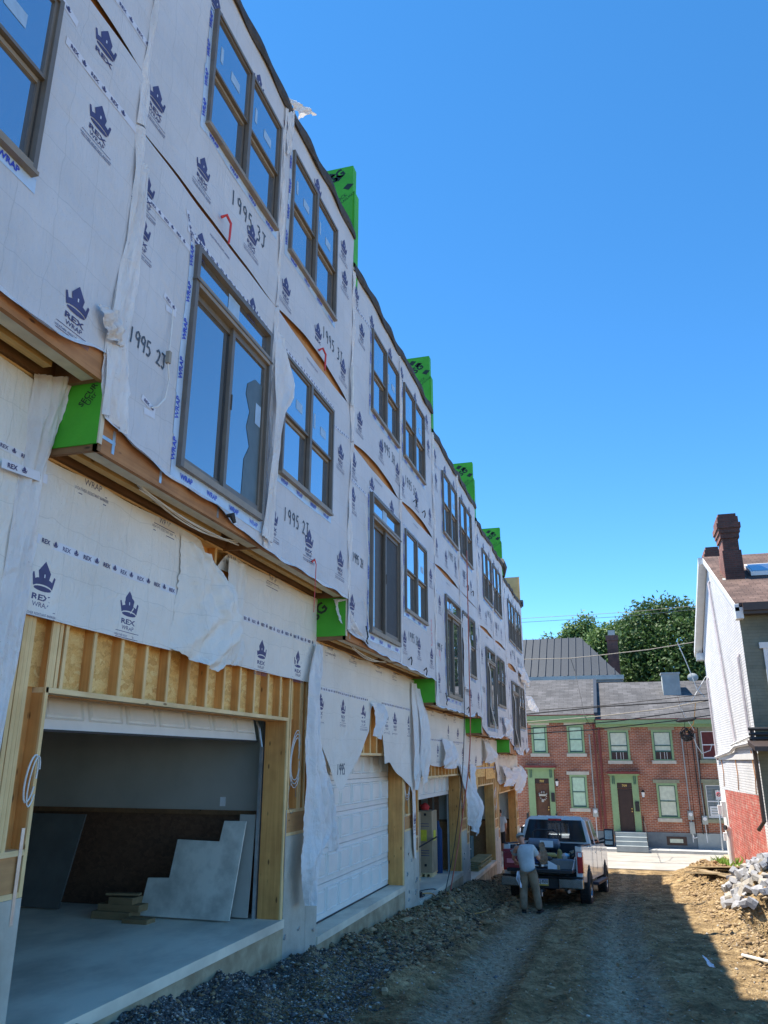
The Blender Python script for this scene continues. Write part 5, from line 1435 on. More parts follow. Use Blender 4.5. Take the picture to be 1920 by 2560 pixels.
tree(.2, 72, -4, [(.3, 71, 9.9, 1.5), (1.3, 71, 10.2, 1.4), (-.7, 71, 9.6, 1.4), (.2, 71, 8.3, 1.6), (1.2, 70.5, 7.6, 1.6), (-1.2, 71, 8.0, 1.4), (.8, 71, 6, 1.8)], 16000, 'leafl', 'mid green tree behind the thin brick chimney', 12, .15)
tree(-2.6, 74, -4, [(-1.95, 74, 12.0, .7), (-1.8, 74, 11.0, 1.0), (-3.1, 74, 11.2, .9), (-3.3, 74, 10.4, 1.1), (-2.4, 74, 10.0, 1.3), (-4.5, 74, 9.9, .9), (-5.4, 74, 10.6, .45), (-5.0, 74, 9.6, .6), (-1.0, 74, 9.6, 1.2), (-3.5, 74, 9, 1.5)], 9000, 'leafl', 'light green spiky topped tree above the metal roof', 13, .15)

# ================================================================ the white-painted gable house on the right
M['wbrick'] = brick('white_painted_brick', (.74, .74, .74), (.66, .67, .69), (.46, .47, .50), 'yz', .23, .085, .012, 1.0, vary=.10)
M['rbrick'] = brick('red_painted_brick', (.52, .10, .07), (.42, .08, .06), (.50, .30, .24), 'yz', .23, .085, .008, .7, paint=(.55, .36, .30))
M['gsiding'] = brick('sage_painted_brick', (.20, .215, .17), (.185, .20, .155), (.14, .155, .12), 'xz', .6, .10, .005, .4)
M['brownroof'] = shingles('brown_shingles', (.10, .06, .048), (.17, .11, .088), 'xy', .35, .16, .8)
M['whitetrim'] = plain('white_trim', (.72, .72, .70), .5, var=.05)
M['darkfascia'] = plain('dark_brown_fascia', (.05, .035, .03), .5)
M['skyglass'] = glassy('skylight_glass', (.35, .45, .55), .85)
M['chimb'] = brick('shaded_chimney_brick', (.13, .055, .045), (.08, .04, .035), (.10, .08, .07), 'xz', .21, .075, .010, .7)  # chimney brick with shade put into its colour, for the unlit faces
M['chimr'] = brick('sunlit_chimney_brick', (.34, .12, .08), (.25, .09, .06), (.30, .22, .18), 'yz', .21, .075, .010, .7)  # same chimney brick, colour lightened for the sunlit left face
h = thing('gabled_house', (7.5, 32, -4), 'tall white and red painted gable house with two brick chimneys', 'house')
XW, YN, YP, YE = 4.0, 26.5, 32.5, 38.2
ze, zp = 4.75, 7.62
q = MB(); zr = -1.02
q.add([(XW, YN, zr), (XW, 36.6, zr-.12), (XW, 37.6, zr-.12), (XW, 37.6, ze+.1), (XW, YP, zp), (XW, YN, ze)], [(0, 1, 2, 3, 4, 5)], 'wbrick')
q.add([(XW, YN+.6, -4.3), (XW, 35.9, -4.3), (XW, 35.9, zr-.12), (XW, YN+.6, zr)], [(0, 1, 2, 3)], 'rbrick')
q.add([(XW-.001, YN, -4.3), (XW-.001, YN+.6, -4.3), (XW-.001, YN+.6, zr), (XW-.001, YN, zr)], [(0, 1, 2, 3)], 'wbrick')
q.add([(XW, 35.9, -4.3), (XW, 37.6, -4.3), (XW, 37.6, zr-.12), (XW, 35.9, zr-.12)], [(0, 1, 2, 3)], 'whitetrim')
q.add([(XW, YN, -4.3), (14, YN, -4.3), (14, YN, ze), (XW, YN, ze)], [(0, 1, 2, 3)], 'gsiding')
q.add([(XW, 37.6, -4.3), (14, 37.6, -4.3), (14, 37.6, ze), (XW, 37.6, ze)], [(0, 1, 2, 3)], 'wbrick')
q.build('wall', h)
q = MB()
def slab(P, th, m):
    q.hexa([Vector(p)-Vector((0, 0, th)) for p in P]+[Vector(p) for p in P], m)
slab([(XW-.12, YN-.35, ze-.05), (14, YN-.35, ze-.05), (14, YP, zp+.12), (XW-.12, YP, zp+.12)], .10, 'brownroof')
slab([(XW-.12, YP+.001, zp+.12), (14, YP+.001, zp+.12), (14, 38.1, ze-.05), (XW-.12, 38.1, ze-.05)], .10, 'brownroof')
q.build('roof', h)
q = MB()
slab([(XW-.15, YN-.38, ze-.10), (XW-.02, YN-.38, ze-.10), (XW-.02, YP, zp+.06), (XW-.15, YP, zp+.06)], .22, 'whitetrim')
slab([(XW-.32, YP, zp+.10), (XW-.02, YP, zp+.10), (XW-.02, 38.3, ze-.02), (XW-.32, 38.3, ze-.02)], .26, 'whitetrim')
q.box(XW-.14, XW+.08, YN-.38, YN+.05, ze-.55, ze-.20, 'whitetrim')
q.box(XW-.3, XW, 37.4, 38.0, ze-.5, ze-.2, 'steel')
q.build('rake_trim', h)
q = MB(); q.box(XW+.08, 14, YN-.5, YN-.30, ze-.32, ze-.08, 'darkfascia'); q.box(XW+.08, 14, YN-.42, YN, ze-.42, ze-.32, 'darkfascia'); q.build('gutter', h)
def chim(y0, y1, x0, x1, za, zb, s=1):
    q = MB()
    def bx(e, z0, z1):
        for (xa, xb, ya, yb, m) in ((x0-e, x0-e+.02, y0-e, y1+e, 'chimr'), (x0-e+.02, x1+e, y0-e, y1+e, 'chimb')): q.box(xa, xb, ya, yb, z0, z1, m)
    H = zb-za
    bx(0.05, za, zb-H*.42); bx(0, zb-H*.42, zb-H*.28); bx(.05, zb-H*.28, zb-H*.22); bx(.09, zb-H*.22, zb-H*.17); bx(.13, zb-H*.17, zb-H*.11); bx(.08, zb-H*.11, zb-.12); bx(.03, zb-.12, zb)
    q.build('chimney', h)
    return
chim(28.95, 29.95, 4.15, 4.68, 5.2, 8.42)
chim(33.2, 34.2, 4.12, 4.55, 5.5, 8.3)
q = MB(); q.hexa([(4.0, 28.5, 5.62), (4.75, 28.5, 5.62), (4.75, 29.0, 5.85), (4.0, 29.0, 5.85), (4.0, 28.7, 5.85), (4.75, 28.7, 5.85), (4.75, 29.0, 6.1), (4.0, 29.0, 6.1)], 'greyst'); q.build('chimney_flashing', h)
q = MB()
def rz(y): return ze-.05+(y-(YN-.35))*(zp+.12-ze+.05)/(YP-YN+.35)
q.hexa([(4.98, 29.2, rz(29.2)+.02), (6.4, 29.2, rz(29.2)+.02), (6.4, 30.3, rz(30.3)+.02), (4.98, 30.3, rz(30.3)+.02), (4.98, 29.2, rz(29.2)+.16), (6.4, 29.2, rz(29.2)+.16), (6.4, 30.3, rz(30.3)+.16), (4.98, 30.3, rz(30.3)+.16)], 'whitetrim'); sk = q.build('skylight', h)
q = MB(); q.poly([(5.05, 29.28, rz(29.28)+.17), (6.33, 29.28, rz(29.28)+.17), (6.33, 30.22, rz(30.22)+.17), (5.05, 30.22, rz(30.22)+.17)], 'skyglass'); q.build('pane', sk)
M['conduit'] = plain('lilac_grey_conduit', (.48, .44, .46), .6)
for (ya, za, yb, zb) in ((32.3, 6.6, 30.6, .62), (27.35, 3.15, 27.2, .85), (36.75, 3.3, 36.6, -.0)):
    q = MB(); q.tube([(XW-.02, ya, za+.1), (XW-.07, ya, za), (XW-.07, (ya+yb)/2, (za+zb)/2), (XW-.07, yb, zb)], .045, 'conduit', 8); q.build('conduit', h)
q = MB(); q.tube([(XW-.08, 36.9, .12), (XW-.08, 32, .30), (XW-.08, 30.6, .46), (XW-.08, YN+.1, .52)], .06, 'whitetrim', 8); q.tube([(XW-.08, 31.5, .52), (XW-.08, YN+.1, .70)], .05, 'whitetrim', 8)
q.box(XW-.05, XW, YN, 36.8, .02, .20, 'whitetrim'); q.build('pipe_run', h)
for (ya, z0_) in ((35.6, .1), (31.5, .2), (27.6, .3)):
    q = MB(); q.tube([(XW-.03, ya, z0_), (XW-.03, ya-.2, -.5), (XW-.03, ya+.1, -1.0)], .018, 'rim', 5); q.build('wall_cable', h)
q = MB(); q.tube([(XW-.1, YN-.1, .85), (XW-.1, YN-.1, -1.7), (XW-.25, YN+.1, -1.95)], .06, 'darkfascia', 8); q.build('downspout', h)
q = MB()
for z in (.9, .75, .62): q.tube([(XW-.2, YN-.12, z), (14, YN-.12, z)], .05, 'black', 8)
q.hexa([(XW-.25, YN-1.2, .25), (14, YN-1.2, .25), (14, YN-.01, .45), (XW-.25, YN-.01, .45), (XW-.25, YN-1.2, .38), (14, YN-1.2, .38), (14, YN-.01, .58), (XW-.25, YN-.01, .58)], 'darkfascia'); q.build('porch_roof', h)
w_ = MB(); w_.box(4.55, 5.6, YN-.06, YN, 1.2, 3.3, 'whitetrim'); w_.box(4.45, 5.7, YN-.09, YN, 3.3, 3.48, 'whitetrim'); ww = w_.build('window', h)
w_ = MB(); w_.poly([(4.68, YN-.07, 1.35), (5.47, YN-.07, 1.35), (5.47, YN-.07, 3.18), (4.68, YN-.07, 3.18)], 'paneb'); w_.build('pane', ww)
q = MB(); q.box(XW-.16, XW, 36.2, 36.6, -2.2, -1.6, 'whitetrim'); q.box(XW-.3, XW-.16, 36.3, 36.5, -2.1, -1.75, 'white'); q.box(XW-.2, XW, 36.4, 36.6, -3.1, -2.8, 'white'); q.build('electric_meter', h)
q = MB(); q.box(XW-.30, XW+.0, YN+2, 36.4, -4.5, -3.62, 'conctan'); q.build('footing', h)
q = MB(); q.tube([(3.55, 32.3, gz(3.55, 32.3)), (3.57, 32.3, -2.6)], .10, 'whitetrim', 10); q.tube([(3.57, 32.3, -2.6), (3.57, 32.3, -2.35), (3.46, 32.2, -2.30)], .10, 'whitetrim', 10)
q.tube([(3.47, 32.2, -2.30), (3.42, 32.17, -2.29)], .08, 'black', 10)
o = q.build('vent_pipe', loc=(3.55, 32.3, -3.8)); tag(o, 'white plastic standpipe beside the red painted brick wall', 'pipe')
# ================================================================ pickup truck
M['tpaint'] = plain('pearl_white_paint', (.58, .56, .54), .25, var=.03, coat=.6)
M['tyre'] = noisy('tyre_rubber', (.018, .018, .018), (.035, .033, .03), 20, .85, .5)
M['chrome'] = plain('chrome', (.30, .31, .32), .22, metal=1.0, var=.1)
M['bed'] = plain('bed_liner', (.012, .014, .022), .6, var=.3)
M['tint'] = glassy('tinted_glass', (.02, .022, .025), .15, .05)
M['tail'] = plain('tail_light_red', (.45, .02, .02), .2, var=.2)
M['amber'] = plain('amber_lens', (.80, .28, .04), .3)
M['lamp'] = plain('clear_lens', (.75, .75, .75), .15)
M['plateY'] = plain('plate_yellow', (.72, .55, .10), .5)
M['tankdk'] = plain('dark_tank', (.05, .06, .08), .4)
M['seat'] = plain('seat_fabric', (.02, .02, .022), .9)
m, nt, b = _base('clear_glass')
tr = nt.nodes.new('ShaderNodeBsdfTransparent'); tr.inputs['Color'].default_value = (.75, .8, .8, 1)
gl = nt.nodes.new('ShaderNodeBsdfGlossy'); gl.inputs['Roughness'].default_value = .02
ms = nt.nodes.new('ShaderNodeMixShader'); ms.inputs[0].default_value = .1
nt.links.new(tr.outputs[0], ms.inputs[1]); nt.links.new(gl.outputs[0], ms.inputs[2]); nt.links.new(ms.outputs[0], nt.nodes['Material Output'].inputs['Surface'])
M['clear'] = m
TX, TY = -1.94, 22.3
TZ = -1.83-.073*TY-.04
T = thing('pickup_truck', (TX, TY, TZ), 'white crew cab pickup truck parked with its tailgate down and bed full of tools', 'pickup truck', rot=(-.073, 0, -.075))
TM = Matrix.LocRotScale(T.location, T.rotation_euler, None)
def tp(mb, name, parent=T, **k): return mb.build(name, parent, local=True, **k)
def arch(y, r=.52, z=.42, n=9, z0=.56):
    a0 = math.asin((z0-z)/r)
    return [(y+r*math.cos(t), z+r*math.sin(t)) for t in [a0+(math.pi-2*a0)*i/n for i in range(n+1)]]
b_ = MB()
prof = [(-1.25, .60)] + [p for p in arch(0)][::-1] + [(.78, .56), (.78, 1.36), (-1.25, 1.40)]
for sx in (-1, 1): b_.extrude([(sx*.80, y, z) for y, z in prof], (sx*.16, 0, 0), 'tpaint')
prof2 = [(.80, .56)] + arch(4.0)[::-1] + [(4.9, .56), (4.95, 1.05), (4.85, 1.30), (3.55, 1.42), (3.2, 1.40), (.80, 1.38)]
for sx in (-1, 1): b_.extrude([(sx*.78, y, z) for y, z in prof2], (sx*.18, 0, 0), 'tpaint')
b_.extrude([(-.78, y, z) for y, z in [(3.3, .6), (4.9, .6), (4.95, 1.05), (4.82, 1.34), (3.4, 1.46)]], (1.56, 0, 0), 'tpaint')
# cab back, roof and pillars
b_.box(-.90, .90, .80, .86, .60, 1.40, 'tpaint')
b_.hexa([(-.80, 1.0, 1.98), (.80, 1.0, 1.98), (.80, 2.85, 2.0), (-.80, 2.85, 2.0), (-.68, 1.10, 2.09), (.68, 1.10, 2.09), (.68, 2.65, 2.10), (-.68, 2.65, 2.10)], 'tpaint')
for i in range(5): b_.hexa([(-.5+.24*i, 1.12, 2.085), (-.44+.24*i, 1.12, 2.085), (-.44+.24*i, 2.6, 2.09), (-.5+.24*i, 2.6, 2.09), (-.49+.24*i, 1.14, 2.11), (-.45+.24*i, 1.14, 2.11), (-.45+.24*i, 2.55, 2.12), (-.49+.24*i, 2.55, 2.12)], 'tpaint')
def pillar(p, q, w, d):
    p, q = Vector(p), Vector(q)
    b_.hexa([p+Vector(v) for v in ((-w, -d, 0), (w, -d, 0), (w, d, 0), (-w, d, 0))]+[q+Vector(v) for v in ((-w, -d, 0), (w, -d, 0), (w, d, 0), (-w, d, 0))], 'tpaint')
for sx in (-1, 1):
    pillar((sx*.90, .90, 1.38), (sx*.75, 1.10, 2.0), .05, .10)
    pillar((sx*.92, 1.98, 1.38), (sx*.78, 1.98, 2.0), .02, .05)
    pillar((sx*.90, 3.30, 1.38), (sx*.74, 2.72, 2.0), .03, .05)
b_.hexa([(-.85, .80, 1.38), (.85, .80, 1.38), (.85, .86, 1.38), (-.85, .86, 1.38), (-.83, .82, 1.46), (.83, .82, 1.46), (.83, .88, 1.46), (-.83, .88, 1.46)], 'tpaint')
b_.box(-.80, .80, .86, 3.3, .75, .95, 'seat'); b_.box(-.80, .80, 2.9, 3.4, .95, 1.38, 'seat')
body = tp(b_, 'body', bevel=.018)
w_ = MB()
def rq(u0, u1, v0, v1, m, off=0):
    def P(u, v):
        x0, x1 = -.84+.13*v, .84-.13*v
        return (x0+(x1-x0)*u, .795+.20*v-off, 1.46+.54*v)
    w_.add([P(u0, v0), P(u1, v0), P(u1, v1), P(u0, v1)], [(0, 1, 2, 3)], m)
rq(0, .37, 0, 1, 'tint'); rq(.755, 1, 0, 1, 'tint'); rq(.37, .755, .84, 1, 'tint'); rq(.37, .755, 0, .16, 'tint'); rq(.37, .755, .16, .84, 'clear')
rq(.595, .615, .1, .9, 'black', .004); rq(.365, .375, .1, .9, 'black', .004); rq(.75, .76, .1, .9, 'black', .004)
tp(w_, 'rear_window')
w_ = MB(); w_.add([(-.84, 3.36, 1.42), (.84, 3.36, 1.42), (.72, 2.74, 2.0), (-.72, 2.74, 2.0)], [(0, 1, 2, 3)], 'clear'); tp(w_, 'windshield')
for sx in (-1, 1):
    for (ya, yb, yc, yd) in ((1.02, 1.94, 1.94, 1.20), (2.03, 3.22, 2.72, 2.03)):
        w_ = MB(); w_.add([(sx*.925, ya, 1.40), (sx*.925, yb, 1.40), (sx*.79, yc, 1.98), (sx*.79, yd, 1.98)], [(0, 1, 2, 3)], 'tint'); tp(w_, 'side_window')
        w_ = MB(); w_.box(sx*.955 if sx > 0 else -.968, sx*.968 if sx > 0 else -.955, yb-.28, yb-.08, 1.18, 1.22, 'chrome'); tp(w_, 'door_handle')
for sx in (-1, 1):   # door seams
    w_ = MB()
    for y in (.98, 1.98, 3.22): w_.box(min(sx*.955, sx*.963), max(sx*.955, sx*.963), y-.006, y+.006, .62, 1.38, 'black')
    tp(w_, 'door_seam')
for sx in (-1, 1):
    w_ = MB(); w_.box(min(sx*.85, sx*.95), max(sx*.85, sx*.95), -1.28, .76, 1.395, 1.425, 'bed'); tp(w_, 'bed_rail', bevel=.01)
    w_ = MB(); z0 = .80
    w_.box(min(sx*.84, sx*.975), max(sx*.84, sx*.975), -1.275, -1.10, z0, z0+.46, 'tail'); w_.box(min(sx*.86, sx*.955), max(sx*.86, sx*.955), -1.280, -1.272, z0+.36, z0+.45, 'lamp')
    tp(w_, 'tail_light', bevel=.02)
    w_ = MB(); w_.box(min(sx*.80, sx*.96), max(sx*.80, sx*.96), -1.27, -1.12, .60, .795, 'tpaint'); w_.box(min(sx*.80, sx*.96), max(sx*.80, sx*.96), -1.27, -1.12, 1.265, 1.39, 'tpaint'); tp(w_, 'corner_panel', bevel=.02)
    w_ = MB(); w_.box(min(sx*.90, sx*1.10), max(sx*.90, sx*1.10), .75, 3.3, .44, .50, 'bed'); w_.box(min(sx*.92, sx*1.09), max(sx*.92, sx*1.09), .8, 3.25, .50, .508, 'tankdk'); tp(w_, 'running_board', bevel=.01)
    w_ = MB(); w_.tube([(sx*.93, 3.1, 1.50), (sx*1.10, 3.12, 1.55)], .03, 'black', 6); w_.tube([(sx*.93, 3.1, 1.42), (sx*1.10, 3.12, 1.45)], .03, 'black', 6)
    w_.box(min(sx*1.08, sx*1.36), max(sx*1.08, sx*1.36), 3.06, 3.20, 1.33, 1.80, 'black'); mi = tp(w_, 'side_mirror', bevel=.03)
    w_ = MB(); w_.box(min(sx*1.11, sx*1.32), max(sx*1.11, sx*1.32), 3.045, 3.055, 1.52, 1.76, 'chrome'); w_.box(min(sx*1.11, sx*1.32), max(sx*1.11, sx*1.32), 3.045, 3.055, 1.38, 1.48, 'chrome'); w_.build('mirror_glass', mi, local=True)
    w_ = MB(); w_.box(min(sx*1.345, sx*1.375), max(sx*1.345, sx*1.375), 3.1, 3.18, 1.45, 1.65, 'amber'); w_.build('marker_lens', mi, local=True)
w_ = MB(); w_.box(-.80, .80, -1.25, .79, .84, .88, 'bed'); w_.box(-.80, -.765, -1.2, .79, .88, 1.38, 'bed'); w_.box(.765, .80, -1.2, .79, .88, 1.38, 'bed'); w_.box(-.765, .765, .77, .795, .88, 1.42, 'bed')
tp(w_, 'bed')
w_ = MB(); w_.box(-.78, .78, -1.80, -1.27, .815, .875, 'bed'); w_.box(-.77, .77, -1.815, -1.80, .80, .87, 'black'); tg = tp(w_, 'tailgate', bevel=.012)
for sx in (-1, 1): w_ = MB(); w_.tube([(sx*.79, -1.25, 1.15), (sx*.775, -1.70, .88)], .012, 'steel', 5); tp(w_, 'tailgate_cable')
w_ = MB()
for a, c_ in ((-.98, -.40), (.40, .98)):
    w_.box(a, c_, -1.50, -1.30, .46, .68, 'chrome')
w_.box(-.40, .40, -1.44, -1.30, .44, .68, 'black'); w_.box(-.97, .97, -1.49, -1.27, .681, .72, 'black'); tp(w_, 'rear_bumper', bevel=.025)
w_ = MB(); w_.box(-.155, .155, -1.47, -1.455, .50, .655, 'plateY'); w_.box(-.150, .150, -1.474, -1.470, .535, .65, 'white')
put_text(w_, 'ZKJ-9550', lambda u, v: Vector((u, -1.477, v)), 0, .555, .075, 'marker', .03, .72)
w_.box(-.150, .150, -1.476, -1.4745, .636, .65, 'blueink')
M_pl = tp(w_, 'license_plate')
w_ = MB(); w_.box(-.04, .04, -1.5, -1.2, .36, .44, 'black'); w_.tube([(0, -1.5, .40), (0, -1.62, .40), (.02, -1.66, .36), (.02, -1.66, .28)], .02, 'steel', 6); tp(w_, 'tow_hitch')
w_ = MB(); w_.box(-.18, .18, .985, 1.0, 1.985, 2.03, 'tail'); tp(w_, 'brake_light')
w_ = MB(); w_.box(-.7, .7, -1.0, 4.6, .42, .60, 'black'); w_.tube([(-.75, 0, .42), (.75, 0, .42)], .07, 'black', 8); w_.tube([(0, 0, .42), (0, -.01, .43)], .17, 'black', 10)
w_.tube([(.35, -.2, .42), (.5, -1.0, .40), (.6, -1.2, .38)], .04, 'steel', 7); tp(w_, 'chassis')
w_ = MB(); w_.box(-.95, .95, 4.92, 5.02, .50, .78, 'chrome'); w_.box(-.6, .6, 4.92, 4.97, .80, 1.25, 'chrome'); w_.box(.65, .93, 4.86, 4.95, .95, 1.25, 'lamp'); w_.box(-.93, -.65, 4.86, 4.95, .95, 1.25, 'lamp'); tp(w_, 'front_grille')
w_ = MB(); w_.box(-.55, -.25, 1.75, 1.85, 1.2, 1.62, 'seat'); w_.box(.25, .55, 1.75, 1.85, 1.2, 1.62, 'seat'); w_.box(-.5, -.3, 1.75, 1.83, 1.62, 1.74, 'seat'); w_.box(.3, .5, 1.75, 1.83, 1.62, 1.74, 'seat'); w_.box(-.7, .7, 1.0, 1.1, 1.1, 1.45, 'seat'); w_.box(-.18, .12, 1.02, 1.12, 1.45, 1.62, 'seat'); tp(w_, 'seat', bevel=.03)
def lathe(mb, prof, cx, cy, cz, m, n=28):
    vs = []
    for (x, r) in prof:
        for k in range(n):
            t = 2*math.pi*k/n; vs.append((cx+x, cy+r*math.cos(t), cz+r*math.sin(t)))
    fs = [(i*n+k, i*n+(k+1) % n, (i+1)*n+(k+1) % n, (i+1)*n+k) for i in range(len(prof)-1) for k in range(n)]
    mb.add(vs, fs, m)
for sx in (-1, 1):
    for y in (0, 4.0):
        ty = MB(); cx = sx*.87
        lathe(ty, [(-.12, .23), (-.135, .30), (-.13, .385), (-.10, .415), (.10, .415), (.13, .385), (.135, .30), (.12, .23)], cx, y, .41, 'tyre')
        for k in range(36):
            t = 2*math.pi*k/36; R = Matrix.Rotation(t, 3, 'X')
            for dx in (-.07, .0, .07): ty.obox(Vector((cx+dx+(.01 if k % 2 else -.01), y, .41))+R @ Vector((0, 0, .418)), .026, .024, .008, R, 'tyre')
        wh = tp(ty, 'wheel')
        rm = MB(); lathe(rm, [(sx*.12, .235), (sx*.10, .22), (sx*.04, .20), (sx*.06, .10), (sx*.11, .09), (sx*.115, .0)], cx, y, .41, 'chrome', 20)
        for k in range(6):
            t = 2*math.pi*k/6; R = Matrix.Rotation(t, 3, 'X'); rm.obox(Vector((cx+sx*.085, y, .41))+R @ Vector((0, 0, .155)), .015, .032, .07, R, 'chrome')
        lathe(rm, [(-sx*.10, .22), (-sx*.02, .20), (0, .0)], cx, y, .41, 'black', 16)
        rm.build('rim', wh, local=True)

def tt(name, loc, label, cat, group=None, rz=0):
    Mx = TM @ Matrix.Translation(loc) @ Matrix.Rotation(rz, 4, 'Z')
    o = thing(name, Mx.to_translation(), label, cat, group); o.rotation_euler = Mx.to_euler(); return o
def lone(mb, name, loc, label, cat, group=None, rz=0, **k):
    Mx = TM @ Matrix.Translation(loc) @ Matrix.Rotation(rz, 4, 'Z')
    o = mb.build(name, **k); o.location = Mx.to_translation(); o.rotation_euler = Mx.to_euler(); tag(o, label, cat, group); return o
M['tank'] = plain('grey_blue_tank', (.16, .19, .23), .35, metal=.3)
M['tankdk'] = plain('dark_tank', (.05, .06, .08), .4)
M['yellow'] = plain('yellow_plastic', (.38, .28, .08), .5)
M['bluetarp'] = plain('blue_fabric', (.02, .05, .14), .8)
M['binm'] = plain('grey_metal_bin', (.17, .18, .18), .5)
M['card'] = plain('cardboard', (.42, .29, .17), .85)
M['cooler'] = plain('faded_red_cooler', (.30, .035, .05), .5)
c_ = tt('air_compressor', (-.17, .05, .88), 'grey twin tank air compressor with a black handle in the truck bed', 'air compressor')
q = MB(); q.tube([(-.42, 0, .52), (-.38, 0, .52), (.38, 0, .52), (.42, 0, .52)], [.05, .13, .13, .05], 'tank', 16); q.box(-.08, .26, -.132, -.125, .44, .60, 'white'); q.build('upper_tank', c_, local=True, smooth=False)
q = MB(); q.tube([(-.42, -.1, .2), (-.38, -.1, .2), (.38, -.1, .2), (.42, -.1, .2)], [.05, .12, .12, .05], 'tankdk', 16); q.build('lower_tank', c_, local=True)
q = MB(); q.tube([(-.3, .1, .5), (-.3, .15, .80), (-.2, .17, .86), (.25, .17, .86), (.36, .15, .78), (.38, .1, .5)], .02, 'black', 6); q.build('handle', c_, local=True)
q = MB(); q.box(-.2, .1, .05, .3, .3, .6, 'black'); q.tube([(.15, .1, .62), (.15, .1, .75)], .06, 'black', 8); q.box(-.4, .4, -.1, .15, .02, .08, 'black'); q.build('motor', c_, local=True, bevel=.02)
q = MB(); q.hexa([(-.26, -.14, 0), (.26, -.10, 0), (.28, .14, 0), (-.26, .14, 0), (-.32, -.18, .19), (.29, -.12, .19), (.30, .16, .21), (-.30, .16, .21)], 'binm'); q.hexa([(-.29, -.15, .192), (.26, -.09, .192), (.27, .13, .212), (-.27, .13, .212), (-.29, -.15, .2), (.26, -.09, .2), (.27, .13, .22), (-.27, .13, .22)], 'tankdk')
lone(q, 'metal_bin', (.50, -1.28, .88), 'grey metal tool bin at the right of the lowered tailgate', 'bin', rz=-.1)
q = MB(); q.extrude([(-.08, 0, 0), (.14, 0, .0), (.14, 0, .08), (-.07, 0, .18)], (0, .05, 0), 'white'); q.extrude([(.15, 0, -.01), (.21, 0, -.02), (.20, 0, .08), (.15, 0, .10)], (0, .05, 0), 'card')
lone(q, 'paper_bag', (.26, -1.62, .88), 'torn white paper sack lying by the grey bin', 'bag')
q = MB(); q.tube([(0, 0, 0), (.0, 0, .10), (-.02, .0, .28), (-.04, 0, .32)], [.09, .10, .05, .02], 'yellow', 9); lone(q, 'yellow_funnel', (.33, -.5, .98), 'yellow funnel shaped bottle standing beside the compressor', 'bottle')
q = MB(); q.tube([(0, -.05, .08), (0, .0, .08), (0, .05, .08)], [.06, .12, .06], 'steel', 12); lone(q, 'tape_roll', (.46, -.55, 1.02), 'round silver roll right of the yellow bottle', 'roll')
q = MB()
for j in range(4): q.tube([((.22+.02*j)*math.cos(t), (.16+.01*j)*math.sin(t), .03+.03*j+.01*math.sin(3*t)) for t in [i*math.pi/8 for i in range(17)]], .016, ('bcable', 'wcable', 'bcable', 'bluetarp')[j], 6)
lone(q, 'hose_coil', (-.22, -1.35, .88), 'coiled dark air hose with a pale loop on the tailgate', 'hose')
def gun(lab, loc, rz, c1):
    q = MB(); q.tube([(-.18, 0, .10), (-.1, 0, .12), (.12, 0, .12), (.18, 0, .10)], [.03, .055, .055, .03], c1, 8); q.tube([(.08, 0, .1), (.12, 0, -.06)], .028, 'black', 6); q.box(-.16, -.11, -.03, .03, -.07, .1, 'black'); q.hexa([(-.15, -.015, -.06), (.1, -.015, -.05), (.1, .015, -.05), (-.15, .015, -.06), (-.13, -.015, -.02), (.1, -.015, -.0), (.1, .015, 0), (-.13, .015, -.02)], 'steel')
    return lone(q, 'nail_gun', loc, lab, 'nail gun', rz=rz)
gun('tan and black nail gun lying left of the grey bin', (.14, -1.05, 1.05), .2, 'yellow'); gun('black nail gun under the white sack', (.10, -1.45, .98), .5, 'black'); gun('dark nail gun in front of the hose coil', (-.35, -1.6, .96), -.3, 'tankdk')
q = MB()
for i in range(5): rr = random.Random(i); q.tube([(rr.uniform(-.2, .2), rr.uniform(-.2, .2), .05*i), (rr.uniform(-.25, .25), rr.uniform(-.2, .2), .05*i+.08), (rr.uniform(-.25, .25), rr.uniform(-.2, .2), .05*i+.06)], [.04, .07, .03], 'bluetarp', 7)
lone(q, 'folded_tarp', (.02, -.75, .90), 'crumpled dark blue tarp behind the tools', 'tarp')
q = MB()
for i in range(7): rr = random.Random(i+30); q.tube([(rr.uniform(-.15, .15), rr.uniform(-.3, .3), .1+.04*i), (rr.uniform(-.2, .25), rr.uniform(-.3, .3), .2+.04*i)], .02+.01*(i % 3), ('cable', 'black', 'card')[i % 3], 6)
q.box(-.18, .2, -.3, .35, 0, .16, 'black'); lone(q, 'tool_pile', (.52, -.1, .88), 'heap of dark hand tools along the right bed wall', 'tools')
q = MB()
q.hexa([(-.17, -.16, 0), (.17, -.16, 0), (.17, .16, 0), (-.17, .16, 0), (-.20, -.19, .34), (.20, -.19, .34), (.20, .19, .34), (-.20, .19, .34)], 'cooler'); q.box(-.215, .215, -.20, .20, .345, .41, 'cooler'); q.box(-.12, .12, -.212, -.20, .1, .2, 'pinkmark')
lone(q, 'cooler', (-.66, -1.58, .88), 'faded red cooler standing on the left end of the tailgate', 'cooler', bevel=.02)

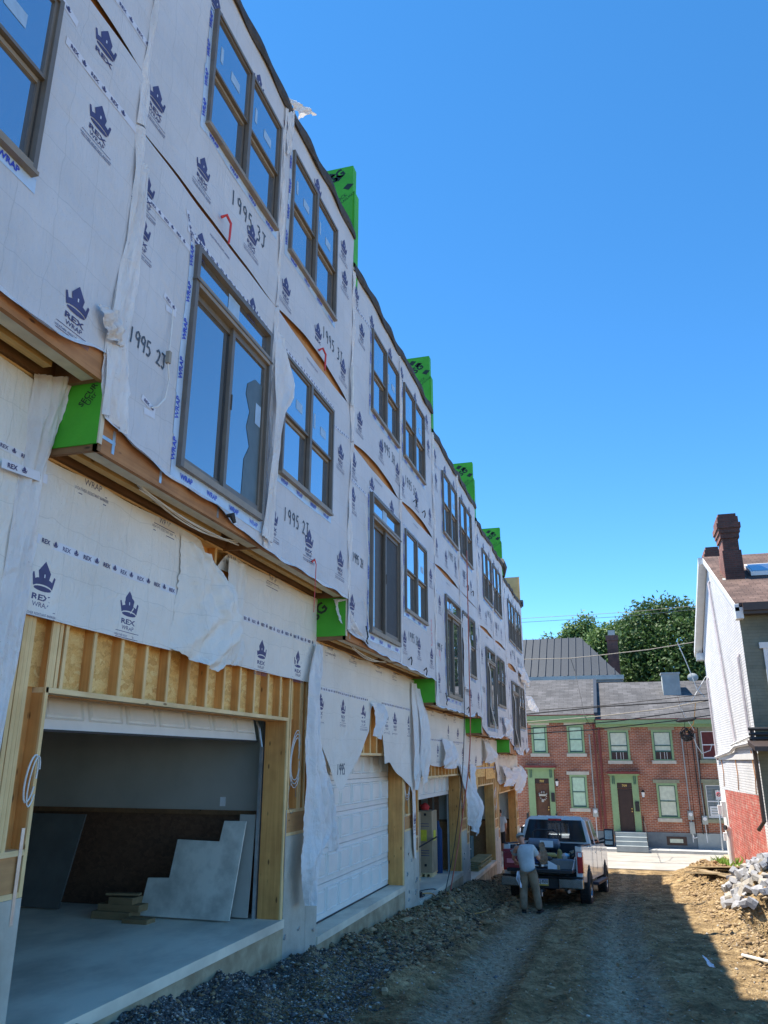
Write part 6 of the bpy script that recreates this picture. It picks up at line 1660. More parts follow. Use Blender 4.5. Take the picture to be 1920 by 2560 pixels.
# white vehicle in the street
V = thing('parked_suv', (-3.9, 40.2, -4.33), 'white car in the street behind the end of the townhouses', 'car')
q = MB(); q.extrude([(-1.0+.0, y, z) for y, z in []] or [(-.9, -2.3, .35), (-.9, 2.3, .35), (-.9, 2.35, .9), (-.9, 1.3, 1.05), (-.9, -2.25, 1.08)], (1.8, 0, 0), 'white')
q.hexa([(-.84, -2.1, 1.07), (.84, -2.1, 1.07), (.84, 1.1, 1.05), (-.84, 1.1, 1.05), (-.68, -1.85, 1.72), (.68, -1.85, 1.72), (.68, .3, 1.72), (-.68, .3, 1.72)], 'white'); q.build('body', V, local=True, bevel=.05)
for sx in (-1, 1):
    q = MB(); q.add([(sx*.835, -1.9, 1.12), (sx*.835, .85, 1.12), (sx*.705, .25, 1.64), (sx*.705, -1.75, 1.64)], [(0, 1, 2, 3)], 'tint'); o = q.build('side_window', V, local=True)
    o.location.x = sx*.012
    for y in (-1.4, 1.45):
        q = MB(); lathe(q, [(-.1, .0), (-.11, .25), (-.1, .33), (.1, .33), (.11, .25), (.1, .0)], sx*.82, y, .33, 'tyre', 20); q.build('wheel', V, local=True)
q = MB(); q.add([(-.74, -2.11, 1.12), (.74, -2.11, 1.12), (.62, -1.9, 1.64), (-.62, -1.9, 1.64)], [(0, 1, 2, 3)], 'tint'); q.build('rear_window', V, local=True)
V.rotation_euler = (0, 0, R_(90))

# ================================================================ people
M['skin'] = noisy('skin', (.52, .22, .13), (.62, .30, .19), 12, .55, .1)
M['shirt'] = noisy('grey_tee_shirt', (.40, .43, .43), (.52, .55, .55), 5, .9, .35, 9, dist=.02)
M['pants'] = noisy('brown_work_trousers', (.19, .135, .085), (.31, .235, .155), 5, .9, .5, 9, dist=.03)
M['boots'] = plain('dark_boots', (.03, .025, .022), .8)
M['cap'] = plain('grey_cap', (.36, .36, .33), .85)
M['hair'] = plain('dark_hair', (.03, .02, .015), .9)
M['shorts'] = plain('black_shorts', (.02, .02, .022), .9)
M['cloth'] = noisy('brown_cloth', (.17, .11, .07), (.30, .21, .14), 7, .95, .5, 14, dist=.03)
M['rag'] = plain('white_rag', (.78, .78, .85), .8)
def skin_mesh(V, E, Rr, sub=2):
    me = bpy.data.meshes.new('s'); me.from_pydata([tuple(v) for v in V], E, []); me.update()
    o = bpy.data.objects.new('s', me); COL.objects.link(o)
    md = o.modifiers.new('skin', 'SKIN'); md.use_smooth_shade = True
    for i, r in enumerate(Rr):
        r = (r, r) if isinstance(r, (int, float)) else r
        me.skin_vertices[0].data[i].radius = r
    me.skin_vertices[0].data[0].use_root = True
    s = o.modifiers.new('sub', 'SUBSURF'); s.levels = sub; s.render_levels = sub
    dg = bpy.context.evaluated_depsgraph_get(); dg.update()
    ev = o.evaluated_get(dg); mm = ev.to_mesh()
    vs = [tuple(v.co) for v in mm.vertices]; fs = [tuple(p.vertices) for p in mm.polygons]
    ev.to_mesh_clear(); bpy.data.objects.remove(o); bpy.data.meshes.remove(me)
    return vs, fs
def chain(mb, pts, rad, m, sub=2):
    vs, fs = skin_mesh(pts, [(i, i+1) for i in range(len(pts)-1)], rad, sub); mb.add(vs, fs, m)
def hand_(mb, wrist, d, palm_n, side, m='skin', curl=.6, s=1.0):
    d = Vector(d).normalized(); n = Vector(palm_n).normalized(); a = d.cross(n).normalized()*side
    w = Vector(wrist)
    chain(mb, [w, w+d*.045*s, w+d*.085*s], [(.026, .020), (.038, .018), (.036, .015)], m)
    for i, (off, L) in enumerate(((.030, .070), (.011, .078), (-.009, .073), (-.028, .058))):
        p = w+d*.085*s+a*off*s; q = [p-d*.015]
        ang = 0
        dd = d
        for k, f in enumerate((.45, .32, .23)):
            ang += curl*(.5+.35*k)
            dd = (d*math.cos(ang)+n*math.sin(ang)).normalized(); q.append(q[-1]+dd*L*f*s*1.1)
        chain(mb, q, [.0095, .009, .0085, .006], m, 1)
    p = w+d*.03*s+a*.03*s
    chain(mb, [p, p+(a*.7+d*.6)*.035*s, p+(a*.5+d*.9+n*.4)*.062*s, p+(a*.2+d+n*.7)*.085*s], [.012, .011, .009, .006], m, 1)
def person(loc, rz, label, J, shirt, legs, legm, footm, cap=None, sleeve=.72, shorts=False, s=1.0):
    root = thing('person', loc, label, 'person', rot=(0, 0, rz))
    V_ = lambda k: Vector(J[k])
    names = ['pelvis', 'waist', 'chest', 'neck', 'head0', 'head1', 'headtop', 'sL', 'eL', 'wL', 'sR', 'eR', 'wR', 'hL', 'kL', 'aL', 'tL', 'hR', 'kR', 'aR', 'tR']
    rad = dict(pelvis=(.15, .11), waist=(.135, .10), chest=(.155, .11), neck=.055, head0=(.062, .075), head1=(.078, .095), headtop=(.055, .065), sL=.062, eL=.042, wL=.028, sR=.062, eR=.042, wR=.028, hL=.088, kL=.058, aL=.042, tL=.040, hR=.088, kR=.058, aR=.042, tR=.040)
    ix = {n: i for i, n in enumerate(names)}
    E = [('pelvis', 'waist'), ('waist', 'chest'), ('chest', 'neck'), ('neck', 'head0'), ('head0', 'head1'), ('head1', 'headtop'), ('chest', 'sL'), ('sL', 'eL'), ('eL', 'wL'), ('chest', 'sR'), ('sR', 'eR'), ('eR', 'wR'), ('pelvis', 'hL'), ('hL', 'kL'), ('kL', 'aL'), ('aL', 'tL'), ('pelvis', 'hR'), ('hR', 'kR'), ('kR', 'aR'), ('aR', 'tR')]
    vs, fs = skin_mesh([V_(n) for n in names], [(ix[a], ix[b]) for a, b in E], [rad[n] for n in names])
    b = MB(); b.add(vs, fs, 'skin')
    for sd in ('L', 'R'):
        w, e = V_('w'+sd), V_('e'+sd); d = (w-e).normalized(); n = Vector(J.get('palm'+sd, (0, 0, -1)))
        n = (n-d*n.dot(d)).normalized(); hand_(b, w, d, n, 1 if sd == 'L' else -1, curl=J.get('curl', .55))
    # face: nose, ears, chin, eyes
    up = (V_('headtop')-V_('head0')).normalized(); fwd = Vector(J['look']); fwd = (fwd-up*fwd.dot(up)).normalized(); rt = fwd.cross(up)
    hc = V_('head1')
    chain(b, [hc+fwd*.085+up*.02, hc+fwd*.108-up*.01, hc+fwd*.095-up*.03], [.010, .014, .010], 'skin', 1)
    chain(b, [hc+fwd*.05-up*.075, hc+fwd*.075-up*.085], [.035, .025], 'skin', 1)
    for sg in (-1, 1):
        chain(b, [hc+rt*sg*.080+up*.012-fwd*.005, hc+rt*sg*.092+up*.02-fwd*.02, hc+rt*sg*.082-up*.025-fwd*.005], [.008, .012, .008], 'skin', 1)
        b.tube([hc+fwd*.078+rt*sg*.032+up*.02, hc+fwd*.088+rt*sg*.032+up*.02], .010, 'hair', 6)
    b.tube([hc+fwd*.092-up*.055-rt*.022, hc+fwd*.098-up*.054, hc+fwd*.092-up*.055+rt*.022], .005, 'pinkmark', 5)
    b.build('body', root, local=True, smooth=True)
    # shirt
    sn = ['pelvis', 'waist', 'chest', 'neck', 'sL', 'uL', 'sR', 'uR']
    P = {n: V_(n) for n in sn if n in J}
    P['neck'] = V_('chest').lerp(V_('neck'), .72); P['pelvis'] = V_('pelvis')-(V_('waist')-V_('pelvis'))*.75
    for sd in 'LR': P['u'+sd] = V_('s'+sd).lerp(V_('e'+sd), sleeve)
    E = [('pelvis', 'waist'), ('waist', 'chest'), ('chest', 'neck'), ('chest', 'sL'), ('sL', 'uL'), ('chest', 'sR'), ('sR', 'uR')]
    rr = dict(pelvis=(.205, .165), waist=(.19, .145), chest=(.20, .145), neck=(.10, .09), sL=.092, uL=.088, sR=.092, uR=.088)
    vs, fs = skin_mesh([P[n] for n in sn], [(sn.index(a), sn.index(b_)) for a, b_ in E], [rr[n] for n in sn])
    q = MB(); q.add(vs, fs, shirt); q.build('shirt', root, local=True, smooth=True)
    # trousers
    ln = ['pelvis', 'hL', 'kL', 'aL', 'hR', 'kR', 'aR']
    P = {n: V_(n) for n in ln}; P['pelvis'] = V_('pelvis')+Vector((0, 0, .10))
    for sd in 'LR': P['h'+sd] = V_('h'+sd)+Vector((0, 0, -.06))
    if shorts:
        for sd in 'LR': P['a'+sd] = V_('k'+sd)+Vector((0, 0, -.06)); P['k'+sd] = V_('h'+sd).lerp(V_('k'+sd), .5)
    else:
        for sd in 'LR': P['a'+sd] = V_('a'+sd)+Vector((0, 0, -.055))
    lr = dict(pelvis=(.165, .13), hL=.125, kL=.102, aL=.092, hR=.125, kR=.102, aR=.092)
    if not shorts:
        for sd in 'LR':
            P['m'+sd] = V_('h'+sd).lerp(V_('k'+sd), .6)+Vector((0, -.012, 0)); P['c'+sd] = V_('k'+sd).lerp(V_('a'+sd), .5)+Vector((0, -.02, 0))
        ln = ['pelvis', 'hL', 'mL', 'kL', 'cL', 'aL', 'hR', 'mR', 'kR', 'cR', 'aR']; lr.update(mL=.118, cL=.098, mR=.118, cR=.098)
        E = [('pelvis', 'hL'), ('hL', 'mL'), ('mL', 'kL'), ('kL', 'cL'), ('cL', 'aL'), ('pelvis', 'hR'), ('hR', 'mR'), ('mR', 'kR'), ('kR', 'cR'), ('cR', 'aR')]
    else: E = [('pelvis', 'hL'), ('hL', 'kL'), ('kL', 'aL'), ('pelvis', 'hR'), ('hR', 'kR'), ('kR', 'aR')]
    vs, fs = skin_mesh([P[n] for n in ln], [(ln.index(a), ln.index(b_)) for a, b_ in E], [lr[n] for n in ln])
    q = MB(); q.add(vs, fs, legm); q.build('trousers' if not shorts else 'shorts', root, local=True, smooth=True)
    for sd in 'LR':
        a, t = V_('a'+sd), V_('t'+sd); dd = (t-a); dd.z = 0; dd.normalize()
        q = MB(); z0 = .045+min(0, a.z-.10)
        base = Vector((a.x, a.y, t.z))
        vs, fs = skin_mesh([a+Vector((0, 0, .03)), Vector((a.x, a.y, a.z-.03))-dd*.01, base+dd*.09, base+dd*.19], [(0, 1), (1, 2), (2, 3)], [.055, .058, (.050, .042), (.042, .032)])
        q.add(vs, fs, footm)
        c = base+dd*.075; R = Matrix.Rotation(math.atan2(-dd.x, dd.y), 3, 'Z')
        q.obox((c.x, c.y, t.z-.028), .046, .15, .016, R, 'black'); q.build('boot', root, local=True, smooth=False)
    if cap:
        q = MB(); c = hc+up*.062
        rings = []; n = 16
        for j in range(6):
            t = j/5*math.pi/2; rad_ = .102*math.cos(t)+.002; h_ = .088*math.sin(t)
            rings.append([c+(rt*math.cos(w)*.92+fwd*math.sin(w)*1.12)*rad_+up*h_-fwd*.0 for w in [2*math.pi*k/n for k in range(n)]])
        vs = [p for r in rings for p in r]; q.add(vs, [(j*n+k, j*n+(k+1) % n, (j+1)*n+(k+1) % n, (j+1)*n+k) for j in range(5) for k in range(n)], cap)
        q.add([c+(rt*math.cos(w)*.90+fwd*math.sin(w)*1.1)*.10-fwd*.0 for w in [math.pi*k/8 for k in range(9)]]+[c+(rt*math.cos(w)*.75+fwd*math.sin(w)*1.8)*.10-up*.015 for w in [math.pi*k/8 for k in range(9)]], [(k, k+1, k+10, k+9) for k in range(8)], cap)
        q.build('cap', root, local=True, smooth=True)
    else:
        q = MB(); c = hc+up*.02-fwd*.012; rings = []; n = 14
        for j in range(6):
            t = j/5*math.pi/2; rad_ = .098*math.cos(t)+.002; h_ = .10*math.sin(t)
            rings.append([c+(rt*math.cos(w)*.92+fwd*(math.sin(w)*1.05))*rad_+up*(h_-(.05 if math.sin(w) < 0 and j == 0 else 0)) for w in [2*math.pi*k/n for k in range(n)]])
        vs = [p for r in rings for p in r]; q.add(vs, [(j*n+k, j*n+(k+1) % n, (j+1)*n+(k+1) % n, (j+1)*n+k) for j in range(5) for k in range(n)], 'hair'); q.build('hair', root, local=True, smooth=True)
    return root
PX_, PY_ = -2.24, 19.55
PZ_ = gz(PX_, PY_)
J = dict(pelvis=(.02, -.02, .90), waist=(-.0, .06, 1.06), chest=(-.06, .20, 1.26), neck=(-.10, .28, 1.375), head0=(-.125, .32, 1.43), head1=(-.15, .35, 1.50), headtop=(-.165, .37, 1.575),
         sL=(-.25, .21, 1.33), eL=(-.34, .30, 1.08), wL=(-.30, .50, 1.00), sR=(.12, .23, 1.33), eR=(.25, .30, 1.08), wR=(.24, .53, 1.16),
         hL=(-.08, -.02, .86), kL=(-.10, .02, .49), aL=(-.10, -.08, .11), tL=(-.12, .06, .045), hR=(.12, -.01, .86), kR=(.17, .06, .49), aR=(.22, .09, .11), tR=(.25, .23, .045), look=(-.25, 1, -.45), palmL=(0, 0, -1), palmR=(-1, 0, 0), curl=.7)
person((PX_, PY_, PZ_), 0, 'man in a grey tee shirt, brown trousers and backward cap leaning over the tailgate', J, 'shirt', 1, 'pants', 'boots', cap='cap')
# the rag in his pocket and the cloth he holds
q = MB(); P0 = Vector((PX_-.16, PY_-.10, PZ_+.86))
cloth(q, [P0, P0+Vector((-.01, -.02, -.15)), P0+Vector((.0, -.02, -.34))], [P0+Vector((-.06, .04, 0)), P0+Vector((-.09, .02, -.14)), P0+Vector((-.02, .0, -.33))], 'rag', 12, 6, .03, 1)
o = q.build('rag', loc=tuple(P0), smooth=True); tag(o, 'white rag hanging from the left back pocket of the man at the tailgate', 'rag')
q = MB(); P0 = Vector((PX_+.24, PY_+.60, PZ_+1.18))
cloth(q, [P0+Vector((-.02, .0, .22)), P0+Vector((.0, -.02, .02)), P0+Vector((-.03, -.04, -.12)), P0+Vector((-.02, -.03, -.22))], [P0+Vector((.05, .03, .24)), P0+Vector((.10, .04, .05)), P0+Vector((.16, .05, -.12)), P0+Vector((.04, .04, -.24))], 'cloth', 24, 12, .06, 1.5)
cloth(q, [P0+Vector((-.02, .05, .22)), P0+Vector((.0, .05, .02)), P0+Vector((.0, .06, -.2))], [P0+Vector((.05, .06, .24)), P0+Vector((.13, .09, .0)), P0+Vector((.12, .08, -.22))], 'cloth', 20, 12, .05, .3)
o = q.build('cloth_bundle', loc=tuple(P0), smooth=True); tag(o, 'crumpled brown cloth held up in the right hand of the man at the tailgate', 'cloth')
J2 = dict(pelvis=(0, 0, .92), waist=(.0, .02, 1.08), chest=(.0, .03, 1.30), neck=(.0, .05, 1.46), head0=(.0, .08, 1.53), head1=(.0, .10, 1.60), headtop=(.0, .11, 1.68),
          sL=(-.17, .03, 1.38), eL=(-.22, .02, 1.10), wL=(-.18, .18, .95), sR=(.17, .03, 1.38), eR=(.23, .0, 1.10), wR=(.20, .12, .92),
          hL=(-.09, 0, .88), kL=(-.10, .03, .49), aL=(-.11, -.03, .11), tL=(-.12, .10, .045), hR=(.09, 0, .88), kR=(.10, .0, .49), aR=(.11, -.08, .11), tR=(.13, .05, .045), look=(-.2, 1, -.3))
person((-4.80, 33.4, SZ[4]), R_(15), 'man in a grey shirt and black shorts standing inside the fifth garage', J2, 'shirt', 1, 'shorts', 'boots', shorts=True)

# ================================================================ things in the garages
G0 = SZ[0]
def lean(name, pts, y, th, m, label, cat, tilt=.0):
    q = MB(); base = min(p[1] for p in pts)
    q.extrude([(x, y+(z-base)*tilt, z) for x, z in pts], (0, th, 0), m)
    o = q.build(name, loc=(pts[0][0], y, base)); tag(o, label, cat); return o
M['sheetrock'] = noisy('dirty_sheetrock', (.40, .39, .34), (.66, .64, .56), 3.5, .85, .15, lo=.3, hi=.6)
M['sheetgrey'] = noisy('grey_sheetrock', (.10, .10, .09), (.13, .13, .12), 3, .85, .05)
M['greenedge'] = plain('green_board_edge', (.05, .16, .10), .7)
lean('cut_panel', [(-6.12, G0+.02), (-4.84, G0+.02), (-4.74, G0+1.17), (-5.05, G0+1.17), (-5.09, G0+.92), (-5.70, G0+.93), (-5.75, G0+.47), (-6.06, G0+.46)], 9.80, .03, 'sheetrock', 'dirty white board cut in steps leaning inside the open garage', 'board', .12)
lean('narrow_panel', [(-4.93, G0+.02), (-4.71, G0+.02), (-4.70, G0+1.24), (-4.93, G0+1.24)], 10.05, .02, 'drywall', 'narrow white board leaning against the garage wall behind the stepped board', 'board', .08)
lean('leaning_sheetrock', [(-8.3, G0+.02), (-7.42, G0+.02), (-7.25, G0+1.2), (-8.25, G0+1.2)], 9.9, .03, 'sheetgrey', 'grey board leaning deep in the left of the open garage', 'board', .12)
q = MB()
M['scrap'] = wood('scrap_lumber', (.20, .13, .06), (.32, .22, .11), 'x', knots=False)
q.box(-6.65, -6.1, 9.55, 9.95, G0, G0+.09, 'scrap'); q.box(-6.6, -6.0, 9.6, 9.9, G0+.092, G0+.17, 'scrap'); q.box(-6.45, -6.1, 9.6, 9.85, G0+.172, G0+.25, 'scrap'); q.box(-6.1, -5.75, 9.4, 9.6, G0, G0+.05, 'scrap')
q.obox((-6.3, 9.7, G0+.28), .22, .05, .012, Matrix.Rotation(.2, 3, 'Z'), 'scrap')
o = q.build('scrap_blocks', loc=(-6.3, 9.7, G0)); tag(o, 'small stack of lumber offcuts on the open garage floor', 'lumber')
q = MB(); q.box(-5.39, -5.31, 10.438, 10.449, -.62, -.50, 'white'); q.build('outlet', bpy.data.objects['townhouse.001'])
# cartons in the third garage
G2 = SZ[2]
M['cardlight'] = noisy('carton_board', (.40, .28, .17), (.50, .36, .23), 3, .85, .1)
M['yel'] = plain('yellow_label', (.75, .65, .05), .6)
def carton(x0, x1, y0, y1, lab):
    r = thing('tall_carton', ((x0+x1)/2, (y0+y1)/2, G2), lab, 'carton', 'tall cartons in the third garage')
    q = MB(); q.box(x0, x1, y0, y1, G2+.10, G2+1.58, 'cardlight'); q.build('carton', r, bevel=.01)
    q = MB()
    for z in (.50, .56, .62, 1.20, 1.26): q.box(x0+.06, x1-.08, y0-.005, y0-.002, G2+z, G2+z+.014, 'ink')
    q.box(x0+.05, x0+.22, y0-.006, y0-.003, G2+.85, G2+1.12, 'yel'); q.box(x1+.003, x1+.006, y0+.15, y0+.4, G2+.85, G2+1.1, 'yel')
    for z in (1.46, .25): q.box((x0+x1)/2-.03, (x0+x1)/2+.03, y0-.006, y0-.003, G2+z, G2+z+.06, 'black')
    q.build('printed_label', r)
    q = MB()
    for xx in (x0+.05, (x0+x1)/2, x1-.05): q.box(xx-.03, xx+.03, y0, y1, G2, G2+.07, 'platey')
    q.box(x0, x1, y0, y1, G2+.07, G2+.098, 'platey'); q.build('pallet', r)
    return r
carton(-5.42, -4.98, 19.9, 20.6, 'tall brown carton on a small pallet, the nearer of the pair in the third garage')
carton(-5.16, -4.80, 21.1, 21.7, 'tall brown carton on a small pallet, the farther of the pair in the third garage')
def small(name, x0, x1, y0, y1, z0, z1, m, lab, cat, text=None):
    q = MB(); q.box(x0, x1, y0, y1, z0, z1, m)
    q.box(x0+.03, x0+.08, y0-.004, y0-.001, z0+.02, z1-.03, 'blueink')
    if text: put_text(q, text, lambda u, v: Vector((u, y0-.005, v)), (x0+x1)/2, z0+.06, .07, 'ink', .02)
    o = q.build(name, loc=((x0+x1)/2, y0, z0), bevel=.008); tag(o, lab, cat)
small('white_box', -5.40, -5.18, 20.0, 20.3, G2+1.585, G2+1.94, 'white', 'taller blue and white box on top of the nearer carton', 'box')
small('white_box', -5.16, -4.99, 19.95, 20.2, G2+1.585, G2+1.80, 'white', 'lower blue and white box on top of the nearer carton', 'box')
q = MB(); q.tube([(-5.05, 21.4, G2+1.59), (-5.05, 21.4, G2+1.68), (-5.02, 21.38, G2+1.74)], [.10, .13, .05], 'red', 9); o = q.build('red_bag', loc=(-5.05, 21.4, G2+1.59)); tag(o, 'small red bundle on top of the farther carton', 'bundle')
for i, (x, y) in enumerate(((-5.15, 22.15), (-4.98, 22.2), (-5.45, 22.1))):
    q = MB(); q.box(x, x+.13, y, y+.02, G2+.0, G2+2.25-.05*i, 'osbdark'); o = q.build('leaning_plank', loc=(x, y, G2)); tag(o, ['wide brown plank leaning on the far wall of the third garage', 'brown plank leaning beside the widest one in the third garage', 'narrow dark plank standing left of the other two in the third garage'][i], 'plank')
# hand truck and gas bottle
ht = thing('hand_truck', (-5.15, 19.55, G2), 'black hand truck strapped to the nearer tall carton', 'hand truck')
q = MB(); q.tube([(-5.3, 19.7, G2+.1), (-5.3, 19.72, G2+1.0), (-5.2, 19.72, G2+1.08), (-5.05, 19.72, G2+1.08), (-4.98, 19.72, G2+1.0), (-4.98, 19.7, G2+.1)], .018, 'black', 6)
for z in (.3, .6, .85): q.tube([(-5.3, 19.7, G2+z), (-4.98, 19.7, G2+z)], .014, 'black', 5)
q.box(-5.3, -4.98, 19.65, 19.9, G2+.02, G2+.035, 'steel'); q.tube([(-5.3, 19.7, G2+.7), (-4.9, 19.86, G2+.8), (-4.7, 21.2, G2+.95)], .02, 'black', 5); q.build('frame', ht)
for x in (-5.32, -4.96): q = MB(); lathe(q, [(-.03, 0), (-.03, .11), (.03, .11), (.03, 0)], x, 19.62, G2+.12, 'tyre', 16); q.build('wheel', ht)
q = MB(); q.tube([(-4.84, 22.0, G2), (-4.84, 22.0, G2+1.05), (-4.84, 22.0, G2+1.15), (-4.84, 22.0, G2+1.28)], [.11, .11, .05, .03], 'bluetarp', 12); o = q.build('gas_cylinder', loc=(-4.84, 22.0, G2)); tag(o, 'blue gas cylinder standing by the far door post of the third garage', 'gas cylinder')
# lumber on the fourth sill
G3 = SZ[3]
M['grlum'] = wood('green_tinted_lumber', (.16, .20, .09), (.34, .30, .16), 'y')
for i in range(5):
    q = MB(); x0 = -4.85+.02*(i % 3); q.box(x0, x0+.45-.03*(i % 2), 25.6+.1*i, 28.2, G3+.045*i+.002, G3+.045*i+.042, 'grlum')
    o = q.build('deck_board', loc=(x0, 26, G3+.045*i)); tag(o, ['board at the bottom of the stack on the fourth garage sill', 'second board up in the stack on the fourth garage sill', 'middle board in the stack on the fourth garage sill', 'second board from the top of the fourth garage stack', 'topmost board of the stack on the fourth garage sill'][i], 'board', 'boards stacked on the fourth garage sill')
M['teal'] = plain('teal_boxes', (.10, .22, .25), .7)
q = MB(); q.box(-5.6, -5.05, 28.1, 28.6, G3, G3+.75, 'teal'); q.box(-5.6, -5.05, 28.08, 28.1, G3+.36, G3+.39, 'white'); o = q.build('insulation_bale', loc=(-5.3, 28.1, G3)); tag(o, 'pale teal bale at the back of the fourth garage opening', 'bale')
# cords
def cord(name, pts, r, m, lab, grp=None):
    P = []
    for i in range(len(pts)-1):
        for k in range(6):
            t = k/6; a = pts[max(i-1, 0)]; b = pts[i]; c = pts[i+1]; d = pts[min(i+2, len(pts)-1)]
            P.append(tuple(.5*((2*b[j])+(-a[j]+c[j])*t+(2*a[j]-5*b[j]+4*c[j]-d[j])*t*t+(-a[j]+3*b[j]-3*c[j]+d[j])*t**3) for j in range(3)))
    P.append(pts[-1]); q = MB(); q.tube(P, r, m, 6); o = q.build(name, loc=pts[0], smooth=True); tag(o, lab, 'cord', grp)
gg = lambda x, y, d=.02: (x, y, gz(x, y)+d)
cord('hanging_rope', [(XU+.25, 20.2, 5.4), (XU+.25, 20.0, 2.0), (XU+.22, 19.9, .2), (-3.75, 19.6, -1.5), (-4.0, 19.2, G2-.2), gg(-3.9, 19.0)], .014, 'redrope', 'reddish brown rope hanging down the wrap past the third garage')
cord('hanging_rope', [(XU+.2, 19.5, 3.2), (XU+.22, 19.3, 1.0), (XU+.1, 19.3, -.6), (-3.9, 19.4, -2.0), (-4.0, 18.6, G2-.15), gg(-3.8, 18.3)], .010, 'bcable', 'thin dark cord hanging left of the reddish rope')
cord('extension_cord', [(-4.6, 18.2, G2+.02), (-4.3, 18.6, G2+.02), (-4.2, 18.9, G2-.1), gg(-3.9, 18.6), gg(-3.3, 17.6), gg(-3.0, 18.6), gg(-2.8, 17.4), gg(-2.9, 16.6)], .012, 'ocable', 'tan extension cord trailing from the third garage onto the dirt')
cord('extension_cord', [(-4.7, 17.9, G2+.02), (-4.45, 17.8, G2+.02), (-4.35, 18.3, G2+.02), (-4.6, 18.7, G2+.02), (-4.35, 19.2, G2+.02), (-4.2, 19.5, G2-.1), gg(-3.9, 19.2), gg(-3.5, 18.4)], .010, 'bcable', 'black extension cord looped on the third garage sill')
q = MB(); q.box(-4.52, -4.38, 18.05, 18.2, G2, G2+.10, 'black'); q.tube([(-4.45, 18.12, G2+.1), (-4.45, 18.12, G2+.18)], .02, 'black', 6); o = q.build('power_strip', loc=(-4.45, 18.1, G2)); tag(o, 'black power adapter lying on the third garage sill', 'power adapter')

# ================================================================ rubble, boards, litter
M['block1'] = noisy('broken_block', (.25, .25, .26), (.38, .38, .39), 6, .95, .6, 20)
M['block2'] = noisy('dusty_block', (.30, .27, .23), (.42, .38, .32), 6, .95, .6, 20)
rnd = random.Random(5)
def rock_mesh(seed):
    r = random.Random(seed); bm = bmesh.new(); bmesh.ops.create_cube(bm, size=2)
    bmesh.ops.subdivide_edges(bm, edges=bm.edges[:], cuts=1, use_grid_fill=True)
    for v in bm.verts:
        v.co *= 1-.10*(v.co.length-1) if v.co.length > 1.3 else 1
        v.co += Vector((r.uniform(-.09, .09), r.uniform(-.09, .09), r.uniform(-.09, .09)))
    for f in range(2):
        n = Vector((r.uniform(-1, 1), r.uniform(-1, 1), r.uniform(-1, 1))).normalized()
        ret = bmesh.ops.bisect_plane(bm, geom=bm.verts[:]+bm.edges[:]+bm.faces[:], plane_co=n*.85, plane_no=n, clear_outer=True)
        ed = [e for e in ret['geom_cut'] if isinstance(e, bmesh.types.BMEdge)]
        if ed: bmesh.ops.edgenet_fill(bm, edges=ed)
    me = bpy.data.meshes.new('rubble_block'); bm.to_mesh(me); bm.free(); me.materials.append(M['block1' if seed % 3 else 'block2']); return me
rocks = [rock_mesh(i) for i in range(14)]
placed = []
for i in range(250):
    for _ in range(30):
        x = rnd.gauss(2.85, .65); y = rnd.gauss(19.9, 2.1)
        if x < 1.7 or y < 17.0 or y > 26 or x > 4.6: continue
        if x < 1.95+abs(y-20.2)*.12: continue
        if all((x-a)**2+((y-b)*.8)**2 > (.115)**2 for a, b, c in placed): break
    h = max(0, 1-((x-3.3)/1.5)**2-((y-22)/3.6)**2)
    s = rnd.uniform(.07, .14)
    z = gz(x, y)+s*.35+(rnd.uniform(.05, .22) if h > .45 and i % 2 else 0)
    placed.append((x, y, z))
    o = bpy.data.objects.new('rubble_block', rocks[i % 14]); COL.objects.link(o)
    o.location = (x, y, z); o.rotation_euler = (rnd.uniform(-.6, .6), rnd.uniform(-.6, .6), rnd.uniform(0, 6.28)); o.scale = (s*rnd.uniform(.8, 1.35), s*.9, s*rnd.uniform(.55, .8))
    tag(o, 'pale broken stone block in the rubble heap beside the red painted wall', 'rubble block', 'pale stone blocks in the rubble heap')
M['wply'] = wood('weathered_plywood', (.26, .19, .11), (.44, .34, .20), 'x', .6, knots=False)
boards = [((3.05, 28.2, .20), (.60, 1.5, .015), .5, -.12, 'big sheet of weathered plywood on top of the board pile'), ((2.8, 27.2, .10), (.45, 1.3, .015), .2, -.05, 'brown board under the big plywood sheet'), ((3.2, 27.0, .02), (.5, 1.1, .015), .9, .05, 'dark edged board at the bottom of the board pile'), ((2.6, 26.6, .14), (.12, 1.3, .02), .75, -.08, 'narrow plank slanting out of the board pile'), ((3.4, 27.8, .28), (.25, .8, .012), 1.2, .0, 'short board lying across the board pile')]
for (c, hh, rz, rx, lab) in boards:
    q = MB(); q.obox((0, 0, 0), *hh, Matrix.Identity(3), 'wply'); o = q.build('old_board'); o.location = (c[0], c[1], gz(c[0], c[1])+c[2]*.6-.04); o.rotation_euler = (rx, .1, rz); tag(o, lab, 'board', 'old boards heaped before the white house')
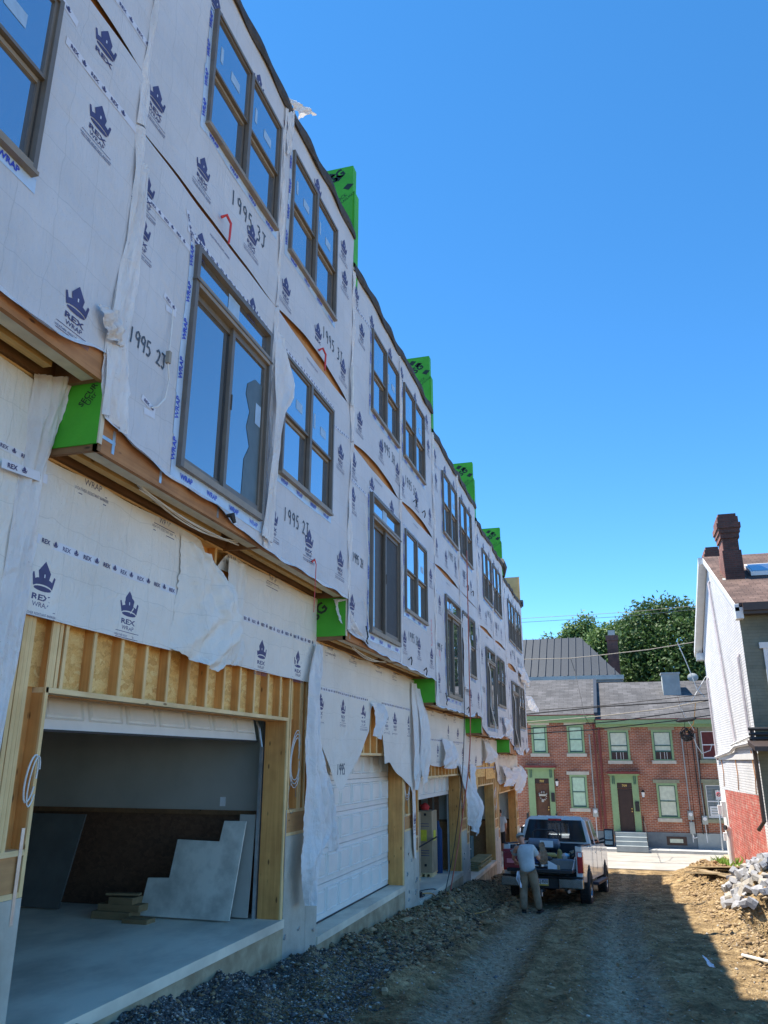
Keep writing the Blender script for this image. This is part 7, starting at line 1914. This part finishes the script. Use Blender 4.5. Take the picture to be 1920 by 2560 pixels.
# weeds
M['weed'] = leafmat('weed_leaves', (.16, .30, .04), (.26, .42, .08))
q = MB(); rr = random.Random(9)
for i in range(260):
    x, y = 3.55+rr.gauss(0, .22), 33.6+rr.gauss(0, .7); z = gz(x, y); a = rr.uniform(0, 6.28); L = rr.uniform(.15, .6); w = .022
    p = Vector((x, y, z)); d = Vector((math.cos(a)*.4, math.sin(a)*.4, 1)).normalized(); s_ = Vector((-math.sin(a), math.cos(a), 0))*w
    q.add([p-s_, p+s_, p+d*L*.6+s_*1.4, p+d*L+Vector((math.cos(a), math.sin(a), -.2))*.1, p+d*L*.6-s_*1.4], [(0, 1, 2, 3, 4)], 'weed')
o = q.build('weeds'); tag(o, 'bright green weeds at the foot of the white and red house', 'weeds', kind='stuff')
# litter and sticks on the alley
q = MB(); p = Vector((.95, 13.1, gz(.95, 13.1)+.02))
cloth(q, [p, p+Vector((-.02, .04, .05)), p+Vector((-.06, .08, .12))], [p+Vector((.09, -.04, .0)), p+Vector((.06, .02, .03)), p+Vector((.0, .04, .06))], 'rag', 8, 6, .02, 1)
o = q.build('litter_scrap', loc=tuple(p), smooth=True); tag(o, 'crumpled white plastic scrap lying in the shade of the alley', 'litter')
q = MB(); q.tube([gg(1.55, 14.3, .03), gg(1.9, 13.0, .05)], .022, 'whitetrim', 6); o = q.build('stick', loc=gg(1.6, 14.3)); tag(o, 'pale wooden stick on the sunlit dirt at the right edge', 'stick')
q = MB(); q.tube([gg(2.35, 16.9, .25), gg(2.75, 16.2, .1)], .05, 'whitetrim', 7); q.tube([gg(2.6, 17.2, .28), gg(2.9, 16.4, .1)], .04, 'whitetrim', 7); o = q.build('pipe_piece', loc=gg(2.4, 16.5)); tag(o, 'short white pipe pieces sticking out of the trench', 'pipe')
ms_ = rocks[1].copy(); ms_.name = 'stone_shape'; ms_.materials.clear(); ms_.materials.append(M['st5'])
for i, (x, y, s, lab) in enumerate(((-1.0, 10.6, .06, 'largest loose stone between the wheel tracks, near the camera'), (-.25, 13.2, .05, 'flat stone in the middle of the alley'), (-3.55, 14.2, .09, 'pale stone at the foot of the dirt bank by the closed garage'), (-3.3, 16.4, .13, 'large leaning stone in the dirt bank by the third garage'), (-3.9, 15.0, .12, 'brown stone against the footing of the closed garage'), (-2.7, 9.4, .06, 'pale flat stone on the blue gravel'), (-3.1, 8.4, .05, 'small white stone on the blue gravel'), (-.5, 17.5, .06, 'dark stone behind the parked truck'))):
    o = bpy.data.objects.new('loose_stone', rocks[i+1]); COL.objects.link(o); o.location = (x, y, gz(x, y)+s*.3); o.scale = (s*.8, s*.6, s*.35); o.rotation_euler = (.1, .2, i); o.data = bpy.data.meshes['stone_shape']; tag(o, lab, 'stone', 'loose stones on the alley')
